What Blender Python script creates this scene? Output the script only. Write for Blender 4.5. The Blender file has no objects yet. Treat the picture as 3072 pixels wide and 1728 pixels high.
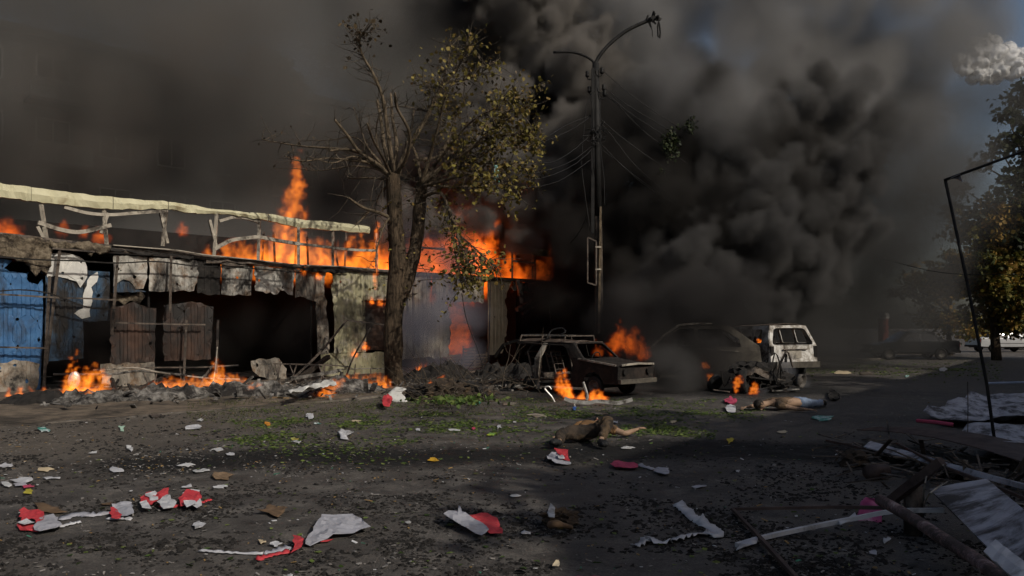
import bpy, bmesh, math, random
from mathutils import Vector, Matrix, noise
from mathutils.geometry import delaunay_2d_cdt

random.seed(7)
SC = bpy.context.scene
COL = SC.collection

# ---------------------------------------------------------------- camera
FPX, CU, HV, CAMZ = 2390.0, 1536.0, 985.0, 1.6          # focal length in photo pixels, centre column, horizon row, eye height
cam_data = bpy.data.cameras.new("camera")
cam_data.sensor_width = 36.0
cam_data.lens = FPX / 3072.0 * 36.0
cam_data.shift_y = (HV - 864.0) / 3072.0
cam_data.clip_start, cam_data.clip_end = 0.1, 6000.0
cam = bpy.data.objects.new("camera", cam_data)
cam.location = (0, 0, CAMZ)
cam.rotation_euler = (math.radians(90), 0, 0)
COL.objects.link(cam)
SC.camera = cam

# ---------------------------------------------------------------- sky and sun
SUN_EL = math.radians(34.0)
SUN_AZ = math.atan2(0.73, -0.683)                        # compass angle from +Y towards +X
world = bpy.data.worlds.new("World")
SC.world = world
world.use_nodes = True
wn = world.node_tree
wn.nodes.clear()
w_out = wn.nodes.new("ShaderNodeOutputWorld")
w_bg = wn.nodes.new("ShaderNodeBackground")
w_sky = wn.nodes.new("ShaderNodeTexSky")
w_sky.sky_type = 'NISHITA'
w_sky.sun_disc = False
w_sky.sun_elevation = SUN_EL
w_sky.sun_rotation = SUN_AZ
w_sky.dust_density = 3.5
w_bg.inputs["Strength"].default_value = 0.10
wn.links.new(w_sky.outputs[0], w_bg.inputs[0])
wn.links.new(w_bg.outputs[0], w_out.inputs[0])
sun_data = bpy.data.lights.new("sun", 'SUN')
sun_data.energy = 4.0
sun_data.angle = math.radians(0.55)
sun_data.color = (1.0, 0.93, 0.82)
sun = bpy.data.objects.new("sun", sun_data)
SUN_DIR = Vector((math.sin(SUN_AZ) * math.cos(SUN_EL), math.cos(SUN_AZ) * math.cos(SUN_EL), math.sin(SUN_EL)))
sun.rotation_euler = SUN_DIR.to_track_quat('Z', 'Y').to_euler()
COL.objects.link(sun)

vs = SC.view_settings
vs.view_transform = 'Standard'
vs.look = 'None'
vs.exposure = -0.6
vs.gamma = 1.0
vs.use_curve_mapping = False
SC.render.engine = 'CYCLES'
cy = SC.cycles
cy.use_adaptive_sampling = True
cy.adaptive_threshold = 0.03
cy.adaptive_min_samples = 16
cy.use_denoising = True
cy.denoiser = 'OPENIMAGEDENOISE'
cy.max_bounces = 6
cy.diffuse_bounces = 3
cy.glossy_bounces = 2
cy.transmission_bounces = 4
cy.transparent_max_bounces = 24
cy.volume_bounces = 0
cy.volume_step_rate = 4.0
cy.volume_max_steps = 96
cy.sample_clamp_indirect = 3.0
cy.caustics_reflective = False
cy.caustics_refractive = False

# ---------------------------------------------------------------- small helpers
def P(u, v, y):
    """the point seen at photo pixel (u, v) that stands y metres in front of the camera"""
    return Vector(((u - CU) / FPX * y, y, CAMZ - (v - HV) / FPX * y))

def G(u, v, z=0.0):
    """the ground point seen at photo pixel (u, v)"""
    y = (CAMZ - z) * FPX / (v - HV)
    return Vector(((u - CU) / FPX * y, y, z))

SD = Vector((0.70, 0.714, 0)).normalized()               # direction of the street, the kerb and the market row
SN = Vector((SD.y, -SD.x, 0))                            # from the market row towards the road
W0 = Vector((-12.3, 19.1, 0))                            # left end of the market wall

def wall_t(u):
    k = (u - CU) / FPX
    return (W0.y * k - W0.x) / (SD.x - SD.y * k)

def wall_tz(u, v):
    """photo pixel to (metres along the market wall, height)"""
    t = wall_t(u)
    return t, CAMZ + (HV - v) / FPX * (W0.y + SD.y * t)

def wall_p(t, z, off=0.0):
    return W0 + SD * t + SN * off + Vector((0, 0, z))

def WP(u, v, off=0.0):
    t, z = wall_tz(u, v)
    return wall_p(t, z, off)

def tag(o, label=None, cat=None, group=None, kind=None):
    if label: o["label"] = label
    if cat: o["category"] = cat
    if group: o["group"] = group
    if kind: o["kind"] = kind
    return o

def empty(name, loc=(0, 0, 0), rz=0.0):
    o = bpy.data.objects.new(name, None)
    o.location = loc
    o.rotation_euler = (0, 0, rz)
    o.empty_display_size = 0.2
    COL.objects.link(o)
    return o

def link_mesh(name, me, mat=None, parent=None, smooth=False):
    if mat is not None and not me.materials:
        me.materials.append(mat)
    if smooth:
        for p in me.polygons: p.use_smooth = True
    o = bpy.data.objects.new(name, me)
    if parent is not None: o.parent = parent
    COL.objects.link(o)
    return o

def obj(name, verts, faces, mat=None, parent=None, smooth=False):
    me = bpy.data.meshes.new(name)
    me.from_pydata([tuple(v) for v in verts], [], faces)
    me.update()
    return link_mesh(name, me, mat, parent, smooth)

def obj_bm(name, bm, mat=None, parent=None, smooth=False):
    me = bpy.data.meshes.new(name)
    bmesh.ops.recalc_face_normals(bm, faces=bm.faces)
    bm.to_mesh(me)
    bm.free()
    return link_mesh(name, me, mat, parent, smooth)

class MB:
    """collects shapes that make up ONE piece"""
    def __init__(self): self.v, self.f = [], []
    def add(self, vs, fs):
        n = len(self.v)
        self.v += [Vector(x) for x in vs]
        self.f += [tuple(i + n for i in f) for f in fs]
        return self
    def box(self, c, s, rot=None):
        c = Vector(c); s = Vector(s) * 0.5
        pts = [Vector((sx * s.x, sy * s.y, sz * s.z)) for sz in (-1, 1) for sy in (-1, 1) for sx in (-1, 1)]
        if rot is not None: pts = [rot @ p for p in pts]
        return self.add([c + p for p in pts], [(0, 2, 3, 1), (4, 5, 7, 6), (0, 1, 5, 4), (2, 6, 7, 3), (0, 4, 6, 2), (1, 3, 7, 5)])
    def bar(self, a, b, w, h=None, up=(0, 0, 1)):
        """square bar from a to b"""
        a, b = Vector(a), Vector(b); h = h or w
        d = (b - a).normalized()
        up = Vector(up)
        if abs(d.dot(up)) > 0.98: up = Vector((0, 1, 0))
        s = d.cross(up).normalized(); t = s.cross(d)
        pts = [p + s * (i * w / 2) + t * (j * h / 2) for p in (a, b) for i, j in ((-1, -1), (1, -1), (1, 1), (-1, 1))]
        return self.add(pts, [(3, 2, 1, 0), (4, 5, 6, 7), (0, 1, 5, 4), (1, 2, 6, 5), (2, 3, 7, 6), (3, 0, 4, 7)])
    def tube(self, pts, rad, n=8, cap=True):
        pts = [Vector(p) for p in pts]
        rads = rad if isinstance(rad, (list, tuple)) else [rad] * len(pts)
        vs, fs = [], []
        prev = None
        for i, p in enumerate(pts):
            d = (pts[min(i + 1, len(pts) - 1)] - pts[max(i - 1, 0)])
            d = d.normalized() if d.length > 1e-9 else Vector((0, 0, 1))
            if prev is None:
                a = Vector((1, 0, 0)) if abs(d.x) < 0.8 else Vector((0, 1, 0))
                s = d.cross(a).normalized()
            else:
                s = (prev - d * prev.dot(d))
                s = s.normalized() if s.length > 1e-6 else d.orthogonal().normalized()
            prev = s
            t = d.cross(s)
            for k in range(n):
                an = 2 * math.pi * k / n
                vs.append(p + (s * math.cos(an) + t * math.sin(an)) * rads[i])
        for i in range(len(pts) - 1):
            for k in range(n):
                a, b = i * n + k, i * n + (k + 1) % n
                fs.append((a, b, b + n, a + n))
        if cap:
            fs.append(tuple(range(n - 1, -1, -1)))
            fs.append(tuple(range((len(pts) - 1) * n, len(pts) * n)))
        return self.add(vs, fs)
    def build(self, name, mat=None, parent=None, smooth=False):
        return obj(name, self.v, self.f, mat, parent, smooth)

def smooth_path(pts, n=6):
    """Catmull-Rom through the points"""
    pts = [Vector(p) for p in pts]
    if len(pts) < 3: return pts
    e = [pts[0] * 2 - pts[1]] + pts + [pts[-1] * 2 - pts[-2]]
    out = []
    for i in range(1, len(e) - 2):
        a, b, c, d = e[i - 1], e[i], e[i + 1], e[i + 2]
        for k in range(n):
            t = k / n
            out.append(0.5 * ((2 * b) + (c - a) * t + (2 * a - 5 * b + 4 * c - d) * t * t + (3 * b - a - 3 * c + d) * t ** 3))
    out.append(pts[-1])
    return out

def inside(poly, x, y):
    r = False
    j = len(poly) - 1
    for i in range(len(poly)):
        xi, yi = poly[i][0], poly[i][1]; xj, yj = poly[j][0], poly[j][1]
        if (yi > y) != (yj > y) and x < (xj - xi) * (y - yi) / (yj - yi) + xi: r = not r
        j = i
    return r

def sheet2d(outline, holes=(), sx=0.2, sy=0.2, xs=None):
    """a triangulated flat sheet with holes; grid points inside let it be bent afterwards"""
    pts, edges = [], []
    for loop in [outline, *holes]:
        n0 = len(pts)
        pts += [Vector((p[0], p[1])) for p in loop]
        edges += [(n0 + i, n0 + (i + 1) % len(loop)) for i in range(len(loop))]
    x0, x1 = min(p[0] for p in outline), max(p[0] for p in outline)
    y0, y1 = min(p[1] for p in outline), max(p[1] for p in outline)
    if xs is None: xs = [x0 + sx * (i + 0.5) for i in range(int((x1 - x0) / sx))]
    ny = max(1, int((y1 - y0) / sy))
    for x in xs:
        for j in range(ny):
            y = y0 + (y1 - y0) * (j + 0.5) / ny
            if inside(outline, x, y) and not any(inside(h, x, y) for h in holes): pts.append(Vector((x, y)))
    v, _, f, *_ = delaunay_2d_cdt(pts, edges, [], 0, 1e-5)
    out = []
    for t in f:
        cx = sum(v[i].x for i in t) / len(t); cy_ = sum(v[i].y for i in t) / len(t)
        if inside(outline, cx, cy_) and not any(inside(h, cx, cy_) for h in holes): out.append(tuple(t))
    return v, out

def ragged(pts, amp, step, seed=0, closed=True):
    """breaks the straight sides of an outline into torn ones"""
    rnd = random.Random(seed)
    out = []
    n = len(pts)
    for i in range(n if closed else n - 1):
        a, b = Vector(pts[i][:2]), Vector(pts[(i + 1) % n][:2])
        am = pts[i][2] if len(pts[i]) > 2 else amp
        L = (b - a).length
        k = max(1, int(L / step))
        nn = Vector((-(b - a).y, (b - a).x)).normalized() if L > 0 else Vector((0, 0))
        for j in range(k):
            p = a.lerp(b, j / k)
            if j: p = p + nn * rnd.uniform(-am, am)
            out.append((p.x, p.y))
    return out

def blob(cx, cy_, rx, ry, n=10, jit=0.2, seed=0):
    rnd = random.Random(seed)
    return [(cx + rx * math.cos(2 * math.pi * i / n) * (1 + rnd.uniform(-jit, jit)),
             cy_ + ry * math.sin(2 * math.pi * i / n) * (1 + rnd.uniform(-jit, jit))) for i in range(n)]

def solidify(o, th):
    m = o.modifiers.new("thickness", 'SOLIDIFY')
    m.thickness = th
    m.offset = 0
    return o

# ---------------------------------------------------------------- materials
def new_mat(name):
    m = bpy.data.materials.new(name)
    m.use_nodes = True
    nt = m.node_tree
    b = nt.nodes["Principled BSDF"]
    return m, nt, b

def nd(nt, kind, **kw):
    n = nt.nodes.new(kind)
    for k, v in kw.items():
        if k in n.inputs.keys() if isinstance(k, str) else False:
            n.inputs[k].default_value = v
        else:
            setattr(n, k, v)
    return n

def ramp(nt, fac, stops, interp='LINEAR'):
    r = nt.nodes.new("ShaderNodeValToRGB")
    r.color_ramp.interpolation = interp
    el = r.color_ramp.elements
    while len(el) < len(stops): el.new(0.5)
    for e, (p, c) in zip(el, stops):
        e.position = p
        e.color = c if len(c) == 4 else (*c, 1)
    nt.links.new(fac, r.inputs[0])
    return r.outputs[0]

def noise_tex(nt, scale, detail=4, rough=0.6, coord="Object", vec=None, dist=0.0):
    n = nt.nodes.new("ShaderNodeTexNoise")
    n.inputs["Scale"].default_value = scale
    n.inputs["Detail"].default_value = detail
    n.inputs["Roughness"].default_value = rough
    n.inputs["Distortion"].default_value = dist
    if vec is None:
        tc = nt.nodes.new("ShaderNodeTexCoord")
        vec = tc.outputs[coord]
    nt.links.new(vec, n.inputs["Vector"])
    return n

def mixc(nt, fac, a, b, mode='MIX'):
    m = nt.nodes.new("ShaderNodeMix")
    m.data_type = 'RGBA'
    m.blend_type = mode
    for sock, val in ((m.inputs[0], fac), (m.inputs[6], a), (m.inputs[7], b)):
        if hasattr(val, "links"): nt.links.new(val, sock)
        elif isinstance(val, (int, float)): sock.default_value = val
        else: sock.default_value = (*val, 1) if len(val) == 3 else val
    return m.outputs[2]

def math_n(nt, op, a, b=0.0, clamp=False):
    m = nt.nodes.new("ShaderNodeMath")
    m.operation = op
    m.use_clamp = clamp
    for sock, val in ((m.inputs[0], a), (m.inputs[1], b)):
        if hasattr(val, "links"): nt.links.new(val, sock)
        else: sock.default_value = val
    return m.outputs[0]

def bump(nt, b, height, strength=0.4, dist=0.02):
    n = nt.nodes.new("ShaderNodeBump")
    n.inputs["Strength"].default_value = strength
    n.inputs["Distance"].default_value = dist
    nt.links.new(height, n.inputs["Height"])
    nt.links.new(n.outputs[0], b.inputs["Normal"])

def mottled(name, c1, c2, scale=6.0, rough=0.8, metal=0.0, bmp=0.3, c3=None, s3=1.5, t3=(0.5, 0.62), dist=0.01, spec=0.3, sheen=None):
    """two mixed tones with relief, and a third tone in larger stains"""
    m, nt, b = new_mat(name)
    n = noise_tex(nt, scale, 6, 0.65)
    col = ramp(nt, n.outputs[0], [(0.35, c1), (0.65, c2)])
    if c3 is not None:
        n2 = noise_tex(nt, s3, 7, 0.7, dist=0.3)
        k = ramp(nt, n2.outputs[0], [(t3[0], (0, 0, 0)), (t3[1], (1, 1, 1))])
        col = mixc(nt, k, col, c3)
    nt.links.new(col, b.inputs["Base Color"])
    b.inputs["Roughness"].default_value = rough
    b.inputs["Metallic"].default_value = metal
    b.inputs["Specular IOR Level"].default_value = spec
    if bmp:
        n3 = noise_tex(nt, scale * 3, 6, 0.7)
        bump(nt, b, n3.outputs[0], bmp, dist)
    return m

WORLD_PARENTS = set()
_link0 = link_mesh
def link_mesh(name, me, mat=None, parent=None, smooth=False):
    o = _link0(name, me, mat, parent, smooth)
    if parent is not None and parent.name in WORLD_PARENTS:
        o.matrix_parent_inverse = Matrix.Translation(-parent.location)
    return o

def base(name, loc):
    """an Empty at a thing's base whose parts are given in world coordinates"""
    o = empty(name, loc)
    WORLD_PARENTS.add(o.name)
    return o

def fbm(p, scale=1.0, oct_=4):
    return noise.fractal(Vector(p) * scale, 0.9, 2.0, oct_)
# ================================================================ the setting: ground, verge, kerb
def off_of(p):
    """distance in front of the market wall"""
    return (Vector((p[0], p[1], 0)) - W0).dot(SN)

KERB_OFF = 7.2
def axis(lo, hi, step, far):
    xs = []
    x = lo
    while x <= hi + 1e-6: xs.append(x); x += step
    d, a = step, hi
    while a < far: d *= 1.6; a += d; xs.append(a)
    d, a = step, lo
    pre = []
    while a > -far: d *= 1.6; a -= d; pre.append(a)
    return pre[::-1] + xs

def ground_mat():
    m, nt, b = new_mat("sooty_asphalt")
    at = nt.nodes.new("ShaderNodeAttribute"); at.attribute_name = "soot"  # holds the soot and the darker road band together
    ad = nt.nodes.new("ShaderNodeAttribute"); ad.attribute_name = "dust"
    n1 = noise_tex(nt, 2.2, 8, 0.72)
    n2 = noise_tex(nt, 60, 3, 0.6)
    n3 = noise_tex(nt, 14, 6, 0.7)
    base_c = ramp(nt, n1.outputs[0], [(0.32, (0.033, 0.031, 0.030)), (0.5, (0.074, 0.069, 0.065)), (0.66, (0.140, 0.130, 0.119))])
    grit = ramp(nt, n2.outputs[0], [(0.3, (0.55, 0.55, 0.55)), (0.7, (1.5, 1.45, 1.4))])
    c = mixc(nt, 1.0, base_c, grit, 'MULTIPLY')
    dust_c = ramp(nt, n3.outputs[0], [(0.3, (0.066, 0.056, 0.047)), (0.7, (0.160, 0.138, 0.113))])
    c = mixc(nt, ad.outputs["Fac"], c, dust_c)
    k = math_n(nt, 'ADD', at.outputs["Fac"], math_n(nt, 'MULTIPLY', math_n(nt, 'SUBTRACT', n3.outputs[0], 0.5), 1.6))
    k = ramp(nt, k, [(0.35, (0, 0, 0)), (0.75, (1, 1, 1))])
    c = mixc(nt, k, c, (0.013, 0.0125, 0.012))
    nt.links.new(c, b.inputs["Base Color"])
    r = ramp(nt, n1.outputs[0], [(0.35, (0.55,) * 3), (0.65, (0.95,) * 3)])
    nt.links.new(r, b.inputs["Roughness"])
    b.inputs["Specular IOR Level"].default_value = 0.25
    h = math_n(nt, 'ADD', n2.outputs[0], math_n(nt, 'MULTIPLY', n3.outputs[0], 2.0))
    bump(nt, b, h, 0.9, 0.012)
    return m

M_GROUND = ground_mat()
def in_px(u0, v0, u1, v1, p, soft):
    """0..1 inside a band of the ground between two ground lines"""
    return 0

def soot_and_band_at(x, y):
    n = fbm((x * 0.22, y * 0.22, 3.0), 1.0, 5)
    s = 0.22 + 0.35 * n
    # darker band running across the road, and the burnt ground round the cars
    d = abs((y - 9.9) - 0.10 * (x + 2.0) - 0.5 * fbm((x * 0.3, 1.0, 0.0)))
    if x < 4.5: s += 0.75 * max(0.0, 1 - d / 1.25) * min(1.0, max(0.0, (x + 6.5) / 2.5))
    for cx, cy_, r in ((1.6, 19.0, 3.2), (6.6, 20.5, 3.4), (8.5, 25.0, 3.0), (5.5, 23.5, 4.0)):
        s += 0.8 * max(0.0, 1 - math.hypot(x - cx, y - cy_) / r)
    return s

def dust_at(x, y):
    n = fbm((x * 0.35 + 9, y * 0.35, 1.0), 1.0, 5)
    a = off_of((x, y))
    s = 0.15 + 0.4 * n + max(0.0, 1 - max(0.0, a - KERB_OFF) / 4.5) * 0.55
    s += max(0.0, min(1.0, (-x - 1.5) / 4.0)) * max(0.0, min(1.0, (y - 7.0) / 4.0)) * 0.45
    return max(0.0, min(1.0, s))

xs, ys = axis(-13, 14, 0.11, 3000), axis(4.6, 24, 0.11, 3000)
vs_, fs_, so_, du_ = [], [], [], []
for y in ys:
    for x in xs:
        near = -14 < x < 15 and 4 < y < 25
        z = (0.016 * fbm((x * 1.7, y * 1.7, 0.0)) + 0.007 * fbm((x * 7, y * 7, 5.0), 1.0, 2)) if near else 0.0
        vs_.append((x, y, z))
        so_.append(soot_and_band_at(x, y)); du_.append(dust_at(x, y))
nx = len(xs)
for j in range(len(ys) - 1):
    for i in range(nx - 1):
        a = j * nx + i
        fs_.append((a, a + 1, a + 1 + nx, a + nx))
ground = obj("ground", vs_, fs_, M_GROUND, None, True)
ground["kind"] = "structure"
for nm, dat in (("soot", so_), ("dust", du_)):
    at_ = ground.data.attributes.new(nm, 'FLOAT', 'POINT'); at_.data.foreach_set("value", dat)

def zg(x, y):
    return 0.016 * fbm((x * 1.7, y * 1.7, 0.0)) + 0.007 * fbm((x * 7, y * 7, 5.0), 1.0, 2) if (-14 < x < 15 and 4 < y < 25) else 0.0

def kerb_h(t): return max(0.1, min(1.15, 0.75 + 0.5 * fbm((t * 0.5, 7, 0)) - max(0.0, (9.0 - t) * 0.10)))
# raised earth verge between the kerb and the market row
M_VERGE = mottled("trodden_earth", (0.075, 0.060, 0.046), (0.19, 0.15, 0.11), 3.5, 0.95, 0, 0.9, (0.02, 0.018, 0.016), 0.7, (0.5, 0.66), 0.03)
vs_, fs_ = [], []
nt_, no_ = 240, 64
for i in range(nt_ + 1):
    t = -8 + 58 * i / nt_
    for j in range(no_ + 1):
        o_ = -9 + (KERB_OFF - 0.12 + 9) * j / no_
        p = wall_p(t, 0, o_)
        k = min(1.0, max(0.0, (o_ - 4.8) / (KERB_OFF - 5.0)))
        z = 0.075 + 0.03 * fbm((p.x * 0.9, p.y * 0.9, 2.0)) + 0.02 * fbm((p.x * 4, p.y * 4, 2.0))
        vs_.append((p.x, p.y, z * (1 - k) + k * (0.118 * kerb_h(t) + 0.012 * fbm((p.x * 4, p.y * 4, 2.0)))))
for i in range(nt_):
    for j in range(no_):
        a = i * (no_ + 1) + j
        fs_.append((a, a + 1, a + no_ + 2, a + no_ + 1))
o = obj("verge", vs_, fs_, M_VERGE, None, True); o["kind"] = "structure"

M_KERB = mottled("worn_kerb", (0.10, 0.085, 0.07), (0.19, 0.165, 0.135), 5, 0.9, 0, 0.6, (0.05, 0.042, 0.035), 1.2, (0.42, 0.55), 0.02)
vs_, fs_ = [], []
prof = [(-0.14, 0.0), (-0.14, 0.12), (-0.03, 0.125), (0.0, 0.10), (0.02, -0.03)]
n_k = 260
for i in range(n_k + 1):
    t = -4 + 52 * i / n_k
    w = 0.03 * fbm((t * 0.6, 0, 0)); h = kerb_h(t)
    for a, z in prof:
        p = wall_p(t, 0, KERB_OFF + a + w)
        vs_.append((p.x, p.y, max(-0.03, z * max(0.1, min(1.15, h)) + (0.008 * fbm((p.x * 5, p.y * 5, 0)) if z > 0 else 0))))
for i in range(n_k):
    for j in range(len(prof) - 1):
        a = i * len(prof) + j
        fs_.append((a, a + len(prof), a + len(prof) + 1, a + 1))
o = obj("kerb", vs_, fs_, M_KERB); o["kind"] = "structure"
# ================================================================ buildings round the street
M_BLOCK = mottled("block_plaster", (0.20, 0.185, 0.17), (0.27, 0.25, 0.23), 2.0, 0.9, 0, 0.2, (0.10, 0.095, 0.09), 0.3, (0.45, 0.65))
M_BLOCKROOF = mottled("bitumen_roof", (0.04, 0.038, 0.036), (0.07, 0.065, 0.06), 3.0, 0.95)
M_PANE = mottled("dark_pane", (0.015, 0.016, 0.018), (0.025, 0.027, 0.03), 1.0, 0.15, 0, 0, spec=0.5)
M_FRAME = mottled("old_white_frame", (0.42, 0.40, 0.37), (0.55, 0.53, 0.50), 4.0, 0.7)

def bp(t, z, off): return wall_p(t, z, off)
BO = -20.0
blk = base("apartment_building", bp(10, 0, BO))
tag(blk, "five storey apartment block dimly seen through smoke behind the market", "building")
mb = MB()
for z0, z1 in ((0, 15.2),):
    a, b_, c, d = (bp(t, z0, o_) for t, o_ in ((-14, BO), (36, BO), (36, BO - 12), (-14, BO - 12)))
    e, f, g, h = (p + Vector((0, 0, z1)) for p in (a, b_, c, d))
    mb.add([a, b_, c, d, e, f, g, h], [(0, 1, 5, 4), (1, 2, 6, 5), (2, 3, 7, 6), (3, 0, 4, 7)])
mb.build("wall", M_BLOCK, blk)
mb = MB()
a, b_, c, d = (bp(t, 15.2, o_) for t, o_ in ((-14.4, BO + 0.5), (36.4, BO + 0.5), (36.4, BO - 12.5), (-14.4, BO - 12.5)))
up = Vector((0, 0, 0.35))
mb.add([a, b_, c, d, a + up, b_ + up, c + up, d + up], [(0, 3, 2, 1), (4, 5, 6, 7), (0, 1, 5, 4), (1, 2, 6, 5), (2, 3, 7, 6), (3, 0, 4, 7)])
mb.build("roof", M_BLOCKROOF, blk)
def rect(t0, t1, z0, z1, off, th):
    m = MB()
    p = [bp(t, z, o_) for o_ in (off, off + th) for t, z in ((t0, z0), (t1, z0), (t1, z1), (t0, z1))]
    return m.add(p, [(0, 3, 2, 1), (4, 5, 6, 7), (0, 1, 5, 4), (1, 2, 6, 5), (2, 3, 7, 6), (3, 0, 4, 7)])
for s in range(5):
    for k in range(15):
        t, z = -8 + k * 2.8, 1.2 + s * 2.95
        fr = rect(t, t + 1.5, z, z + 1.5, BO + 0.01, 0.05).build("window", M_FRAME, blk)
        rect(t + 0.08, t + 0.71, z + 0.08, z + 1.42, BO + 0.06, 0.01).build("pane", M_PANE, fr)
        rect(t + 0.79, t + 1.42, z + 0.08, z + 1.42, BO + 0.06, 0.01).build("pane", M_PANE, fr)
        for c_ in fr.children: c_.matrix_parent_inverse = Matrix.Identity(4)
        if k % 4 == 1 and s:
            rect(t - 0.5, t + 2.2, z - 0.9, z - 0.75, BO + 0.01, 1.1).build("balcony_slab", M_BLOCK, blk)
            rect(t - 0.5, t + 2.2, z - 0.75, z + 0.2, BO + 1.05, 0.05).build("balcony_front", M_FRAME, blk)

# the building that keeps the right foreground in shade (beside the camera, out of frame)
side = base("street_building", (20, 0, 0))
tag(side, "plain plastered building at the roadside whose shade covers the right foreground", "building")
H = 8.6
foot = [(10.2, -0.6), (36.0, 35.2), (60, 25), (60, -60), (10.1, -60)]
mb = MB()
mb.add([(x, y, 0) for x, y in foot] + [(x, y, H) for x, y in foot], [(i, (i + 1) % 5, (i + 1) % 5 + 5, i + 5) for i in range(5)])
mb.build("wall", M_BLOCK, side)
mb = MB()
n_ = 5
cxy = Vector((35, 0))
big = [cxy + (Vector(p) - cxy) * 1.01 for p in foot]
mb.add([(p.x, p.y, H) for p in big] + [(p.x, p.y, H + 0.3) for p in big], [tuple(range(4, -1, -1)), tuple(range(5, 10))] + [(i, (i + 1) % 5, (i + 1) % 5 + 5, i + 5) for i in range(5)])
mb.build("roof", M_BLOCKROOF, side)
# ================================================================ the burning market row
def panel_mat(name, c1, c2, soot=0.5, soot_c=(0.02, 0.018, 0.017), rust=None, scale=1.3, rough=0.6, spots=True):
    m, nt, b = new_mat(name)
    n1 = noise_tex(nt, 3.0, 5, 0.6)
    col = ramp(nt, n1.outputs[0], [(0.35, c1), (0.65, c2)])
    if rust is not None:
        n4 = noise_tex(nt, 2.1, 8, 0.75, dist=0.5)
        col = mixc(nt, ramp(nt, n4.outputs[0], [(0.48, (0, 0, 0)), (0.62, (1, 1, 1))]), col, rust)
    tc = nt.nodes.new("ShaderNodeTexCoord")
    mp = nt.nodes.new("ShaderNodeMapping"); mp.inputs["Scale"].default_value = (1, 1, 0.55)
    nt.links.new(tc.outputs["Object"], mp.inputs[0])
    n2 = noise_tex(nt, scale, 9, 0.72, vec=mp.outputs[0], dist=0.4)
    k = ramp(nt, n2.outputs[0], [(max(0.0, 0.72 - soot * 0.5), (0, 0, 0)), (0.90 - soot * 0.5, (1, 1, 1))])
    col = mixc(nt, k, col, soot_c)
    if spots:                                            # shrapnel pits
        v = nt.nodes.new("ShaderNodeTexVoronoi"); v.inputs["Scale"].default_value = 5.0
        nt.links.new(tc.outputs["Object"], v.inputs["Vector"])
        nn = noise_tex(nt, 1.5, 2, 0.5)
        th = math_n(nt, 'MULTIPLY', nn.outputs[0], 0.22)
        k2 = math_n(nt, 'LESS_THAN', v.outputs["Distance"], math_n(nt, 'SUBTRACT', th, 0.045))
        col = mixc(nt, k2, col, (0.015, 0.013, 0.012))
    nt.links.new(col, b.inputs["Base Color"])
    b.inputs["Roughness"].default_value = rough
    b.inputs["Specular IOR Level"].default_value = 0.25
    n3 = noise_tex(nt, 5, 6, 0.7)
    bump(nt, b, n3.outputs[0], 0.35, 0.03)
    return m

M_BLUE = panel_mat("blue_sheet", (0.030, 0.095, 0.22), (0.06, 0.16, 0.33), 0.48)
M_TEAL = panel_mat("scorched_blue_sheet", (0.03, 0.08, 0.15), (0.05, 0.11, 0.19), 0.70)
M_WHITE = panel_mat("scorched_white_sheet", (0.36, 0.34, 0.30), (0.52, 0.50, 0.45), 0.60, rust=(0.20, 0.13, 0.08))
M_FOAM = panel_mat("burst_white_coating", (0.48, 0.47, 0.44), (0.64, 0.63, 0.59), 0.38, spots=False)
M_CREAM = panel_mat("cream_sheet", (0.30, 0.275, 0.165), (0.42, 0.39, 0.25), 0.50, rust=(0.40, 0.36, 0.29))
M_BROWN = panel_mat("charred_brown_sheet", (0.038, 0.021, 0.015), (0.080, 0.045, 0.031), 0.62)
M_PALE = panel_mat("pale_sheet", (0.25, 0.22, 0.18), (0.36, 0.32, 0.265), 0.55, rust=(0.19, 0.125, 0.075))
M_TAN = panel_mat("tan_sheet", (0.50, 0.40, 0.26), (0.62, 0.52, 0.36), 0.22)
M_CHAR = mottled("charred", (0.010, 0.009, 0.008), (0.028, 0.025, 0.023), 5, 0.95, 0, 0.6, (0.06, 0.05, 0.042), 2.5, (0.6, 0.72))
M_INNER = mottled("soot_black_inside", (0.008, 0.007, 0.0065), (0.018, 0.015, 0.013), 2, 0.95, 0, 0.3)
M_STEEL = mottled("burnt_steel", (0.07, 0.055, 0.045), (0.16, 0.13, 0.105), 7, 0.75, 0.1, 0.4, (0.025, 0.021, 0.019), 2.0, (0.48, 0.6))
M_PALESTEEL = mottled("ash_grey_steel", (0.26, 0.23, 0.19), (0.42, 0.38, 0.31), 5, 0.75, 0, 0.4, (0.06, 0.05, 0.04), 1.8, (0.5, 0.62))
M_FASCIA = mottled("cream_fascia", (0.44, 0.41, 0.26), (0.55, 0.52, 0.35), 2.0, 0.6, 0, 0.2, (0.22, 0.165, 0.09), 1.6, (0.54, 0.68))

market = base("market_building", wall_p(12, 0.08, 0))
tag(market, "long burning row of corrugated metal market stalls with a bare buckled roof frame", "building")

PER = 0.19
def corr(t):
    k = (t / PER) % 1.0
    return 0.0 if k < 0.45 else (k - 0.45) / 0.1 if k < 0.55 else 1.0 if k < 0.90 else (1.0 - k) / 0.1

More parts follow.
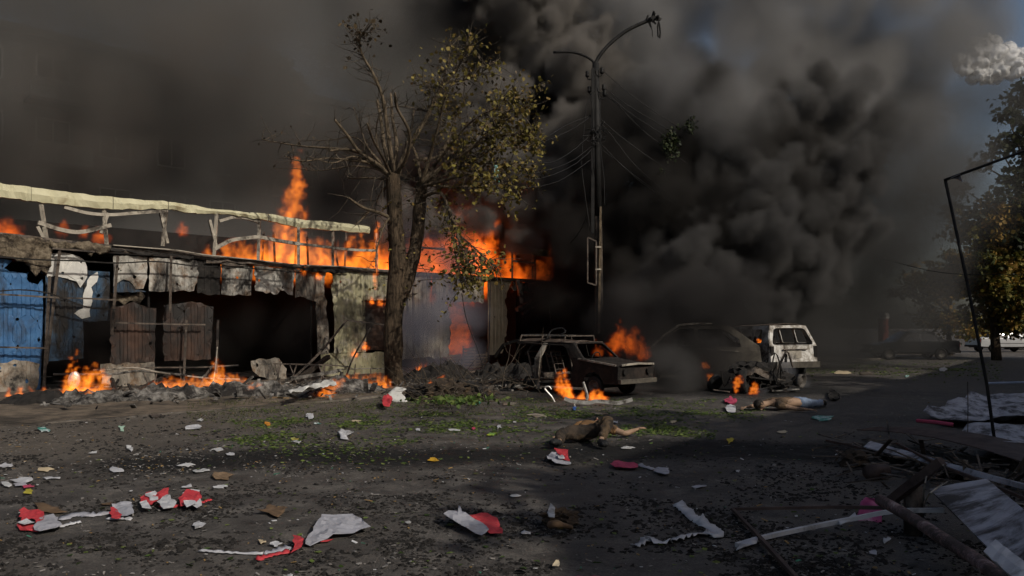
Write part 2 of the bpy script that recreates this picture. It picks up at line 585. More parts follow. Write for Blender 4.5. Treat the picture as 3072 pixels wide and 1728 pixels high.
def panel(px, mat, off=0.0, depth=0.022, seed=0, amp=0.0, step=0.12, holes=0, name="corrugated_panel", bend=0.03, ribbed=True, hole_px=()):
    out = [(*wall_tz(p[0], p[1]), *p[2:]) for p in px]
    out = ragged(out, amp, step, seed)
    rnd_ = random.Random(seed + 50)
    t0, t1 = min(p[0] for p in out), max(p[0] for p in out)
    z0, z1 = min(p[1] for p in out), max(p[1] for p in out)
    hs = []
    for u_, v_, ru, rv in hole_px:
        t, z = wall_tz(u_, v_)
        q = (W0.y + SD.y * t) / FPX
        hs.append(blob(t, z, ru * q * 1.2, rv * q, 11, 0.3, seed + int(u_)))
    for i in range(holes):
        for _ in range(30):
            t, z, r = rnd_.uniform(t0, t1), rnd_.uniform(z0, z1), rnd_.uniform(0.015, 0.045)
            ring = blob(t, z, r, r * rnd_.uniform(0.8, 1.6), 7, 0.3, seed * 31 + i)
            if all(inside(out, x, y) for x, y in blob(t, z, r * 2.5, r * 3, 6, 0)) and not any(abs(t - h[0][0]) < 0.4 and abs(z - h[0][1]) < 0.4 for h in hs):
                hs.append(ring); break
    if ribbed:
        xs_ = []
        k = math.floor(t0 / PER)
        while k * PER < t1:
            xs_ += [k * PER + PER * f for f in (0.02, 0.45, 0.55, 0.90)]
            k += 1
        xs_ = [x for x in xs_ if t0 < x < t1]
    else:
        xs_ = [t0 + (t1 - t0) * (i + 0.5) / 12 for i in range(12)]
    v, f = sheet2d(out, hs, 0.2, 0.3, xs_)
    pts = []
    for p in v:
        d = depth * corr(p.x) if ribbed else 0
        d += bend * fbm((p.x * 0.8, p.y * 0.8, seed)) + 0.012 * fbm((p.x * 3, p.y * 3, seed))
        pts.append(wall_p(p.x, p.y, off + d))
    o = obj(name, pts, f, mat, market)
    solidify(o, 0.006)
    return o

# sheets of the front wall, left to right, in photo pixels
panel([(-60, 770), (0, 775), (40, 784, .05), (128, 792), (128, 1000), (119, 1185), (0, 1192), (-60, 1196)], M_BLUE, 0.0, seed=1, amp=0.01, holes=16, hole_px=((60, 800, 30, 22), (105, 830, 18, 26)))
panel([(-60, 1085), (60, 1082), (118, 1092), (108, 1186), (-60, 1192)], M_PALE, 0.035, seed=2, amp=0.05, holes=5)
panel([(136, 800), (250, 808), (250, 960), (250, 1075), (136, 1085)], M_TEAL, -0.02, seed=3, amp=0.01, holes=12)
panel([(252, 810), (331, 815), (331, 962), (252, 966)], M_TEAL, -0.03, seed=4, amp=0.01, holes=5)
panel([(140, 765), (180, 757, .03), (238, 770, .05), (260, 800, .06), (252, 845, .07), (240, 863, .07), (205, 838, .07), (165, 828, .07), (140, 832, .01)], M_FOAM, 0.03, seed=5, amp=0.03, holes=6)
panel([(268, 830, .05), (292, 815, .04), (290, 845, .05), (272, 862, .05), (276, 905, .04), (270, 950, .04), (245, 957, .05), (222, 940, .05), (248, 925, .05), (252, 870, .04)], M_FOAM, 0.02, seed=6, amp=0.05, ribbed=False)
panel([(338, 766), (441, 771, .02), (441, 832, .05), (428, 866, .06), (405, 868, .07), (368, 838, .07), (338, 860)], M_WHITE, 0.03, seed=7, amp=0.01, holes=3)
panel([(338, 830, .04), (372, 838, .02), (420, 868, .02), (440, 876), (338, 877)], M_TEAL, 0.0, seed=8, amp=0.01)
panel([(446, 772), (500, 775), (590, 781, .04), (596, 820, .06), (580, 872, .05), (520, 876), (446, 873)], M_WHITE, 0.025, seed=9, amp=0.02, holes=4)
panel([(592, 782), (660, 790), (660, 885), (592, 880)], M_CHAR, 0.0, seed=10, amp=0.03)
panel([(662, 788), (758, 796), (751, 886, .03), (664, 883)], M_WHITE, 0.02, seed=11, amp=0.02, holes=2)
panel([(760, 797), (882, 806, .03), (877, 886, .06), (850, 872, .05), (818, 884, .06), (762, 872)], M_WHITE, 0.045, seed=12, amp=0.02, holes=2)
panel([(885, 808), (977, 812, .03), (973, 870, .05), (984, 962, .04), (986, 1062), (952, 1062, .03), (947, 905, .05), (912, 892, .05), (885, 893)], M_PALE, 0.0, seed=13, amp=0.02, holes=3)
panel([(997, 811), (1095, 816), (1180, 822), (1180, 902), (1094, 900), (1096, 1056), (1000, 1060, .03), (1003, 960, .06), (994, 880, .05)], M_CREAM, 0.02, seed=14, amp=0.01, holes=3)
panel([(962, 1060), (1180, 1056), (1180, 1128), (985, 1138), (962, 1120)], M_CREAM, 0.0, seed=15, amp=0.03, depth=0.012)
panel([(1098, 903), (1178, 904), (1178, 1050), (1100, 1052)], M_BROWN, -0.06, seed=16, amp=0.02, ribbed=False, name="shutter")
panel([(300, 1092), (462, 1085, .02), (464, 1152, .04), (308, 1162)], M_PALE, 0.02, seed=17, amp=0.02, depth=0.012, holes=2)
panel([(331, 920, .03), (372, 916, .03), (400, 905, .03), (432, 918, .03), (470, 924), (462, 1086), (331, 1092)], M_BROWN, 0.0, seed=18, amp=0.03, holes=2)
panel([(490, 916, .02), (530, 912, .03), (575, 904, .03), (640, 920), (632, 1078, .03), (490, 1082)], M_BROWN, 0.015, seed=19, amp=0.03, holes=3)
panel([(1190, 822), (1292, 827), (1292, 1070), (1190, 1080)], M_PALE, 0.0, seed=20, amp=0.015, holes=2)
panel([(1294, 827), (1452, 836), (1452, 908, .04), (1370, 905, .05), (1294, 900)], M_PALE, 0.01, seed=21, amp=0.02, holes=1)
panel([(1294, 900, .04), (1340, 903, .06), (1352, 960, .06), (1345, 1072), (1294, 1074)], M_PALE, 0.0, seed=22, amp=0.03)
panel([(1462, 838), (1534, 843, .05), (1514, 900, .06), (1522, 960, .06), (1505, 1060, .05), (1462, 1064)], M_TAN, 0.02, seed=23, amp=0.01, holes=1)
panel([(1538, 846), (1745, 858, .03), (1745, 884, .05), (1640, 880, .05), (1538, 872)], M_WHITE, 0.0, seed=24, amp=0.03)
panel([(1530, 875), (1760, 885), (1760, 1075), (1530, 1075)], M_CHAR, -0.9, seed=25, amp=0.03)

# dark inside, roof sheet and rear wall
def slab(name, t0, t1, z0, z1, o0, o1, mat):
    m = MB()
    p = [wall_p(t, z, o_) for z in (z0, z1) for t, o_ in ((t0, o0), (t1, o0), (t1, o1), (t0, o1))]
    m.add(p, [(0, 3, 2, 1), (4, 5, 6, 7), (0, 1, 5, 4), (1, 2, 6, 5), (2, 3, 7, 6), (3, 0, 4, 7)])
    return m.build(name, mat, market)
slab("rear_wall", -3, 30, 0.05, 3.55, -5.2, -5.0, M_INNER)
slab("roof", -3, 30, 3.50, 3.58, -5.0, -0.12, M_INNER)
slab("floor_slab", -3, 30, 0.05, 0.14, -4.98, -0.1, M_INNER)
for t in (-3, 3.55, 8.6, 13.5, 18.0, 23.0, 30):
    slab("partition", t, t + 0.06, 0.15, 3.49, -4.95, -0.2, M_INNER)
slab("dark_backing", -3, 8.4, 3.6, 4.55, -2.6, -2.5, M_INNER)  # dark sheet added behind the fascia in place of the smoky dark interior

# eaves: a buckled channel and burnt edge strips along the top of the wall
edge = [(-60, 700), (60, 712), (140, 722), (240, 733), (330, 742), (430, 748), (520, 756), (600, 772), (660, 778), (760, 788), (880, 800), (1000, 806), (1100, 811), (1200, 818), (1330, 826), (1460, 835), (1600, 843), (1750, 853)]
mb = MB()
for a, b_ in zip(edge, edge[1:]): mb.bar(WP(*a, 0.06), WP(*b_, 0.06), 0.09, 0.12)
mb.build("eaves_beam", M_STEEL, market)
mb = MB()
pts = smooth_path([WP(u, v - 4 + random.uniform(-3, 3), 0.22 + random.uniform(-.05, .05)) for u, v in edge if 300 < u < 1300], 4)
for a, b_ in zip(pts, pts[1:]): mb.bar(a, b_, 0.10, 0.025)
mb.build("flashing_strip", M_PALESTEEL, market)
rnd = random.Random(5)
for i in range(26):                                      # curled remains of the roof edge
    u = rnd.uniform(130, 1000) if i < 20 else rnd.uniform(1300, 1700)
    t = wall_t(u)
    v = 0
    for a, b_ in zip(edge, edge[1:]):
        if a[0] <= u <= b_[0]: v = a[1] + (b_[1] - a[1]) * (u - a[0]) / (b_[0] - a[0])
    L = rnd.uniform(0.4, 1.5)
    ps = []
    zz = wall_tz(u, v)[1]
    for k in range(7):
        s = k / 6
        ps.append(wall_p(t + L * (s - 0.5), zz + 0.08 * fbm((u, s * 3, 0)) - 0.05, 0.15 + 0.12 * fbm((u, 5, s * 3))))
    vs_, fs_ = [], []
    w = rnd.uniform(0.05, 0.16)
    for k, p in enumerate(ps):
        q = Vector((0, 0, -w)) + SN * (0.10 * fbm((u, s, 9)))
        vs_ += [p, p + q * (0.5 + 0.6 * abs(fbm((u, k * 0.9, 1))))]
    for k in range(6): fs_.append((2 * k, 2 * k + 2, 2 * k + 3, 2 * k + 1))
    solidify(obj("roof_edge_scrap", vs_, fs_, M_CHAR if i % 3 else M_STEEL, market), 0.012)

# fascia: buckled cream box beam on the bare frame
top = [(-60, 545), (0, 552), (171, 575), (352, 596), (487, 606), (585, 620), (647, 630), (787, 642), (900, 660), (1000, 668), (1105, 682)]
bot = [(-60, 585), (0, 592), (171, 614), (326, 629), (492, 628), (585, 642), (647, 640), (787, 660), (900, 684), (1000, 692), (1105, 700)]
def interp(poly, u):
    for a, b_ in zip(poly, poly[1:]):
        if a[0] <= u <= b_[0]: return a[1] + (b_[1] - a[1]) * (u - a[0]) / (b_[0] - a[0])
    return poly[-1][1]
seams = [-60, 90, 335, 500, 640, 800, 960, 1105]
for si, (ua, ub) in enumerate(zip(seams, seams[1:])):
    vs_, fs_ = [], []
    n = 14
    for k in range(n + 1):
        u = ua + (ub - ua - 2) * k / n
        jt, jb = 3 * fbm((u * 0.02, 0, si)), 4 * fbm((u * 0.03, 4, si))
        d = 0.05 * fbm((u * 0.012, 2, si))
        a, b_ = WP(u, interp(top, u) + jt, 0.12 + d), WP(u, interp(bot, u) + jb, 0.12 + d * 2)
        mid = (a + b_) / 2 + SN * (0.03 + 0.05 * fbm((u * 0.02, 9, 0)))
        vs_ += [a - SN * 0.16, a, mid, b_, b_ - SN * 0.12]
    for k in range(n):
        for j in range(4): fs_.append((k * 5 + j, k * 5 + j + 5, k * 5 + j + 6, k * 5 + j + 1))
    o = obj("fascia_panel", vs_, fs_, M_FASCIA, market); solidify(o, 0.015)
# its far piece, dim in the smoke
vs_, fs_ = [], []
for k, (u, a, b_) in enumerate(((1545, 742, 765), (1580, 738, 762), (1610, 748, 768), (1640, 750, 772))):
    vs_ += [WP(u, a, 0.1), WP(u, b_, 0.1)]
    if k: fs_.append((2 * k - 2, 2 * k, 2 * k + 1, 2 * k - 1))
solidify(obj("fascia_panel", vs_, fs_, M_FASCIA, market), 0.02)

def bar_px(name, pts, w, mat, off=0.05, jit=0.0):
    ps = smooth_path([WP(p[0], p[1], p[2] if len(p) > 2 else off) for p in pts], 5)
    m = MB()
    for a, b_ in zip(ps, ps[1:]): m.bar(a, b_ + (b_ - a) * 0.02, w)
    return m.build(name, mat, market)
for u, v0, v1, u1 in ((122, 614, 722, 138), (110, 680, 720, 130), (310, 628, 736, 318), (322, 640, 700, 300), (496, 628, 738, 486), (480, 640, 730, 500), (648, 634, 770, 640), (626, 660, 748, 648),
                      (776, 655, 782, 772), (893, 682, 800, 893), (996, 690, 808, 996), (1128, 700, 815, 1128), (1534, 750, 842, 1534), (1595, 755, 848, 1595), (1602, 765, 848, 1603), (1664, 800, 853, 1664)):
    bar_px("frame_post", [(u, v0), ((u + u1) / 2, (v0 + v1) / 2), (u1, v1)], 0.075, M_PALESTEEL)
bar_px("frame_rail", [(112, 668), (180, 690), (235, 697), (290, 686), (330, 676)], 0.10, M_PALESTEEL)
bar_px("frame_rail", [(190, 622), (260, 640), (330, 645), (400, 640), (500, 634)], 0.08, M_PALESTEEL)
bar_px("frame_rail", [(640, 748), (690, 722), (740, 714), (776, 712), (830, 722), (893, 732)], 0.10, M_PALESTEEL)
bar_px("frame_rail", [(655, 664), (700, 652), (740, 656), (776, 668)], 0.08, M_PALESTEEL)
bar_px("frame_rail", [(893, 732), (950, 738), (1000, 744), (1060, 750), (1128, 752)], 0.08, M_PALESTEEL)
bar_px("frame_rail", [(1535, 783), (1570, 786), (1602, 790)], 0.07, M_PALESTEEL)
bar_px("frame_rail", [(1180, 700), (1240, 738), (1330, 748)], 0.07, M_STEEL)
for u in (830, 860, 930, 960, 1040, 1080):
    bar_px("roof_strut", [(u, 690, -0.8), (u - 25 + (u * 7) % 50, 800, -0.6)], 0.06, M_STEEL)

# free-standing pipes in front of the sheets: they throw the wavy shadows
for u, v0, v1, uu in ((168, 752, 1085, 128), (138, 830, 1190, 118), (341, 770, 1000, 322), (500, 770, 935, 495), (546, 960, 1160, 535), (640, 960, 1165, 632), (1222, 820, 1065, 1222), (1455, 836, 1066, 1448)):
    bar_px("stall_post", [(u, v0, 0.30), (uu, v1, 0.34)], 0.05, M_STEEL)
for pts in ([(-60, 882), (60, 888), (160, 894), (260, 897), (332, 901)], [(-60, 1040), (50, 1042), (130, 1044)], [(145, 748), (200, 752), (270, 758)], [(330, 968), (460, 972), (600, 974)]):
    bar_px("stall_rail", [(u, v, 0.33) for u, v in pts], 0.04, M_STEEL)
bar_px("sagging_cable", [(-60, 770, 0.45), (90, 782, 0.45), (210, 786, 0.5), (330, 792, 0.45), (450, 788, 0.5), (560, 800, 0.45), (700, 806, 0.5), (880, 820, 0.45)], 0.035, M_CHAR)
bar_px("sagging_cable", [(-60, 880, 0.6), (40, 872, 0.6), (130, 884, 0.6), (240, 922, 0.5), (330, 930, 0.5)], 0.03, M_CHAR)
# hanging strips by the dark far stall
for pts, w, mt in (([(1540, 840, .2), (1548, 880, .25), (1552, 910, .25)], 0.14, M_PALESTEEL), ([(1545, 930, .1), (1590, 905, .1), (1625, 890, .1)], 0.16, M_PALESTEEL), ([(1560, 942, .1), (1600, 918, .1), (1632, 900, .1)], 0.10, M_PALESTEEL), ([(1633, 895, .2), (1640, 950, .2), (1646, 1000, .2)], 0.035, M_PALESTEEL), ([(1700, 880, 0), (1650, 960, .1)], 0.03, M_STEEL)):
    bar_px("hanging_strip", pts, w, mt)
# burnt mineral wool hanging from the eaves
M_WOOL = mottled("burnt_mineral_wool", (0.10, 0.075, 0.05), (0.34, 0.28, 0.20), 9, 1.0, 0, 1.0, (0.04, 0.03, 0.022), 2.2, (0.46, 0.6), 0.08)
def wool(outline, off, th, seed):
    out = ragged([(*wall_tz(*p),) for p in outline], 0.05, 0.10, seed)
    v, f = sheet2d(out, (), 0.09, 0.09)
    pts = []
    for p in v:
        dd = 0.10 * fbm((p.x * 1.6, p.y * 1.6, seed)) + 0.07 * fbm((p.x * 5, p.y * 4, seed)) + 0.05 * fbm((p.x * 13, p.y * 5, seed))
        pts.append(wall_p(p.x, p.y + 0.04 * fbm((p.x * 9, p.y * 3, 1)), off + dd))
    o = obj("mineral_wool", pts, f, M_WOOL, market, True)
    solidify(o, th)
wool([(-60, 704), (20, 706), (90, 716), (140, 728), (143, 780), (130, 826), (112, 810), (98, 832), (84, 815), (70, 790), (30, 775), (0, 768), (-60, 765)], 0.24, 0.10, 3)
wool([(140, 724), (240, 728), (322, 742), (318, 756), (290, 768), (270, 755), (262, 770), (215, 745), (140, 744)], 0.22, 0.08, 4)
# hanging burnt roof felt in the second opening and boxes stacked inside the far doorway
wool([(345, 880), (440, 878), (448, 890), (430, 912), (400, 900), (380, 915), (350, 900)], -0.25, 0.05, 9)
# ================================================================ trees
def bark_mat(name, c1, c2, c3):
    m, nt, b = new_mat(name)
    tc = nt.nodes.new("ShaderNodeTexCoord")
    mp = nt.nodes.new("ShaderNodeMapping"); mp.inputs["Scale"].default_value = (9, 9, 1.6)
    nt.links.new(tc.outputs["Object"], mp.inputs[0])
    n1 = noise_tex(nt, 2.2, 8, 0.75, vec=mp.outputs[0], dist=0.4)
    n2 = noise_tex(nt, 1.6, 6, 0.7)
    col = ramp(nt, n1.outputs[0], [(0.38, c1), (0.60, c2)])
    col = mixc(nt, ramp(nt, n2.outputs[0], [(0.50, (0, 0, 0)), (0.64, (1, 1, 1))]), col, c3)
    nt.links.new(col, b.inputs["Base Color"])
    b.inputs["Roughness"].default_value = 0.95
    b.inputs["Specular IOR Level"].default_value = 0.1
    bump(nt, b, n1.outputs[0], 1.0, 0.06)
    return m

def leaf_mat(name, cols, trans=0.25):
    m, nt, b = new_mat(name)
    at = nt.nodes.new("ShaderNodeAttribute"); at.attribute_name = "tone"
    col = ramp(nt, at.outputs["Fac"], [(i / (len(cols) - 1), c) for i, c in enumerate(cols)])
    nt.links.new(col, b.inputs["Base Color"])
    b.inputs["Roughness"].default_value = 0.6
    b.inputs["Specular IOR Level"].default_value = 0.25
    tr = nt.nodes.new("ShaderNodeBsdfTranslucent")
    nt.links.new(col, tr.inputs[0])
    mx = nt.nodes.new("ShaderNodeMixShader"); mx.inputs[0].default_value = trans
    nt.links.new(b.outputs[0], mx.inputs[1]); nt.links.new(tr.outputs[0], mx.inputs[2])
    nt.links.new(mx.outputs[0], nt.nodes["Material Output"].inputs[0])
    return m

M_BARK = bark_mat("maple_bark", (0.015, 0.011, 0.008), (0.115, 0.084, 0.056), (0.035, 0.028, 0.020))
M_LIMB_LIT = bark_mat("sunlit_limb_bark", (0.045, 0.034, 0.024), (0.20, 0.155, 0.105), (0.07, 0.055, 0.038))  # paler than the trunk: sunlight on the limbs is put into the colour
M_TWIG = mottled("twig", (0.035, 0.027, 0.020), (0.10, 0.08, 0.058), 6, 0.95, 0, 0.3)
M_LEAF = leaf_mat("dry_maple_leaf", [(0.05, 0.038, 0.014), (0.13, 0.11, 0.026), (0.22, 0.19, 0.042), (0.17, 0.11, 0.034), (0.30, 0.25, 0.065)])
M_LEAF_BURNT = leaf_mat("scorched_leaf", [(0.02, 0.016, 0.011), (0.05, 0.036, 0.020), (0.09, 0.062, 0.030)], 0.1)

class Leaves:
    """many small leaf-sized faces in one mesh"""
    def __init__(self): self.v, self.f, self.tone = [], [], []
    def leaf(self, p, size, rnd_, droop=0.5, tone=None):
        d = Vector((rnd_.gauss(0, 1), rnd_.gauss(0, 1), rnd_.gauss(0, 0.6) - droop)).normalized()
        s = d.orthogonal().normalized()
        s = Matrix.Rotation(rnd_.uniform(0, 6.28), 3, d) @ s
        nrm = d.cross(s)
        w = size * rnd_.uniform(0.35, 0.55)
        n = len(self.v)
        L = size * rnd_.uniform(0.8, 1.3)
        c = nrm * (size * rnd_.uniform(-0.2, 0.2))
        self.v += [p, p + d * L * 0.35 + s * w, p + d * L * 0.65 + s * w * 0.7 + c, p + d * L + c, p + d * L * 0.6 - s * w * 0.8 + c, p + d * L * 0.3 - s * w]
        self.f += [(n, n + 1, n + 2), (n, n + 2, n + 3), (n, n + 3, n + 4), (n, n + 4, n + 5)]
        t = rnd_.random() if tone is None else min(1, max(0, tone + rnd_.uniform(-0.25, 0.25)))
        self.tone += [t] * 6
    def build(self, name, mat, parent=None):
        o = obj(name, self.v, self.f, mat, parent)
        a = o.data.attributes.new("tone", 'FLOAT', 'POINT'); a.data.foreach_set("value", self.tone)
        return o

TY = 21.2
rnd = random.Random(21)
tree = base("maple_tree", G(1185, 1165))
tag(tree, "blast-stripped maple with forked trunk and broken limbs in front of the stalls", "tree")

def tp(u, v, dy=0.0): return P(u, v, TY + dy)
def limb_r(px): return px * TY / FPX
mb = MB()
tr_pts = smooth_path([tp(1187, 1182), tp(1185, 1150), tp(1180, 1080), tp(1180, 1000), tp(1184, 930), tp(1190, 860), tp(1192, 790), tp(1187, 700), tp(1183, 610), tp(1179, 545), tp(1178, 520)], 5)
rads = [limb_r(r) for r in ([46] * 2 + [36] * 4 + [31] * 8 + [29.5] * 12 + [28] * 6 + [25.5] * 6 + [24] * 6 + [23] * 6)]
rads += [limb_r(24)] * (len(tr_pts) - len(rads)); rads = rads[:len(tr_pts)]
rads = [r * .92 for r in rads]; rads[-1] *= 0.7
mb.tube(tr_pts, rads, 20)
for i, p in enumerate(mb.v):
    q = Vector((p.x, p.y, 0)) - Vector((tp(1185, 900).x, TY, 0))
    if q.length > 1e-5: p += q.normalized() * (0.035 * fbm((p.x * 3, p.y * 3, p.z * 1.2)) + 0.018 * fbm((p.x * 8, p.y * 8, p.z * 2.5)))
trunk = mb.build("trunk", M_BARK, tree, True)
mb = MB()
st = smooth_path([tp(1190, 905, .02), tp(1212, 865, .05), tp(1232, 805, .15), tp(1247, 740, .25), tp(1256, 660, .35), tp(1262, 590, .4), tp(1263, 545, .4)], 5)
mb.tube(st, [limb_r(23 - 6 * i / len(st)) for i in range(len(st))], 16)
for p in mb.v: p += Vector((fbm((p.x * 5, p.z * 2, 1)), fbm((p.x * 5, p.z * 2, 8)), 0)) * 0.03
mb.build("trunk_fork", M_BARK, tree, True)

leaves, burnt = Leaves(), Leaves()
LIMBS = [  # photo path, depth drift, start radius px, leafiness along the end, kind
    ([(1176, 540), (1140, 498), (1080, 455), (1040, 405), (1004, 360)], -0.6, 7, 0, 0),
    ([(1176, 535), (1110, 492), (1040, 480), (980, 476), (905, 482), (850, 466)], -0.9, 6, 3, 1),
    ([(1176, 530), (1120, 478), (1060, 452), (990, 446), (905, 438), (830, 428), (785, 420)], 0.8, 6, 5, 1),
    ([(1080, 455), (1040, 450), (990, 452)], -0.8, 5, 0, 0),
    ([(1180, 530), (1155, 440), (1145, 380), (1134, 298)], 0.4, 8, 0, 0),
    ([(1182, 530), (1172, 460), (1158, 350), (1148, 290), (1120, 220), (1088, 165), (1080, 120), (1092, 92)], -0.7, 8, 14, 2),
    ([(1184, 530), (1190, 430), (1180, 360), (1172, 280)], 0.9, 7, 0, 0),
    ([(1186, 525), (1218, 470), (1228, 400), (1190, 325), (1186, 280)], -1.2, 6, 0, 0),
    ([(1195, 525), (1215, 460), (1238, 370), (1242, 322)], 1.2, 6, 0, 0),
    ([(1190, 525), (1225, 440), (1275, 360), (1300, 310), (1335, 250), (1370, 205), (1395, 160), (1412, 128)], -0.5, 9, 9, 3),
    ([(1300, 310), (1320, 270), (1345, 190), (1352, 130)], 0.3, 5, 9, 3),
    ([(1335, 250), (1390, 240), (1440, 220), (1478, 185)], -0.3, 4, 12, 3),
    ([(1335, 252), (1300, 265), (1262, 235)], 0.1, 3, 10, 3),
    ([(1262, 555), (1300, 500), (1340, 430), (1365, 360), (1395, 300)], 0.5, 7, 13, 3),
    ([(1262, 555), (1290, 470), (1310, 400), (1325, 330), (1340, 270)], -0.9, 7, 10, 3),
    ([(1262, 555), (1330, 500), (1420, 440), (1480, 380), (1520, 335), (1590, 305)], -0.8, 7, 22, 3),
    ([(1262, 560), (1340, 520), (1430, 478), (1500, 440), (1570, 425)], 0.6, 7, 26, 3),
    ([(1265, 560), (1330, 540), (1410, 520), (1470, 530), (1530, 560)], -1.2, 6, 26, 3),
    ([(1265, 565), (1340, 500), (1450, 490), (1540, 500), (1585, 520)], 1.3, 6, 26, 3),
    ([(1240, 480), (1320, 470), (1400, 440), (1450, 380), (1500, 300), (1560, 290)], 1.6, 5, 20, 3),
    ([(1262, 555), (1250, 480), (1235, 440), (1215, 395)], 0.8, 6, 0, 0),
    ([(1178, 535), (1150, 478), (1120, 420), (1100, 370)], -1.4, 5, 0, 0),
    ([(1265, 590), (1320, 580), (1350, 640), (1372, 700), (1395, 770), (1425, 815)], -1.5, 6, 26, 4),
    ([(1350, 640), (1360, 720), (1375, 800), (1385, 860)], -1.6, 4, 24, 4),
    ([(1372, 700), (1420, 740), (1450, 770), (1490, 800)], -1.3, 3, 18, 4),
    ([(1182, 660), (1140, 640), (1090, 622), (1045, 594)], -0.5, 6, 0, 0),
    ([(1110, 630), (1085, 660), (1065, 675)], -0.6, 4, 0, 0),
    ([(1176, 545), (1130, 535), (1060, 535), (1040, 532)], 0.3, 4, 0, 0),
    ([(1178, 530), (1120, 505), (1050, 500), (960, 510), (890, 505)], 0.5, 4, 3, 1),
    ([(1120, 490), (1060, 470), (1000, 490), (930, 470)], -1.2, 4, 3, 1),
    ([(1178, 528), (1110, 450), (1060, 410), (1000, 420), (900, 425)], 1.2, 4, 3, 1),
    ([(1150, 500), (1100, 440), (1080, 380), (1060, 320)], 0.2, 4, 2, 1),
    ([(1262, 555), (1350, 560), (1440, 560), (1520, 590)], 0.9, 5, 26, 3),
    ([(1262, 560), (1360, 480), (1460, 420), (1560, 400), (1610, 420)], -0.3, 5, 24, 3),
    ([(1300, 500), (1400, 380), (1480, 330), (1560, 340)], -1.5, 4, 22, 3),
    ([(1182, 640), (1150, 680), (1130, 760), (1125, 820)], -0.6, 4, 0, 1),
    ([(1176, 545), (1140, 580), (1120, 640)], 0.5, 4, 0, 1),
    ([(1180, 525), (1130, 430), (1140, 340), (1200, 318), (1280, 338), (1350, 370), (1420, 372)], -0.2, 3, 0, 1),
]
def twig(mbx, a, d, L, r, rnd_, depth=0):
    pts, p = [a], a.copy()
    dd = d.normalized()
    n = 4
    for _ in range(n):
        dd = (dd + Vector((rnd_.gauss(0, .25), rnd_.gauss(0, .25), rnd_.gauss(0, .2)))).normalized()
        p = p + dd * L / n
        pts.append(p.copy())
    mbx.tube(pts, [r * (1 - 0.8 * i / n) for i in range(n + 1)], 4, False)
    return pts
twigs = MB()
for path, dy, r0, leafy, kind in LIMBS:
    n = len(path)
    pts = smooth_path([tp(u + rnd.uniform(-2, 2), v + rnd.uniform(-2, 2), (0.25 if u > 1240 else 0) + dy * (i / (n - 1)) * 1.5) for i, (u, v) in enumerate(path)], 5)
    end = 0.55 if kind == 0 else 0.18
    m = MB()
    m.tube(pts, [limb_r(r0) * (1 - (1 - end) * i / (len(pts) - 1)) for i in range(len(pts))], 8)
    m.build("branch", M_LIMB_LIT, tree, True)
    k = len(pts)
    for i in range(max(2, k // 5), k):
        s = i / k
        d0 = (pts[i] - pts[i - 1]).normalized()
        for _ in range(1 if kind in (0, 1) and rnd.random() < 0.55 else 3 if kind >= 2 else 1):
            side = Vector((rnd.gauss(0, 1), rnd.gauss(0, 1), rnd.gauss(0, 0.8) + (0.3 if kind != 4 else -1.0)))
            L = rnd.uniform(0.3, 1.0) * (1.0 if kind else 0.7)
            tw = twig(twigs, pts[i], d0 * 0.5 + side, L, 0.0125, rnd)
            if leafy and (s > 0.30 or kind == 4):
                bunch = leafy * (0.3 + s) * (0.32 if kind in (1, 2) else 0.38)
                if kind in (1, 2) and s < 0.7: bunch = 0
                for _ in range(int(bunch * rnd.uniform(0.3, 1.4))):
                    p = rnd.choice(tw[1:]) + Vector((rnd.gauss(0, .09), rnd.gauss(0, .09), rnd.gauss(0, .09)))
                    (burnt if kind in (1, 2) or rnd.random() < 0.18 else leaves).leaf(p, rnd.uniform(0.06, 0.135), rnd, 0.7)
# sprouts on the two knobs and along the trunk
for _ in range(90):
    c = tp(1178, rnd.uniform(525, 560)) if rnd.random() < .5 else tp(1262, rnd.uniform(555, 590), .4)
    twig(twigs, c, Vector((rnd.gauss(0, 1), rnd.gauss(0, 1), rnd.gauss(0.2, 0.7))), rnd.uniform(0.2, 0.9), 0.012, rnd)
for _ in range(46):
    v = rnd.uniform(560, 900)
    c = tp(1185 if rnd.random() < .6 else 1252, v)
    tw = twig(twigs, c, Vector((rnd.choice((-1, 1)), rnd.gauss(0, .6), rnd.gauss(-0.3, 0.6))), rnd.uniform(0.3, 1.0), 0.010, rnd)
    for _ in range(4): (leaves if rnd.random() < .5 else burnt).leaf(tw[-1] + Vector((rnd.gauss(0, .05),) * 3), 0.08, rnd)
# thin stems dangling under the crown
for u, v0, v1 in ((1060, 480, 560), (950, 480, 560), (1100, 500, 720), (1128, 520, 700), (1150, 545, 760), (1245, 570, 700), (1385, 560, 640), (1320, 560, 720), (1478, 540, 620)):
    twig(twigs, tp(u, v0, rnd.uniform(-.5, .5)), Vector((rnd.gauss(0, .2), 0, -1)), (v1 - v0) * TY / FPX, 0.010, rnd)
twigs.build("twigs", M_TWIG, tree)["kind"] = "stuff"
leaves.build("foliage", M_LEAF, tree)["kind"] = "stuff"
burnt.build("scorched_foliage", M_LEAF_BURNT, tree)["kind"] = "stuff"

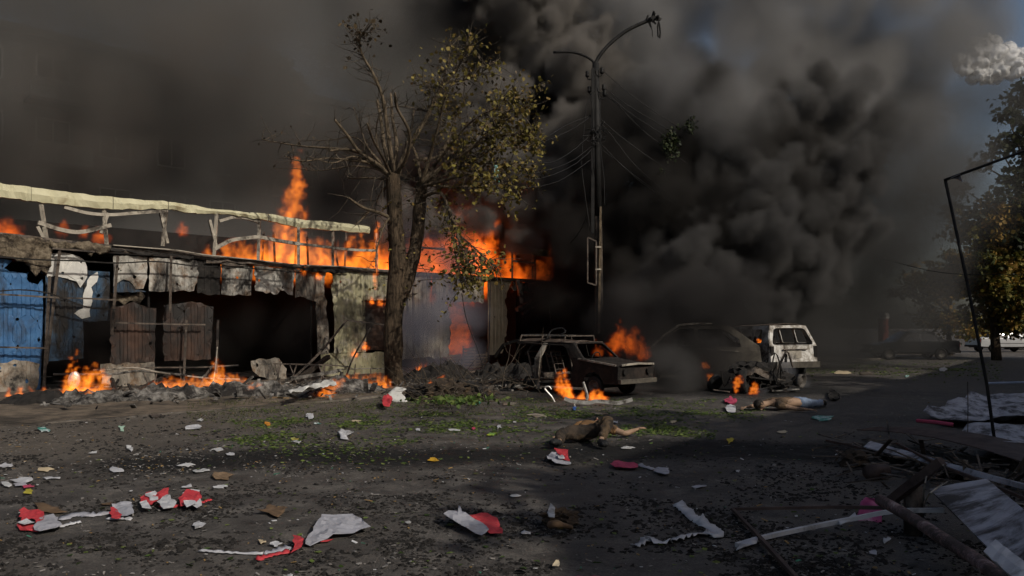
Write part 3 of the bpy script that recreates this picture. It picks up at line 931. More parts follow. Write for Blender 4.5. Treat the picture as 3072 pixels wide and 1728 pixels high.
# green and silver rag caught in the crown
M_TEALRAG = mottled("teal_plastic", (0.02, 0.16, 0.13), (0.05, 0.30, 0.24), 9, 0.5, 0, 0.4, (0.55, 0.60, 0.60), 6, (0.5, 0.56))
def rag(name, pts_px, y, w, mat, seed):
    vs_, fs_ = [], []
    pts = smooth_path([P(u, v, y) for u, v in pts_px], 4)
    for i, p in enumerate(pts):
        a = fbm((seed, i * 0.7, 0)) * 1.4
        s = Vector((math.cos(a), math.sin(a), 0)) * w * (0.4 + 0.6 * math.sin(math.pi * min(1, (i + 1) / len(pts))))
        vs_ += [p - s, p + Vector((0, 0.02, 0)), p + s]
    for i in range(len(pts) - 1): fs_ += [(3 * i, 3 * i + 1, 3 * i + 4, 3 * i + 3), (3 * i + 1, 3 * i + 2, 3 * i + 5, 3 * i + 4)]
    return solidify(obj(name, vs_, fs_, mat, None, True), 0.004)
tag(rag("plastic_rag", [(1487, 495), (1490, 515), (1488, 535), (1496, 545)], TY - 0.3, 0.07, M_TEALRAG, 3), "small teal and silver plastic rag caught in the maple's right branches", "rag")

# ---------------------------------------------------------------- trees beyond the road on the right, and one by the apartment block
def crown_tree(name, label, foot, h, trunk_r, blobs, n_leaf, size, cols, seed, group=None, lean=(0, 0)):
    r_ = random.Random(seed)
    root = base(name, foot)
    tag(root, label, "tree", group)
    m = MB()
    top_ = foot + Vector((lean[0], lean[1], h * 0.8))
    tpts = smooth_path([foot - Vector((0, 0, .1)), foot.lerp(top_, .35) + Vector((r_.gauss(0, .1), r_.gauss(0, .1), 0)), foot.lerp(top_, .7), top_], 4)
    m.tube(tpts, [trunk_r * (1.15 - 0.9 * i / (len(tpts) - 1)) for i in range(len(tpts))], 10)
    m.build("trunk", M_BARK, root, True)
    lv, tw_ = Leaves(), MB()
    vol = [b[3] ** 2 for b in blobs]
    for (cx, cy_, cz, r, dens), w_ in zip(blobs, vol):
        c = Vector((cx, cy_, cz))
        st_ = tpts[min(len(tpts) - 1, int(len(tpts) * (0.45 + 0.4 * r_.random())))]
        bp_ = smooth_path([st_, st_.lerp(c, .5) + Vector((0, 0, .2 * r)), c], 4)
        mm = MB(); mm.tube(bp_, [trunk_r * 0.35 * (1 - .8 * i / (len(bp_) - 1)) for i in range(len(bp_))], 6); mm.build("branch", M_BARK, root, True)
        k = int(n_leaf * w_ / sum(vol) * dens)
        cl = []
        for _ in range(max(3, int(26 * r))):
            d = Vector((r_.gauss(0, 1), r_.gauss(0, 1), r_.gauss(0, 1))).normalized() * r * (r_.random() ** 0.4)
            d.z *= 0.8
            cl.append((c + d, r_.uniform(0.12, 0.32) * (0.5 + 0.3 * r), r_.random()))
        for q, rr_, tn in cl[::3]: twig(tw_, c, q - c, (q - c).length, 0.02, r_)
        for _ in range(k):
            q, rr_, tn = r_.choice(cl)
            lv.leaf(q + Vector((r_.gauss(0, rr_), r_.gauss(0, rr_), r_.gauss(0, rr_ * .7))), size * r_.uniform(0.7, 1.4), r_, 0.3, tn)
    tw_.build("twigs", M_TWIG, root)["kind"] = "stuff"
    lv.build("crown", leaf_mat(name + "_leaf", cols, 0.3), root)["kind"] = "stuff"
    return root
def pxb(u, v, y, r, dens=1.0):
    p = P(u, v, y)
    return (p.x, p.y, p.z, r, dens)
OLIVE = [(0.035, 0.045, 0.012), (0.10, 0.10, 0.022), (0.19, 0.16, 0.032), (0.26, 0.165, 0.032), (0.30, 0.18, 0.045)]
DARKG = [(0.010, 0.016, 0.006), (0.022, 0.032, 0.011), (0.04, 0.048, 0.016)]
YR = 40.0
rb = random.Random(4)
bl = [pxb(rb.gauss(2985, 75), rb.uniform(640, 960), YR + rb.uniform(-2, 3), rb.uniform(0.9, 1.7)) for _ in range(26)]
crown_tree("roadside_tree", "yellowing sunlit tree beyond the leaning pole above the parked cars", Vector((P(2990, 1060, YR).x, YR, 0)), 7.5, 0.22, bl, 17000, 0.19, OLIVE, 8)
YD = 39.0
bl = [pxb(u, v, YD + rb.uniform(-1.5, 1.5), r) for u, v, r in ((3060, 290, .8), (3020, 340, .5), (3075, 420, .9), (2995, 440, .6), (2940, 490, .55), (3050, 540, .8), (3000, 580, .5), (3070, 640, .9), (2930, 640, .4), (2890, 700, .5), (3080, 720, .8), (2860, 620, .5), (3090, 350, 1.0), (2880, 560, .6), (2960, 690, .5), (3120, 500, 1.3), (3110, 620, 1.2))]
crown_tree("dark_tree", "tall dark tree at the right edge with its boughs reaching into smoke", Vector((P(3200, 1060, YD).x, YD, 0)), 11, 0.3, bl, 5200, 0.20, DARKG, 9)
bl = [pxb(rb.gauss(2840, 45), rb.uniform(760, 1000), 47 + rb.uniform(-1, 2), rb.uniform(0.7, 1.3)) for _ in range(12)]
crown_tree("low_tree", "smaller green tree half hidden by smoke left of the leaning pole", Vector((P(2850, 1060, 47).x, 47, 0)), 4.5, 0.16, bl, 6000, 0.17, OLIVE, 10)
bl = [pxb(u, v, 41 + rb.uniform(-1, 1), r) for u, v, r in ((880, 250, .7), (850, 215, .7), (810, 190, .8), (800, 240, .9), (770, 180, .7), (760, 280, 1.0), (820, 300, 1.0), (890, 272, .4))]
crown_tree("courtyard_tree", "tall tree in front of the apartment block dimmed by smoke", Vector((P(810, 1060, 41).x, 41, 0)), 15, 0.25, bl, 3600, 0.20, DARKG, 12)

# trees added beside the camera, out of frame, to break up the edge of the shade
for i, (x, y, h) in enumerate(((11.8, -1.9, 9.9), (15.1, 3.2, 10.4), (18.8, 8.6, 10.0), (22.8, 14.2, 10.6), (27.3, 20.4, 10.2))):
    bl = [(x + rb.gauss(0, .9), y + rb.gauss(0, .9), h - 1.2 + rb.gauss(0, .9), rb.uniform(.7, 1.3), 1.0) for _ in range(11)]
    crown_tree("added_shade_tree", ["unseen tree nearest the camera added to soften the shade edge", "second unseen tree added to soften the shade edge", "third unseen tree added to soften the shade edge", "fourth unseen tree added to soften the shade edge", "farthest unseen tree added to soften the shade edge"][i], Vector((x, y, 0)), h - 1, .18, bl, 2200, .20, OLIVE, 60 + i, "unseen trees added to soften the shade edge")
# ================================================================ lamp post and wires
M_POLE = mottled("weathered_post", (0.035, 0.028, 0.022), (0.11, 0.086, 0.064), 5, 0.9, 0, 0.6, (0.012, 0.010, 0.009), 1.0, (0.42, 0.55))
M_BLACK = mottled("blackened_iron", (0.006, 0.006, 0.006), (0.018, 0.017, 0.016), 6, 0.7, 0.2, 0.3)
M_WIRE = mottled("black_cable", (0.006, 0.006, 0.006), (0.016, 0.015, 0.015), 8, 0.6, 0, 0)
PY = 25.0
pole = base("lamp_post", Vector((P(1790, 1100, PY).x, PY, 0)))
tag(pole, "tall blackened lamp post with two curved arms carrying torn wires", "lamp post")
def pp(u, v, dy=0.0): return P(u, v, PY + dy)
def pr(px): return px * PY / FPX
x0 = P(1797, 1100, PY).x
mb = MB(); mb.tube([(x0, PY, 0.0), (x0, PY, 2.5), P(1795, 700, PY), P(1794, 650, PY)], [pr(13), pr(12.5), pr(12), pr(11.5)], 12)
mb.build("post", M_POLE, pole, True)
mb = MB(); mb.tube([P(1794, 650, PY), P(1790, 400, PY), P(1787, 190, PY)], [pr(11.4), pr(11), pr(10)], 12)
mb.build("blackened_upper_post", M_BLACK, pole, True)
mb = MB(); mb.bar(pp(1778, 700, -.15), pp(1779, 205, -.15), 0.10, 0.08, (0, 1, 0)); mb.build("upper_strut", M_BLACK, pole)
mb = MB(); mb.bar(pp(1797, 1000, -.16), pp(1802, 620, -.16), 0.07, 0.06, (0, 1, 0)); mb.build("timber_stub", M_LIMB_LIT, pole)  # pale limb tone stands for sunlight on the timber
mb = MB(); mb.tube(smooth_path([pp(1787, 195), pp(1790, 182), pp(1808, 155), pp(1840, 122), pp(1880, 92), pp(1925, 70), pp(1952, 60)], 5), [pr(7)] * 4 + [pr(5.5)] * 27, 8); mb.build("long_arm", M_BLACK, pole, True)
mb = MB(); mb.tube(smooth_path([pp(1785, 192), pp(1772, 178), pp(1745, 164), pp(1710, 156), pp(1660, 157)], 5), [pr(6), pr(5)] + [pr(4)] * 19, 8); mb.build("short_arm", M_BLACK, pole, True)
mb = MB(); r_ = random.Random(2)
for i in range(22):
    a = pp(1938 + i * 1.7, 60 - i * 0.35, r_.uniform(-.1, .1)); mb.bar(a, a + Vector((r_.gauss(.05, .05), r_.gauss(0, .08), r_.gauss(.01, .08))), 0.05)
mb.bar(pp(1940, 62), pp(1976, 52), 0.16, 0.10); mb.build("wrecked_lamp_head", M_BLACK, pole)
mb = MB(); mb.tube([pp(1975, 54), pp(1976, 66)], 0.012, 5); mb.tube([pp(1976, 66), pp(1973, 80), pp(1974, 108), pp(1979, 114), pp(1981, 96), pp(1977, 68)], 0.03, 5); mb.build("dangling_lamp_part", M_BLACK, pole)
mb = MB(); mb.tube([pp(1950, 64), pp(1954, 84), pp(1957, 92), pp(1957, 110)], 0.014, 5); mb.build("dangling_wire", M_WIRE, pole)
for u, v, s in ((1762, 222, -1), (1768, 268, -1), (1806, 212, 1), (1811, 262, 1), (1814, 280, 1)):
    m = MB()
    c = pp(u, v, -.1)
    m.tube([c + Vector((0, 0, -.10)), c + Vector((0, 0, -.05)), c + Vector((0, 0, .0)), c + Vector((0, 0, .06)), c + Vector((0, 0, .1))], [.04, .07, .05, .065, .03], 8)
    m.tube(smooth_path([c + Vector((0, 0, -.08)), c + Vector((-s * .03, 0, -.17)), c + Vector((-s * .16, 0, -.14)), c + Vector((-s * .2, 0, 0))], 3), 0.018, 5)
    m.build("insulator", M_BLACK, pole, True)
mb = MB()
for a, b_ in (((1763, 712), (1763, 848)), ((1763, 712), (1789, 724)), ((1763, 848), (1789, 856)), ((1789, 724), (1789, 856))): mb.bar(pp(*a, -.25), pp(*b_, -.25), 0.04)
mb.build("sign_frame", M_STEEL, pole)
for v in (741, 808):
    mb = MB(); mb.bar(pp(1786, v, -.26), pp(1803, v, -.2), 0.04)
    mb.build("clamp", M_PALESTEEL, pole)
mb = MB()
for i in range(26):                                       # knot of torn cable ends on the post
    a = pp(1790 + r_.uniform(-14, 22), 390 + r_.uniform(-16, 22), -.2 + r_.uniform(-.1, .1))
    mb.tube(smooth_path([a, a + Vector((r_.gauss(0, .15), r_.gauss(0, .08), r_.gauss(-.05, .15))), a + Vector((r_.gauss(0, .2), r_.gauss(0, .1), r_.gauss(-.15, .15)))], 3), 0.012, 4, False)
mb.build("cable_knot", M_WIRE, pole)

WIRES = [  # photo path, depths of both ends, radius px, label
    ([(1808, 212), (1900, 290), (1990, 352), (2062, 398)], 25, 26.2, 1.9, "topmost overhead wire running right from the post"),
    ([(1812, 262), (1890, 320), (1960, 362), (2060, 420)], 25, 26.2, 1.9, "second overhead wire running right from the post"),
    ([(1814, 276), (1885, 335), (1960, 385), (2040, 440)], 25, 26, 2.2, "overhead wire under the second one to the right of the post"),
    ([(1815, 282), (1850, 312), (1865, 328), (1940, 400), (2060, 490)], 25, 26, 2.0, "kinked overhead wire right of the post"),
    ([(1802, 358), (1860, 408), (1930, 460), (2025, 525)], 25, 25.8, 2.8, "thick cable leaving the post's cable knot to the right"),
    ([(1803, 372), (1830, 400), (1900, 490), (1990, 570), (2030, 596)], 25, 25.6, 2.4, "cable sagging right below the thick cable"),
    ([(1803, 432), (1870, 500), (1950, 560), (2020, 610)], 25, 25.6, 2.6, "lowest thick cable sagging to the right of the post"),
    ([(1803, 448), (1860, 490), (1920, 545), (2000, 600)], 25, 25.6, 1.8, "thin cable hanging among the lowest right cables"),
    ([(1775, 345), (1700, 375), (1640, 410), (1580, 428), (1500, 440)], 25, 22, 2.0, "upper torn cable from the post to the maple"),
    ([(1775, 347), (1720, 385), (1650, 418), (1590, 432)], 25, 22, 1.8, "second torn cable from the post to the maple"),
    ([(1782, 395), (1720, 450), (1660, 485), (1600, 486), (1560, 480)], 25, 22, 2.0, "drooping cable from the cable knot towards the maple"),
    ([(1785, 432), (1720, 480), (1660, 505), (1590, 520), (1540, 500)], 25, 22, 2.4, "thick drooping cable below it towards the maple"),
    ([(1785, 440), (1720, 495), (1640, 530), (1570, 540)], 25, 22, 1.8, "low slack cable towards the maple's right side"),
    ([(1785, 470), (1700, 530), (1640, 555), (1560, 565)], 25, 22, 1.3, "thinnest low wire towards the maple"),
    ([(1782, 270), (1762, 310), (1756, 350), (1745, 480), (1752, 560), (1770, 690)], 24.7, 24.7, 1.3, "loose wire hanging beside the post on its left"),
    ([(1782, 480), (1772, 560), (1758, 650), (1735, 700), (1712, 728)], 24.7, 25.5, 2.6, "thick cut cable curling down left of the post"),
    ([(1800, 300), (1803, 450), (1812, 540), (1814, 620)], 24.6, 24.6, 1.3, "loose wire hanging beside the post on its right"),
    ([(2650, 775), (2730, 798), (2830, 818), (2950, 824), (3090, 822)], 30, 22, 1.4, "slack wire crossing in front of the yellowing tree"),
    ([(1130, 560), (1126, 640), (1134, 700), (1128, 760), (1136, 860)], 21, 21.4, 2.0, "burnt wire hanging left of the maple trunk"),
    ([(1385, 880), (1400, 960), (1430, 1040), (1450, 1110), (1448, 1150)], 20, 20, 2.2, "black cable hanging from the broken bough to the ground"),
    ([(1200, 320), (1280, 332), (1380, 372), (1450, 392), (1560, 428)], 21, 22, 2.4, "cable looped through the top of the maple"),
]
for path, ya, yb, r, lab in WIRES:
    n = len(path)
    pts = smooth_path([P(u, v, ya + (yb - ya) * i / (n - 1)) for i, (u, v) in enumerate(path)], 8)
    m = MB()
    for i in range(1, len(pts) - 1): pts[i] += Vector((0, 0, 0.015 * fbm((i * 0.9, ya, r))))
    m.tube(pts, [max(0.011, r * 0.85 * (ya + (yb - ya) * i / len(pts)) / FPX * 0.5) for i in range(len(pts))], 5)
    tag(m.build("overhead_wire", M_WIRE, None, True), lab, "wire", "torn wires on and round the lamp post")

# leafy scraps blown onto the wires
for u, v, sx_, sy_, y, n, lab in ((2014, 432, 26, 42, 25.6, 300, "large ragged leaf clump snagged on the wires right of the post"), (2072, 375, 14, 22, 25.9, 110, "small pointed leaf clump on the topmost wire"), (1985, 515, 8, 12, 25.4, 36, "tiny leaf clump on the thick cable")):
    lv = Leaves()
    for _ in range(n):
        lv.leaf(P(u + r_.gauss(0, sx_ * .5), v + r_.gauss(0, sy_ * .55), y + r_.gauss(0, .2)), 0.10, r_, 0.6)
    root = base("leaf_clump", P(u, v, y)); tag(root, lab, "leaf clump")
    lv.build("foliage", leaf_mat("soot_leaf", DARKG, 0.1), root)["kind"] = "stuff"
    m = MB(); m.tube([P(u, v - sy_, y), P(u + 3, v, y), P(u, v + sy_, y)], .012, 5); m.build("stem", M_TWIG, root)
# second, burnt post deep in the smoke
sp = base("burnt_post", Vector((P(1876, 1100, 33).x, 33, 0)))
tag(sp, "short burnt post with bare antennas standing in black smoke behind the lamp post", "post")
mb = MB(); mb.tube([Vector((P(1876, 1100, 33).x, 33, 0)), P(1876, 720, 33), P(1877, 640, 33)], [.16, .14, .12], 8); mb.build("post", M_BLACK, sp)
for a, b_ in (((1877, 660), (1836, 560)), ((1870, 640), (1868, 470)), ((1862, 655), (1836, 562))):
    mb = MB(); mb.tube([P(*a, 33), P(*b_, 33)], 0.03, 5); mb.build("antenna", M_BLACK, sp)
# ================================================================ cars
def rust_mat(name, stops, scale=2.5, rough=0.85, bmp=0.5):
    m, nt, b = new_mat(name)
    n1 = noise_tex(nt, scale, 9, 0.72, dist=0.5)
    n2 = noise_tex(nt, scale * 9, 5, 0.7)
    k = math_n(nt, 'ADD', math_n(nt, 'MULTIPLY', n1.outputs[0], 0.8), math_n(nt, 'MULTIPLY', n2.outputs[0], 0.2))
    nt.links.new(ramp(nt, k, stops), b.inputs["Base Color"])
    b.inputs["Roughness"].default_value = rough
    b.inputs["Specular IOR Level"].default_value = 0.25
    bump(nt, b, n2.outputs[0], bmp, 0.02)
    return m
M_CARBURNT = rust_mat("burnt_car_paint", [(0.36, (0.008, 0.007, 0.0065)), (0.50, (0.018, 0.015, 0.013)), (0.57, (0.036, 0.026, 0.021)), (0.64, (0.03, 0.027, 0.025)), (0.74, (0.13, 0.11, 0.095))])
M_CARRUST = rust_mat("burnt_car_roof", [(0.36, (0.02, 0.017, 0.015)), (0.5, (0.07, 0.05, 0.038)), (0.6, (0.13, 0.105, 0.088)), (0.7, (0.24, 0.21, 0.19))])
M_SUVWHITE = rust_mat("scorched_white_paint", [(0.30, (0.02, 0.019, 0.018)), (0.40, (0.10, 0.085, 0.072)), (0.46, (0.30, 0.27, 0.23)), (0.52, (0.55, 0.53, 0.49)), (0.60, (0.66, 0.64, 0.60)), (0.66, (0.34, 0.30, 0.26)), (0.76, (0.60, 0.58, 0.55))], 1.6, 0.7)
M_DULLCAR = rust_mat("ash_covered_paint", [(0.35, (0.025, 0.022, 0.019)), (0.5, (0.075, 0.066, 0.053)), (0.65, (0.13, 0.115, 0.092))], 1.6)
M_RUBBER = mottled("burnt_rubber", (0.010, 0.010, 0.010), (0.022, 0.021, 0.020), 8, 0.9, 0, 0.5)
M_RIM = mottled("burnt_rim", (0.05, 0.045, 0.04), (0.14, 0.125, 0.11), 6, 0.7, 0.3, 0.3)
M_SILVER = mottled("silver_paint", (0.40, 0.41, 0.42), (0.47, 0.48, 0.49), 1, 0.35, 0.3, 0)
M_DARKPAINT = mottled("dark_car_paint", (0.020, 0.021, 0.024), (0.03, 0.031, 0.034), 1, 0.35, 0.1, 0, (0.05, 0.045, 0.04), 1.2, (0.5, 0.7))
M_WHITEPAINT = mottled("white_van_paint", (0.62, 0.62, 0.61), (0.72, 0.72, 0.71), 1, 0.4)
M_CARGLASS = mottled("car_glass", (0.012, 0.013, 0.015), (0.02, 0.022, 0.025), 1, 0.08, 0, 0, spec=0.6)
M_TAILLAMP = mottled("red_lamp", (0.25, 0.02, 0.015), (0.35, 0.03, 0.02), 3, 0.3)
M_LAMP = mottled("lamp_lens", (0.5, 0.5, 0.48), (0.6, 0.6, 0.58), 3, 0.15)
M_ALU = mottled("bright_scuffed_metal", (0.42, 0.40, 0.37), (0.60, 0.58, 0.54), 9, 0.4, 0.5, 0.4, (0.10, 0.085, 0.07), 3, (0.52, 0.64))

def rrect(x0, x1, y0, y1, r, n=4):
    out = []
    for cx, cy_, a0 in ((x1 - r, y1 - r, 0), (x0 + r, y1 - r, 90), (x0 + r, y0 + r, 180), (x1 - r, y0 + r, 270)):
        for k in range(n + 1):
            a = math.radians(a0 + 90 * k / n)
            out.append((cx + r * math.cos(a), cy_ + r * math.sin(a)))
    return out

def roundpoly(poly, r=0.06, n=3):
    out = []
    m = len(poly)
    for i in range(m):
        p, a, b_ = Vector(poly[i]), Vector(poly[i - 1]), Vector(poly[(i + 1) % m])
        d1, d2 = (a - p), (b_ - p)
        q = min(r, d1.length * .45, d2.length * .45)
        s, e = p + d1.normalized() * q, p + d2.normalized() * q
        for k in range(n + 1):
            t = k / n
            out.append(tuple((s * (1 - t) ** 2 + p * 2 * t * (1 - t) + e * t * t)))
    return out

def wheel(parent, x, y, z, r, w, tyre_mat=None, rim_mat=None, tilt=None):
    wh = empty("wheel", (x, y, z)); wh.parent = parent
    if tilt: wh.rotation_euler = tilt
    def lathe(name, prof, mat, n=22):
        vs_, fs_ = [], []
        for k in range(n):
            a = 2 * math.pi * k / n
            for rr_, yy in prof: vs_.append((rr_ * math.cos(a), yy, rr_ * math.sin(a)))
        m = len(prof)
        for k in range(n):
            for j in range(m - 1): fs_.append((k * m + j, k * m + j + 1, ((k + 1) % n) * m + j + 1, ((k + 1) % n) * m + j))
        return obj(name, vs_, fs_, mat, wh, True)
    if tyre_mat: lathe("tyre", [(r * .62, -w * .45), (r * .86, -w * .52), (r * .97, -w * .42), (r, -w * .2), (r, w * .2), (r * .97, w * .42), (r * .86, w * .52), (r * .62, w * .45), (r * .6, 0), (r * .62, -w * .45)], tyre_mat)
    lathe("rim", [(0.001, -w * .2), (r * .2, -w * .22), (r * .25, -w * .1), (r * .5, -w * .12), (r * .56, -w * .42), (r * .63, -w * .46), (r * .6, w * .4), (r * .5, w * .3), (0.001, w * .2)], rim_mat or M_RIM)
    return wh

class Car:
    """side profile: list of (x, z, name of the sheet that runs from here to the next point)"""
    def __init__(self, name, label, loc, heading, W, belt, top, wheels, tumble=0.22, cat="car", group=None):
        self.root = empty(name, loc, heading)
        tag(self.root, label, cat, group)
        self.W, self.belt, self.top, self.wheels, self.tumble = W, belt, top, wheels, tumble
        self.zmax = max(p[1] for p in top)
    def hw(self, z):
        w = self.W / 2
        if z > self.belt: w -= self.tumble * ((z - self.belt) / (self.zmax - self.belt)) ** 1.3 * 0.8
        else: w -= 0.10 * ((self.belt - z) / self.belt) ** 2
        return w
    def outline(self):
        out = [(p[0], p[1]) for p in self.top]
        zb = self.top[-1][1]
        for x, r in sorted(self.wheels, key=lambda q: q[0]):
            out.append((x - r * 1.18, zb - 0.02))
            for k in range(1, 8):
                a = math.pi - math.pi * k / 8
                out.append((x + r * 1.18 * math.cos(a), r + r * 1.16 * math.sin(a)))
            out.append((x + r * 1.18, zb - 0.02))
        return out
    def side(self, s, mat, windows=(), outline=None, name="side_panel", dent=0.012, th=0.02, cuts=()):
        ol = outline or self.outline()
        hs = [roundpoly(w, 0.06) for w in windows]
        v, f = sheet2d(ol, hs, 0.14, 0.12)
        pts = [(p.x, s * (self.hw(p.y) + dent * fbm((p.x * 2, p.y * 2, s + 3))), p.y) for p in v]
        if s < 0: f = [t[::-1] for t in f]
        o = obj(name, pts, f, mat, self.root)
        solidify(o, th)
        return o
    def strip(self, i, mat, name, hole=None, crown=0.04, dent=0.01, th=0.02, inset=0.0):
        a, b_ = self.top[i], self.top[i + 1]
        wa, wb = self.hw(a[1]) - inset, self.hw(b_[1]) - inset
        L = math.hypot(b_[0] - a[0], b_[1] - a[1])
        out = [(-wa, 0), (-wa * .5, 0), (0, 0), (wa * .5, 0), (wa, 0), (wb, L), (wb * .5, L), (0, L), (-wb * .5, L), (-wb, L)]
        hs = []
        if hole:
            mx, m0, m1 = hole
            hs = [roundpoly([(-wa + mx, m0), (wa - mx, m0), (wb - mx, L - m1), (-wb + mx, L - m1)], 0.12, 4)]
        v, f = sheet2d(out, hs, 0.16, 0.16)
        nx_, nz_ = -(b_[1] - a[1]) / L, (b_[0] - a[0]) / L
        if nz_ < -0.05 or (abs(nz_) <= 0.05 and False): nx_, nz_ = -nx_, -nz_
        pts = []
        for p in v:
            t = p.y / L
            w = wa + (wb - wa) * t
            c = crown * (1 - (p.x / w) ** 2) + dent * fbm((p.x * 2.2, p.y * 2.2, i * 3))
            pts.append((a[0] + (b_[0] - a[0]) * t + nx_ * c, p.x, a[1] + (b_[1] - a[1]) * t + nz_ * c))
        o = obj(name, pts, f, mat, self.root)
        solidify(o, th)
        return o
    def bar(self, name, pts, w, mat):
        m = MB()
        for a, b_ in zip(pts, pts[1:]): m.bar(a, b_, w)
        return m.build(name, mat, self.root)

# ---- burnt estate car with a roof rack, nose towards the camera on the right
hd = math.atan2(-0.70, 0.71)
ec = Vector((1.62, 19.9, 0.0))
est = Car("burnt_estate_car", "burnt-out estate car with roof rack and open tail beside the kerb", ec, hd, 1.62, 0.92,
          [(2.03, 0.36, 'front'), (2.05, 0.80, 'hood'), (0.92, 0.93, 'windscreen'), (0.42, 1.38, 'roof'), (-1.72, 1.42, 'tail'), (-2.02, 0.95, 'rear'), (-2.04, 0.40, '')],
          [(1.22, 0.29), (-1.25, 0.29)])
est.side(1, M_CARBURNT, [[(0.75, 0.98), (0.32, 1.32), (-0.22, 1.34), (-0.22, 0.98)], [(-0.32, 0.98), (-0.32, 1.34), (-1.0, 1.35), (-1.0, 0.98)], [(-1.1, 0.98), (-1.1, 1.35), (-1.6, 1.35), (-1.85, 0.98)]])
est.root.scale = (.88, .88, .90)
# near side: wing, front pillar, roof rail and one standing post; doors and quarter panel are gone
est.side(-1, M_CARBURNT, outline=[(2.03, 0.36), (2.05, 0.80), (0.92, 0.93), (0.42, 1.38), (-1.72, 1.42), (-1.72, 1.34), (0.05, 1.31), (0.20, 1.25), (0.46, 0.98), (0.52, 0.80), (0.45, 0.42), (0.2, 0.30), (-1.4, 0.26), (-1.4, 0.20), (0.85, 0.22), (0.90, 0.45), (1.02, 0.58), (1.22, 0.64), (1.42, 0.58), (1.54, 0.42), (1.56, 0.34)], dent=0.03)
est.side(-1, M_PALESTEEL, outline=[(-0.52, 1.36), (-0.66, 1.37), (-0.86, 0.95), (-0.90, 0.5), (-0.86, 0.10), (-0.72, 0.10), (-0.74, 0.55), (-0.66, 0.95)], name="door_post", dent=0.03, th=0.05)
est.strip(0, M_CARBURNT, "front_panel", crown=0.03)
est.strip(1, M_CARBURNT, "bonnet", crown=0.05, dent=0.05)
est.strip(2, M_CARBURNT, "windscreen_frame", hole=(0.07, 0.05, 0.04), crown=0.03)
est.strip(3, M_CARRUST, "roof", crown=0.05, dent=0.03)
est.bar("tailgate_rim", [(-1.70, -0.60, 1.44), (-1.72, 0.60, 1.46), (-2.25, 0.60, 1.28), (-2.55, 0.58, 0.98)], 0.07, M_CHAR)
est.bar("tailgate_rim", [(-1.72, -0.60, 1.44), (-2.28, -0.66, 1.30), (-2.62, -0.68, 0.95)], 0.08, M_CHAR)
est.bar("bumper", [(2.10, -0.80, 0.42), (2.16, -0.4, 0.42), (2.16, 0.4, 0.42), (2.10, 0.80, 0.42)], 0.11, M_DULLCAR)
est.bar("bonnet_edge", [(2.10, -0.72, 0.84), (2.13, 0.0, 0.87), (2.10, 0.72, 0.84)], 0.05, M_PALESTEEL)
est.bar("wing_edge", [(1.98, -0.80, 0.83), (1.4, -0.83, 0.90), (0.75, -0.84, 0.97)], 0.045, M_PALESTEEL)
for y in (-0.5, 0.5): 
    m = MB(); m.tube([(2.07, y * 1.05, 0.66), (2.10, y * 1.05, 0.66)], 0.085, 14); m.build("headlight_hole", M_INNER, est.root)
for y in (-0.55, -0.18, 0.18, 0.55): est.bar("rack_bar", [(0.1, y, 1.58), (-1.65, y, 1.60)], 0.028, M_PALESTEEL if y < 0 else M_STEEL)
for x in (0.1, -0.75, -1.6): est.bar("rack_crossbar", [(x, -0.66, 1.42), (x, -0.62, 1.57), (x, 0.62, 1.57), (x, 0.66, 1.42)], 0.03, M_STEEL)
m = MB(); m.tube(smooth_path([(-0.6, -0.6, 1.5), (-0.55, -0.45, 1.72), (-0.3, -0.3, 1.78), (-0.15, -0.35, 1.66), (-0.5, -0.55, 1.52), (-0.9, -0.65, 1.40)], 5), 0.022, 5); m.build("loose_strap", M_WIRE, est.root)
# gutted cabin: dashboard, seat frames, far sill, floor
m = MB(); m.box((0.72, 0, 0.86), (0.3, 1.35, 0.16)); m.build("dashboard", M_CHAR, est.root)
for x in (-0.05, -0.95):
    for y in (-0.38, 0.38):
        m = MB(); m.box((x, y, 0.48), (0.45, 0.46, 0.12)); m.bar((x - 0.22, y - 0.2, 0.5), (x - 0.42, y - 0.2, 1.12), 0.035); m.bar((x - 0.22, y + 0.2, 0.5), (x - 0.42, y + 0.2, 1.12), 0.035); m.bar((x - 0.42, y - 0.2, 1.12), (x - 0.42, y + 0.2, 1.12), 0.035)
        for k in range(3): m.bar((x - 0.26 - .05 * k, y - 0.2, 0.65 + 0.15 * k), (x - 0.26 - .05 * k, y + 0.2, 0.65 + 0.15 * k), 0.015)
        m.build("seat_frame", M_STEEL, est.root)
m = MB(); m.tube([(0.38 + 0.05 * math.cos(a), 0.38 + 0.19 * math.sin(a), 0.93 + 0.19 * math.cos(a)) for a in [k * math.pi / 8 for k in range(17)]], 0.016, 5); m.build("steering_wheel", M_CHAR, est.root)
m = MB(); m.box((-0.4, 0, 0.25), (3.6, 1.4, 0.06)); m.build("floor_pan", M_CHAR, est.root)
for x, y in ((1.22, -0.70), (1.22, 0.70), (-1.25, 0.70), (-1.25, -0.62)): wheel(est.root, x, y, 0.27, 0.27, 0.17, M_RUBBER if x > 0 else None)
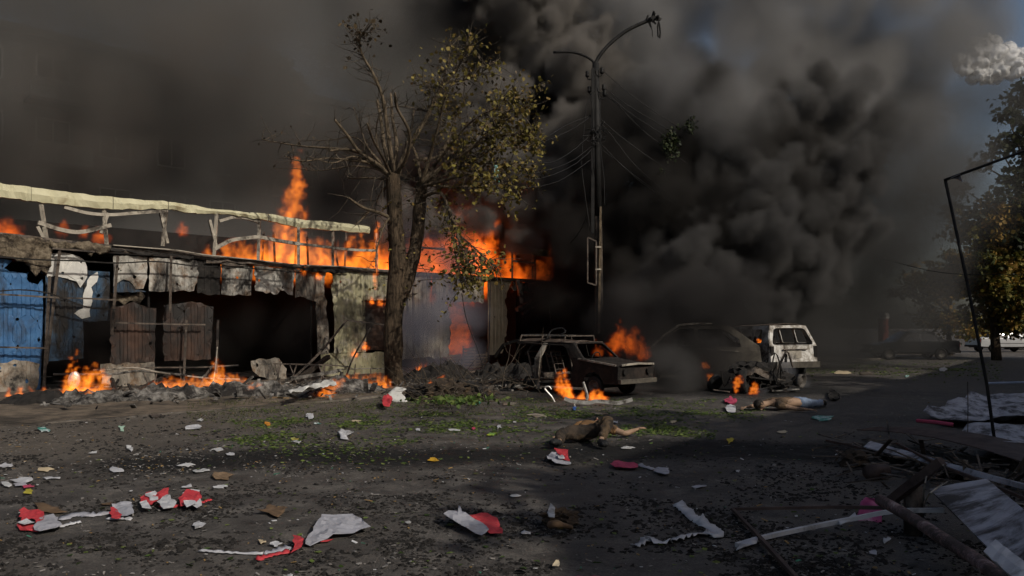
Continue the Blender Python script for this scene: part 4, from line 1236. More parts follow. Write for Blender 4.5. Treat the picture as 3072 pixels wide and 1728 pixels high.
# bumper torn off, lying on the grass in front of it
bumper = base("torn_bumper", G(1790, 1200))
tag(bumper, "bright bent bumper strip lying on the leaves in front of the estate car", "bumper")
def gp(u, v, z):
    return P(u, v, 16.3)
m = MB()
pts = smooth_path([gp(1693, 1195, .16), gp(1720, 1204, .16), gp(1765, 1208, .15), gp(1785, 1204, .14), gp(1815, 1205, .14), gp(1850, 1209, .12), gp(1880, 1203, .14), gp(1897, 1198, .16)], 4)
for a, b_ in zip(pts, pts[1:]): m.bar(a, b_ + (b_ - a) * .05, 0.035, 0.075)
m.build("chrome_face", M_ALU, bumper)
m = MB(); m.tube(smooth_path([gp(1760, 1200, .1), gp(1762, 1188, .25), gp(1756, 1165, .48), gp(1749, 1146, .62)], 4), 0.03, 6); m.build("bracket", M_ALU, bumper)
m = MB(); m.tube(smooth_path([gp(1722, 1212, .12), gp(1725, 1222, .05)], 2), 0.02, 6); m.build("bracket", M_ALU, bumper)
# twisted handlebar-like tube left of it
m = MB(); m.tube(smooth_path([P(1634, 1168, 17), P(1638, 1160, 17), P(1648, 1160, 17), P(1654, 1168, 17)], 3), 0.014, 6)
m.tube(smooth_path([P(1634, 1166, 17), P(1644, 1178, 17), P(1655, 1190, 17), P(1664, 1206, 17)], 4), 0.018, 6)
tag(m.build("bent_tube", M_ALU), "thin bright hooked tube standing on the grass left of the torn bumper", "tube")

# ---- burnt minivan, side on, in the smoke between the estate and the white one
mv = Car("burnt_minivan", "burnt rounded minivan almost swallowed by smoke behind the estate car", Vector((5.2, 23.6, 0)), math.radians(186), 1.72, 1.0,
         [(2.05, 0.35, 'front'), (2.08, 0.85, 'hood'), (1.35, 1.02, 'windscreen'), (0.45, 1.66, 'roof'), (-1.05, 1.66, 'tail'), (-1.85, 1.08, 'rear'), (-1.95, 0.40, '')],
         [(1.35, 0.31), (-1.35, 0.31)], 0.24)
for s in (1, -1): mv.side(s, M_DULLCAR if s > 0 else M_CARBURNT, [[(1.2, 1.06), (0.5, 1.57), (0.05, 1.58), (0.05, 1.06)], [(-0.05, 1.06), (-0.05, 1.58), (-0.80, 1.57), (-1.25, 1.30), (-1.30, 1.06)]])
for i, (n, h) in enumerate((("front_panel", None), ("bonnet", None), ("windscreen_frame", (.08, .05, .05)), ("roof", None), ("tail_frame", (.12, .06, .12)), ("rear_panel", None))): mv.strip(i, M_DULLCAR if i in (3,) else M_CARBURNT, n, h)
mv.bar("pillar_trim", [(1.36, 0.84, 1.05), (0.95, 0.78, 1.40), (0.48, 0.70, 1.70), (0.0, 0.68, 1.74), (-0.5, 0.68, 1.74)], 0.05, M_PALESTEEL)
mv.bar("door_edge", [(-0.02, 0.88, 1.02), (-0.55, 0.90, 0.98), (-1.2, 0.90, 0.94)], 0.03, M_PALESTEEL)
for x in (1.35, -1.35):
    for y in (-.75, .75): wheel(mv.root, x, y, 0.29, 0.29, 0.18, M_RUBBER)
m = MB(); m.box((0, 0, .3), (3.4, 1.5, .06)); m.build("floor_pan", M_CHAR, mv.root)

# ---- white off-roader seen from behind
sh = math.atan2(0.93, -0.36)
suv = Car("burnt_white_off_roader", "scorched white off-roader seen from behind with its rear window gone", Vector((7.75, 25.6, 0.02)), sh, 1.76, 1.02,
          [(1.95, 0.42, 'front'), (1.98, 0.92, 'hood'), (0.85, 1.08, 'windscreen'), (0.25, 1.62, 'roof'), (-1.62, 1.66, 'rear_window'), (-1.86, 1.06, 'tailgate'), (-1.92, 0.48, '')],
          [(1.25, 0.36), (-1.15, 0.36)], 0.26)
for s in (1, -1): suv.side(s, M_SUVWHITE if s < 0 else M_SUVWHITE, [[(0.72, 1.12), (0.2, 1.54), (-0.28, 1.55), (-0.28, 1.12)], [(-0.38, 1.12), (-0.38, 1.55), (-0.95, 1.56), (-0.95, 1.12)], [(-1.05, 1.14), (-1.05, 1.55), (-1.38, 1.54), (-1.5, 1.14)]])
suv.strip(0, M_SUVWHITE, "front_panel"); suv.strip(1, M_SUVWHITE, "bonnet"); suv.strip(2, M_SUVWHITE, "windscreen_frame", (.09, .05, .05))
suv.strip(3, M_CARRUST, "roof", crown=0.06)
suv.strip(4, M_SUVWHITE, "rear_window_frame", (0.10, 0.09, 0.02), crown=0.03)
suv.strip(5, M_SUVWHITE, "tailgate", crown=0.04, dent=0.025)
suv.bar("rear_bumper", [(-1.86, 0.90, 0.50), (-2.02, 0.78, 0.50), (-2.06, 0.0, 0.50), (-2.02, -0.78, 0.50), (-1.86, -0.90, 0.50)], 0.17, M_DULLCAR)
m = MB(); m.box((-1.945, 0.05, 0.80), (0.03, 0.56, 0.22)); m.build("number_plate_recess", M_PALESTEEL, suv.root)
suv.bar("handle_strip", [(-1.94, -0.45, 0.95), (-1.95, 0.45, 0.95)], 0.035, M_STEEL)
for s in (1, -1):
    m = MB(); m.box((-1.86, s * 0.80, 0.88), (0.10, 0.12, 0.34)); m.build("tail_lamp_hole", M_INNER, suv.root)
for x in (1.25, -1.15):
    for y in (-.76, .76): wheel(suv.root, x, y, 0.33, 0.33, 0.20, M_RUBBER)
m = MB(); m.box((0, 0, .45), (3.4, 1.5, .06)); m.build("floor_pan", M_CHAR, suv.root)
for y in (-.38, .38):
    m = MB(); m.box((-0.3, y, 1.05), (0.10, 0.46, 0.55)); m.build("seat_back", M_CHAR, suv.root)
suv.bar("sill_step", [(1.0, 0.92, 0.40), (-0.8, 0.92, 0.40)], 0.06, M_CHAR)

# ---- heap of torn running gear in front of them
wr = empty("burnt_running_gear", G(2290, 1178), 0.25)
tag(wr, "charred engine and front axle with two bare wheels lying before the white off-roader", "car wreck")
r_ = random.Random(14)
def lump(name, c, s, mat, seed, parent, n=3, amp=0.35, rough_scale=3.0):
    bm = bmesh.new()
    bmesh.ops.create_icosphere(bm, subdivisions=n, radius=1.0)
    for v in bm.verts:
        d = 1 + amp * fbm((v.co.x * rough_scale * .6 + seed, v.co.y * rough_scale * .6, v.co.z * rough_scale * .6)) + amp * .5 * fbm((v.co.x * rough_scale * 2, v.co.y * rough_scale * 2 + seed, v.co.z * rough_scale * 2))
        v.co = Vector((v.co.x * d * s[0] + c[0], v.co.y * d * s[1] + c[1], v.co.z * d * s[2] + c[2]))
    return obj_bm(name, bm, mat, parent)
lump("engine_block", (0.15, 0.25, 0.42), (0.42, 0.32, 0.36), M_CHAR, 2, wr)
lump("gearbox", (0.62, 0.2, 0.28), (0.36, 0.22, 0.22), M_CHAR, 5, wr)
lump("melted_plastic", (-0.25, 0.3, 0.55), (0.40, 0.25, 0.20), M_CHAR, 7, wr, amp=0.6)
for pts, w, mt in (([(-0.9, 0.1, 0.25), (-0.2, 0.0, 0.45), (0.9, 0.05, 0.2)], .08, M_STEEL), ([(-0.7, 0.4, 0.6), (-0.2, 0.3, 0.66), (0.2, 0.1, 0.40)], .09, M_PALESTEEL), ([(0.45, 0.1, 0.5), (0.62, 0.0, 0.95), (0.66, 0.05, 0.75)], .06, M_CHAR), ([(0.5, 0.2, 0.55), (0.72, 0.1, 1.02), (0.9, 0.1, 0.62)], .05, M_STEEL), ([(0.1, -0.2, 0.06), (0.9, -0.15, 0.08)], .06, M_ALU), ([(-1.0, -0.1, .05), (-1.5, -0.2, .12)], .05, M_STEEL), ([(-.4, -.3, .1), (.3, -.35, .2), (.9, -.3, .12)], .05, M_CHAR)):
    m = MB()
    ps = smooth_path(pts, 4)
    for a, b_ in zip(ps, ps[1:]): m.bar(a, b_, w * r_.uniform(.7, 1.2), w * .5)
    m.build("bent_bar", mt, wr)
for k in range(16):
    a = Vector((r_.uniform(-.8, 1.0), r_.uniform(-.3, .4), r_.uniform(.05, .5)))
    m = MB(); m.tube(smooth_path([a, a + Vector((r_.gauss(0, .2), r_.gauss(0, .15), r_.gauss(.1, .2))), a + Vector((r_.gauss(0, .3), r_.gauss(0, .2), r_.gauss(-.1, .2)))], 3), r_.uniform(.012, .03), 5); m.build("hose", M_CHAR, wr)
wheel(wr, -0.62, -0.10, 0.29, 0.29, 0.2, M_RUBBER, M_CHAR, (0, 0, 0.9))
wheel(wr, 1.0, -0.05, 0.28, 0.28, 0.18, None, M_RIM, (0.15, 0, 0.5))
m = MB()
v, f = sheet2d(ragged([(-0.75, 0.45), (-0.3, 0.66), (0.1, 0.52), (0.25, 0.30), (0.0, 0.36), (-0.35, 0.52), (-0.8, 0.30)], .02, .1, 3), (), .1, .1)
solidify(obj("torn_wing", [(p.x, -0.12 + .1 * fbm((p.x * 3, p.y * 3, 0)), p.y) for p in v], f, M_STEEL, wr), .015)
hub = empty("charred_road_wheel", G(2145, 1172), 0.5)
tag(hub, "small charred wheel lying in the smoke left of the torn running gear", "wheel")
wheel(hub, 0, 0, .2, .23, .16, M_RUBBER, M_CHAR, (0.5, 0, 0.2))

# ---- parked cars beyond the smoke
def sedan(name, label, loc, heading, mat):
    c = Car(name, label, loc, heading, 1.68, 0.90, [(2.10, 0.32, 'front'), (2.12, 0.72, 'hood'), (1.0, 0.92, 'windscreen'), (0.35, 1.40, 'roof'), (-0.95, 1.40, 'rear_window'), (-1.45, 0.98, 'boot'), (-2.12, 0.95, 'rear'), (-2.15, 0.40, '')], [(1.3, 0.30), (-1.25, 0.30)], 0.22)
    wins = [[(0.80, 0.95), (0.30, 1.33), (-0.18, 1.34), (-0.18, 0.95)], [(-0.26, 0.95), (-0.26, 1.34), (-0.88, 1.34), (-1.18, 0.95)]]
    for s in (1, -1):
        c.side(s, mat, wins, dent=0.003)
        for w in wins:
            ol = roundpoly(w, .05)
            v, f = sheet2d(ol, (), .3, .2)
            obj("side_window", [(p.x, s * (c.hw(p.y) - .02), p.y) for p in v], f, M_CARGLASS, c.root)
        m = MB(); m.box((-0.22, s * .83, .82), (.16, .03, .03)); m.build("door_handle", M_CHAR, c.root)
        c.bar("rub_strip", [(1.0, s * .835, .6), (-.95, s * .835, .6)], .03, M_CHAR)
    for i, (n, h) in enumerate((("front_panel", None), ("bonnet", None), ("windscreen", 'g'), ("roof", None), ("rear_window", 'g'), ("boot_lid", None), ("rear_panel", None))):
        c.strip(i, M_CARGLASS if h else mat, n, None, dent=0.002, inset=0.06 if h else 0)
    for x, n in ((2.12, "bumper"), (-2.14, "bumper")): c.bar(n, [(x, -.82, .42), (x * 1.02, 0, .42), (x, .82, .42)], .13, M_CHAR)
    for s in (1, -1):
        m = MB(); m.box((2.10, s * .62, .62), (.06, .36, .15)); m.build("headlight", M_LAMP, c.root)
        m = MB(); m.box((-2.14, s * .66, .78), (.06, .30, .2)); m.build("tail_light", M_TAILLAMP, c.root)
        m = MB(); m.box((.75, s * .92, .98), (.1, .14, .12)); m.build("mirror", mat, c.root)
    for x in (1.3, -1.25):
        for y in (-.74, .74): wheel(c.root, x, y, .30, .30, .18, M_RUBBER, M_SILVER if y < 0 else M_RIM)
    m = MB(); m.box((0, 0, .32), (3.9, 1.5, .05)); m.build("underbody", M_CHAR, c.root)
    return c
p = G(2745, 1079)
sedan("parked_sedan", "dark parked sedan dim in the smoke beyond the leaf litter", Vector((p.x, p.y + .6, 0)), math.radians(176), M_DARKPAINT)
p = Vector((P(3010, 1000, 54).x, 54, 0))
sedan("parked_sedan", "silver parked sedan in sunlight at the far right behind the leaning pole", p, math.radians(4), M_SILVER)
vp = Vector((P(3100, 1000, 60).x, 60, 0))
van = Car("parked_van", "white van roof showing behind the silver sedan at the right edge", vp, math.radians(180), 1.9, 1.1, [(2.3, .4, 'f'), (2.3, 1.0, 'h'), (1.9, 1.15, 'w'), (1.2, 2.0, 'r'), (-2.3, 2.05, 'b'), (-2.35, .4, '')], [(1.5, .33), (-1.4, .33)], .2, "van")
for s in (1, -1): van.side(s, M_WHITEPAINT, [[(1.7, 1.2), (1.2, 1.8), (.5, 1.8), (.5, 1.2)]], dent=.003)
for i, (n, g) in enumerate((("front_panel", 0), ("bonnet", 0), ("windscreen", 1), ("roof", 0), ("rear_door", 0))): van.strip(i, M_CARGLASS if g else M_WHITEPAINT, n, dent=.002)
for x in (1.5, -1.4):
    for y in (-.8, .8): wheel(van.root, x, y, .33, .33, .2, M_RUBBER)
# faint stall furniture in the smoke
st = base("market_table", G(2520, 1058)); tag(st, "rough wooden market table standing in the smoke beyond the off-roader", "table")
c = G(2520, 1058)
m = MB(); m.box(c + Vector((0, 0, .78)), (1.7, .8, .06)); m.build("table_top", M_STEEL, st)
for sx in (-.75, .75):
    for sy in (-.3, .3): m = MB(); m.bar(c + Vector((sx, sy, 0)), c + Vector((sx, sy, .76)), .06); m.build("leg", M_STEEL, st)
for s in (-1, 1): m = MB(); m.bar(c + Vector((-.7 * s, -.32, .1)), c + Vector((.7 * s, -.32, .7)), .04); m.build("brace", M_STEEL, st)
M_REDCOL = mottled("faded_red_paint", (0.22, 0.06, 0.05), (0.32, 0.10, 0.08), 4, .7)
for u, v0, v1, lab, mt in ((2650, 940, 1045, "narrow pillar with red and white bands far off in the smoke", M_REDCOL), ):
    y = 52.0
    root = base("advert_pillar", Vector((P(u, 1000, y).x, y, 0))); tag(root, lab, "pillar")
    x = root.location.x; h = CAMZ + (HV - v0) / FPX * y
    m = MB(); m.tube([(x, y, 0), (x, y, h - .35)], .30 if u < 2670 else .16, 12); m.build("shaft", mt, root)
    m = MB(); m.tube([(x, y, h - .35), (x, y, h)], .34 if u < 2670 else .18, 12); m.build("cap", M_FRAME if u < 2670 else mt, root)
# ================================================================ the people lying on the road
M_SKIN = mottled("skin", (0.26, 0.165, 0.105), (0.36, 0.235, 0.155), 5, 0.7, 0, 0.15, (0.10, 0.07, 0.05), 2.5, (0.5, 0.66))
M_CLOTHDARK = mottled("sooty_dark_cloth", (0.022, 0.018, 0.015), (0.07, 0.05, 0.034), 5, 0.95, 0, 0.6, (0.13, 0.085, 0.045), 2.6, (0.52, 0.66), .03)
M_CLOTHTAN = mottled("tan_cloth", (0.09, 0.058, 0.034), (0.20, 0.13, 0.075), 4, 0.9, 0, 0.5, (0.045, 0.034, 0.025), 2.2, (0.5, 0.64), .03)
M_CLOTHRUST = mottled("rust_brown_cloth", (0.16, 0.085, 0.035), (0.27, 0.15, 0.065), 4, 0.9, 0, 0.5, (0.03, 0.024, 0.02), 2.6, (0.5, 0.62), .03)
M_JEANS = mottled("pale_denim", (0.13, 0.17, 0.25), (0.22, 0.28, 0.38), 6, 0.9, 0, 0.5)
M_SHOE = mottled("black_shoe", (0.010, 0.010, 0.010), (0.02, 0.02, 0.02), 5, 0.6)
M_HAIR = mottled("dark_hair", (0.010, 0.008, 0.006), (0.03, 0.022, 0.016), 20, 0.8, 0, 0.8)

FOLDS = bpy.data.textures.new("cloth_folds", 'CLOUDS'); FOLDS.noise_scale = .07; FOLDS.noise_depth = 2
def skinned(name, nodes, edges, mat, parent, sub=2, root=0, scale=1.0):
    me = bpy.data.meshes.new(name)
    me.from_pydata([tuple(n[0]) for n in nodes], edges, [])
    o = link_mesh(name, me, mat, parent)
    md = o.modifiers.new("skin", 'SKIN')
    md.use_smooth_shade = True
    if not me.skin_vertices: me.attributes.new("tmp", 'FLOAT', 'POINT')
    sv = me.skin_vertices[0].data if len(me.skin_vertices) else None
    if sv is None:
        bpy.context.view_layer.objects.active = o
        bpy.ops.mesh.customdata_skin_add()
        sv = me.skin_vertices[0].data
    for i, n in enumerate(nodes):
        r = n[1] * scale
        sv[i].radius = (r, n[2] * scale if len(n) > 2 else r)
        sv[i].use_root = (i == root)
    s = o.modifiers.new("subsurf", 'SUBSURF'); s.levels = sub; s.render_levels = sub
    return o

def person(label, J, shirt, trousers, shoes=True, bare_arms=True, sleeves=0.6, skin=M_SKIN):
    """J: joints in world space"""
    root = base("person", Vector((J['hip'].x, J['hip'].y, 0)))
    tag(root, label, "person")
    hip, chest, neck, head = J['hip'], J['chest'], J['neck'], J['head']
    waist = hip.lerp(chest, .45)
    across = (J['lsh'] - J['rsh']).normalized()
    nodes = [(hip, .13, .11), (waist, .125, .10), (chest, .15, .11), (neck, .058), (neck.lerp(head, .55), .062), (head, .088), (head + (head - neck).normalized() * .09, .070)]
    edges = [(0, 1), (1, 2), (2, 3), (3, 4), (4, 5), (5, 6)]
    def chain(start, items):
        a = start
        for it in items:
            nodes.append(it); edges.append((a, len(nodes) - 1)); a = len(nodes) - 1
        return a
    hands = []
    for s in 'lr':
        sh_, el, wr_ = J[s + 'sh'], J[s + 'el'], J[s + 'wr']
        d = (wr_ - el).normalized()
        palm = wr_ + d * .06
        k = chain(2, [(chest.lerp(sh_, .8) , .075), (sh_.lerp(el, .15), .062), (sh_.lerp(el, .6), .052), (el, .044), (el.lerp(wr_, .35), .045), (wr_, .029, .024), (palm, .040, .018)])
        hands.append((k, palm, d))
    for s in 'lr':
        th, kn, an, toe = J[s + 'th'], J[s + 'kn'], J[s + 'an'], J[s + 'toe']
        chain(0, [(th, .098), (th.lerp(kn, .5), .085), (kn, .062), (kn.lerp(an, .35), .062), (kn.lerp(an, .75), .044), (an, .036), (toe.lerp(an, .4), .042, .034), (toe, .034, .026)])
    # five fingers of each hand, rooted in the palm
    for (k, palm, d), s in zip(hands, 'lr'):
        side_ = d.cross(Vector((0, 0, 1))).normalized()
        nrm = side_.cross(d)
        for q, (o_, L) in enumerate(((-.030, .062), (-.010, .076), (.010, .080), (.030, .070))):
            a = palm + d * .03 + side_ * o_
            b_ = a + d * L * .5 - nrm * .008
            c_ = b_ + d * L * .45 - nrm * .03
            chain(k, [(a, .0095), (b_, .009), (c_, .0075)])
        a = palm - d * .01 + side_ * .042
        chain(k, [(a, .011), (a + d * .03 + side_ * .022, .0105), (a + d * .055 + side_ * .028 - nrm * .01, .008)])
    skinned("body", nodes, edges, skin, root)
    def part(name, nd_, ed_, mat):
        o = skinned(name, nd_, ed_, mat, root, 3)
        d = o.modifiers.new("folds", 'DISPLACE'); d.texture = FOLDS; d.texture_coords = 'GLOBAL'; d.strength = .045; d.mid_level = .45
        return o
    if shirt:
        n_ = [(hip.lerp(waist, .3), .142, .122), (waist, .138, .114), (chest, .165, .125), (chest.lerp(neck, .6), .085)]
        e_ = [(0, 1), (1, 2), (2, 3)]
        for s in 'lr':
            sh_, el = J[s + 'sh'], J[s + 'el']
            i = len(n_)
            n_ += [(chest.lerp(sh_, .8), .088), (sh_.lerp(el, .15), .075), (sh_.lerp(el, sleeves), .066)]
            e_ += [(2, i), (i, i + 1), (i + 1, i + 2)]
        part("shirt", n_, e_, shirt)
    if trousers:
        n_ = [(hip, .146, .126), (hip.lerp(waist, .5), .138, .116)]
        e_ = [(0, 1)]
        for s in 'lr':
            th, kn, an = J[s + 'th'], J[s + 'kn'], J[s + 'an']
            i = len(n_)
            n_ += [(th, .112), (th.lerp(kn, .5), .098), (kn, .076), (kn.lerp(an, .4), .074), (kn.lerp(an, J.get('hem', .88)), .060)]
            e_ += [(0, i), (i, i + 1), (i + 1, i + 2), (i + 2, i + 3), (i + 3, i + 4)]
        part("trousers", n_, e_, trousers)
    if shoes:
        for s in 'lr':
            an, toe = J[s + 'an'], J[s + 'toe']
            d = (toe - an).normalized()
            part("shoe", [(an - d * .03, .052), (an.lerp(toe, .5), .058, .048), (toe + d * .03, .050, .040)], [(0, 1), (1, 2)], M_SHOE)
    up_ = (head - neck).normalized()
    f = J['face'].normalized()
    f = (f - up_ * f.dot(up_)).normalized()
    c = head + up_ * .045
    s_ = f.cross(up_)
    nose = MB(); nose.tube([c + f * .082 + up_ * .02, c + f * .098 - up_ * .012, c + f * .085 - up_ * .028], [.008, .015, .012], 6); nose.build("nose", skin, root, True)
    mouth = MB(); mouth.tube([c + f * .083 - up_ * .055 - s_ * .02, c + f * .088 - up_ * .055, c + f * .083 - up_ * .055 + s_ * .02], .006, 5); mouth.build("mouth", M_REDCOL, root, True)
    for k in (-1, 1):
        m = MB(); m.tube([c + f * .074 + up_ * .012 + s_ * (.02 * k), c + f * .078 + up_ * .012 + s_ * (.033 * k), c + f * .066 + up_ * .012 + s_ * (.045 * k)], .007, 6); m.build("eye", M_HAIR, root, True)
        m = MB(); m.tube([c + s_ * (.088 * k) + up_ * .02, c + s_ * (.096 * k) - f * .01, c + s_ * (.088 * k) - up_ * .025], [.01, .015, .008], 6); m.build("ear", skin, root, True)
    bm = bmesh.new(); bmesh.ops.create_icosphere(bm, subdivisions=3, radius=1.0)
    for v in list(bm.verts):
        if v.co.y > 0.35 and v.co.z < 0.45: bm.verts.remove(v)
    R_ = Matrix((s_, f, up_)).transposed()
    for v in bm.verts:
        k = 1 + .10 * fbm((v.co.x * 5, v.co.y * 5, v.co.z * 5))
        v.co = c + R_ @ Vector((v.co.x * .098 * k, v.co.y * .105 * k - .008, v.co.z * .105 * k + .012))
    obj_bm("hair", bm, M_HAIR, root, True)
    return root
V = Vector
J1 = dict(hip=V((1.02, 11.25, .13)), chest=V((1.18, 11.68, .15)), neck=V((1.25, 11.90, .15)), head=V((1.28, 12.04, .14)), face=V((0, -.2, 1)),
          rsh=V((1.00, 11.80, .14)), rel=V((.86, 11.60, .10)), rwr=V((.70, 11.42, .06)),
          lsh=V((1.38, 11.72, .15)), lel=V((1.64, 11.55, .07)), lwr=V((1.82, 11.66, .12)),
          lth=V((1.12, 11.16, .13)), lkn=V((1.34, 10.98, .34)), lan=V((1.18, 10.66, .08)), ltoe=V((1.22, 10.48, .07)),
          rth=V((.92, 11.18, .13)), rkn=V((.68, 10.98, .15)), ran=V((.62, 10.60, .08)), rtoe=V((.52, 10.46, .10)))
person("person in sooty brown clothes lying on the back with bent knees, one arm out", J1, M_CLOTHRUST, M_CLOTHDARK)
J2 = dict(hip=V((5.60, 15.65, .14)), chest=V((5.20, 15.55, .16)), neck=V((4.98, 15.50, .14)), head=V((4.84, 15.46, .12)), face=V((0, -.4, -1)),
          rsh=V((5.12, 15.78, .14)), rel=V((4.85, 15.75, .08)), rwr=V((4.60, 15.60, .06)),
          lsh=V((5.10, 15.36, .13)), lel=V((5.38, 15.20, .07)), lwr=V((5.62, 15.12, .06)),
          lth=V((5.68, 15.58, .14)), lkn=V((6.02, 15.85, .10)), lan=V((6.30, 16.15, .10)), ltoe=V((6.40, 16.32, .05)),
          rth=V((5.62, 15.76, .14)), rkn=V((5.88, 16.10, .10)), ran=V((6.05, 16.48, .10)), rtoe=V((6.12, 16.66, .05)))
person("person in tan top and pale blue jeans lying face down before the wreckage", J2, M_CLOTHTAN, M_JEANS)
# ================================================================ burnt debris along the stalls
M_ASH = mottled("pale_ash", (0.09, 0.08, 0.07), (0.34, 0.32, 0.29), 7, 1.0, 0, 1.0, (0.025, 0.022, 0.02), 1.8, (0.42, 0.58), .05)
M_WOODBURN = mottled("charred_timber", (0.014, 0.011, 0.009), (0.05, 0.037, 0.028), 5, 0.95, 0, 0.7, (0.12, 0.10, 0.085), 3, (0.56, 0.68))
M_BROWNWOOD = mottled("brown_board", (0.10, 0.062, 0.035), (0.17, 0.11, 0.065), 5, 0.85, 0, 0.5, (0.04, 0.026, 0.016), 2, (0.5, 0.64))
def ridge(pts_px, width, h, name, mat, label, cat, seed, kind="stuff"):
    """a low uneven heap along a ground line"""
    path = smooth_path([G(u, v, .08) for u, v in pts_px], 14)
    vs_, fs_ = [], []
    m = 15
    for i, p in enumerate(path):
        d = (path[min(i + 1, len(path) - 1)] - path[max(i - 1, 0)]).normalized()
        s = Vector((-d.y, d.x, 0))
        e = min(1, i / 6, (len(path) - 1 - i) / 6)
        for j in range(m):
            k = (j / (m - 1) - .5) * 2
            q = p + s * (k * width * (.6 + .4 * fbm((i * .25, 2, seed))))
            hh = h * max(0, 1 - k * k) * e * (0.55 + 0.9 * fbm((q.x * 1.3, q.y * 1.3, seed)) + 0.6 * abs(fbm((q.x * 5, q.y * 5, seed))))
            vs_.append((q.x, q.y, max(0.03, p.z + hh) if 0 < j < m - 1 else 0.02))
    for i in range(len(path) - 1):
        for j in range(m - 1): a = i * m + j; fs_.append((a, a + 1, a + m + 1, a + m))
    o = obj(name, vs_, fs_, mat, None)
    return tag(o, label, cat, kind=kind)
ridge([(150, 1210), (300, 1200), (480, 1192), (620, 1182), (760, 1180), (900, 1178), (1000, 1172), (1150, 1165)], 1.2, 0.30, "ash_heap", M_ASH, "low heap of pale ash and rubble along the burning stalls", "ash", 2)
ridge([(1230, 1150), (1330, 1140), (1430, 1135), (1540, 1140), (1620, 1150)], 1.3, 0.42, "rubble_heap", M_CHAR, "dark heap of rubble between the maple and the estate car", "rubble", 6)
ridge([(0, 1205), (120, 1205), (200, 1200)], .8, 0.16, "ash_heap", M_CHAR, "thin black ash bank at the foot of the blue sheets", "ash", 8)
rnd = random.Random(33)
frag = MB()
for i in range(900):                                      # rubble too small to pick apart
    s = rnd.random()
    u = 120 + 1500 * rnd.random()
    v = 1188 - (u - 120) * 0.030 + rnd.gauss(0, 12)
    p = G(u, max(1120, v), .12)
    q = Vector((rnd.gauss(0, 1), rnd.gauss(0, 1), rnd.gauss(0, .5))).normalized()
    r = abs(rnd.gauss(.03, .04)) + .02
    frag.bar(p, p + q * r * rnd.uniform(1, 4), r * rnd.uniform(.4, 1.2), r * .3)
o = frag.build("rubble", M_ASH); tag(o, "small pale fragments strewn through the burning debris", "rubble", kind="stuff")

# poles, timbers and frames lying in the fire (photo points with height above the ground)
def GR(u, v, z):
    """z metres above the ground point of row v, in column u"""
    return G(u, v) + Vector((0, 0, z))
def lie(name, pts, r, mat, label, cat, square=True, group=None, pos=None):
    pos = pos or GR
    ps = smooth_path([pos(u, v, z) for u, v, z in pts], 5) if len(pts) > 2 else [pos(u, v, z) for u, v, z in pts]
    m = MB()
    if square:
        for a, b_ in zip(ps, ps[1:]): m.bar(a, b_ + (b_ - a) * .01, r * 2, r * 2)
    else: m.tube(ps, r, 6)
    return tag(m.build(name, mat), label, cat, group)
PG = "burnt poles and timbers along the stalls"
lie("metal_pole", [(280, 1175, .55), (450, 1170, .58), (600, 1168, .58), (715, 1165, .62)], .018, M_STEEL, "long straight rail above the flames from the kettle to mid stalls", "pole", group=PG)
lie("metal_pole", [(160, 1190, .52), (330, 1185, .50), (420, 1175, .52), (560, 1180, .44)], .030, M_ASH, "thick pale bent pole right above the leftmost flames", "pole", False, PG)
lie("metal_pole", [(300, 1180, .56), (400, 1178, .62), (480, 1178, .50), (620, 1178, .36), (720, 1178, .33)], .022, M_PALESTEEL, "pale sagging pole over the middle ground fire", "pole", False, PG)
lie("timber", [(358, 1205, .05), (430, 1190, .22), (510, 1172, .42)], .040, M_WOODBURN, "charred timber slanting up to the right in the middle fire", "timber", group=PG)
lie("timber", [(336, 1180, .34), (345, 1195, .22), (360, 1212, .05), (378, 1216, .03)], .055, M_WOODBURN, "short curved charred log leaning left of the middle fire", "timber", False, PG)
lie("metal_pole", [(588, 1190, .05), (620, 1175, .45), (650, 1160, .70)], .018, M_STEEL, "thin pole rising to the right out of the middle fire", "pole", group=PG)
lie("metal_pole", [(630, 1192, .05), (645, 1180, .55), (652, 1165, 1.1)], .016, M_PALESTEEL, "thin upright pole standing in the middle fire", "pole", False, PG)
lie("metal_pole", [(352, 1170, .2), (375, 1150, .55), (402, 1130, 1.05)], .022, M_CHAR, "black stick slanting up before the brown sheets", "pole", group=PG)
lie("timber", [(880, 1158, .12), (940, 1148, .42), (985, 1140, .72)], .060, M_WOODBURN, "heavy charred beam slanting up beside the cream sheets", "timber", group=PG)
lie("metal_pole", [(860, 1165, .10), (960, 1150, .9), (1040, 1140, 1.85)], .022, M_STEEL, "tall leaning steel leg left of the trunk", "pole", group=PG)
lie("metal_pole", [(1040, 1140, 1.85), (1100, 1140, 1.78), (1160, 1140, 1.70)], .022, M_STEEL, "bar running right from the tall leaning leg to the trunk", "pole", group=PG)
lie("metal_pole", [(1030, 1160, .05), (1060, 1150, .75), (1112, 1145, 1.62)], .018, M_STEEL, "second leaning steel leg nearest the trunk", "pole", group=PG)
lie("metal_pole", [(820, 1158, .62), (980, 1158, .58), (1050, 1156, .52)], .018, M_STEEL, "low rail crossing behind the heavy charred beam", "pole", group=PG)
lie("metal_pole", [(870, 1172, .30), (940, 1166, .36), (1010, 1160, .42), (1020, 1160, .46)], .040, M_ASH, "pale ash-covered plank end lying left of the trunk fire", "pole", group=PG)
lie("metal_pole", [(1010, 1150, .40), (1110, 1148, .42), (1160, 1148, .40)], .016, M_PALESTEEL, "thin pale bar low in front of the trunk fire", "pole", False, PG)
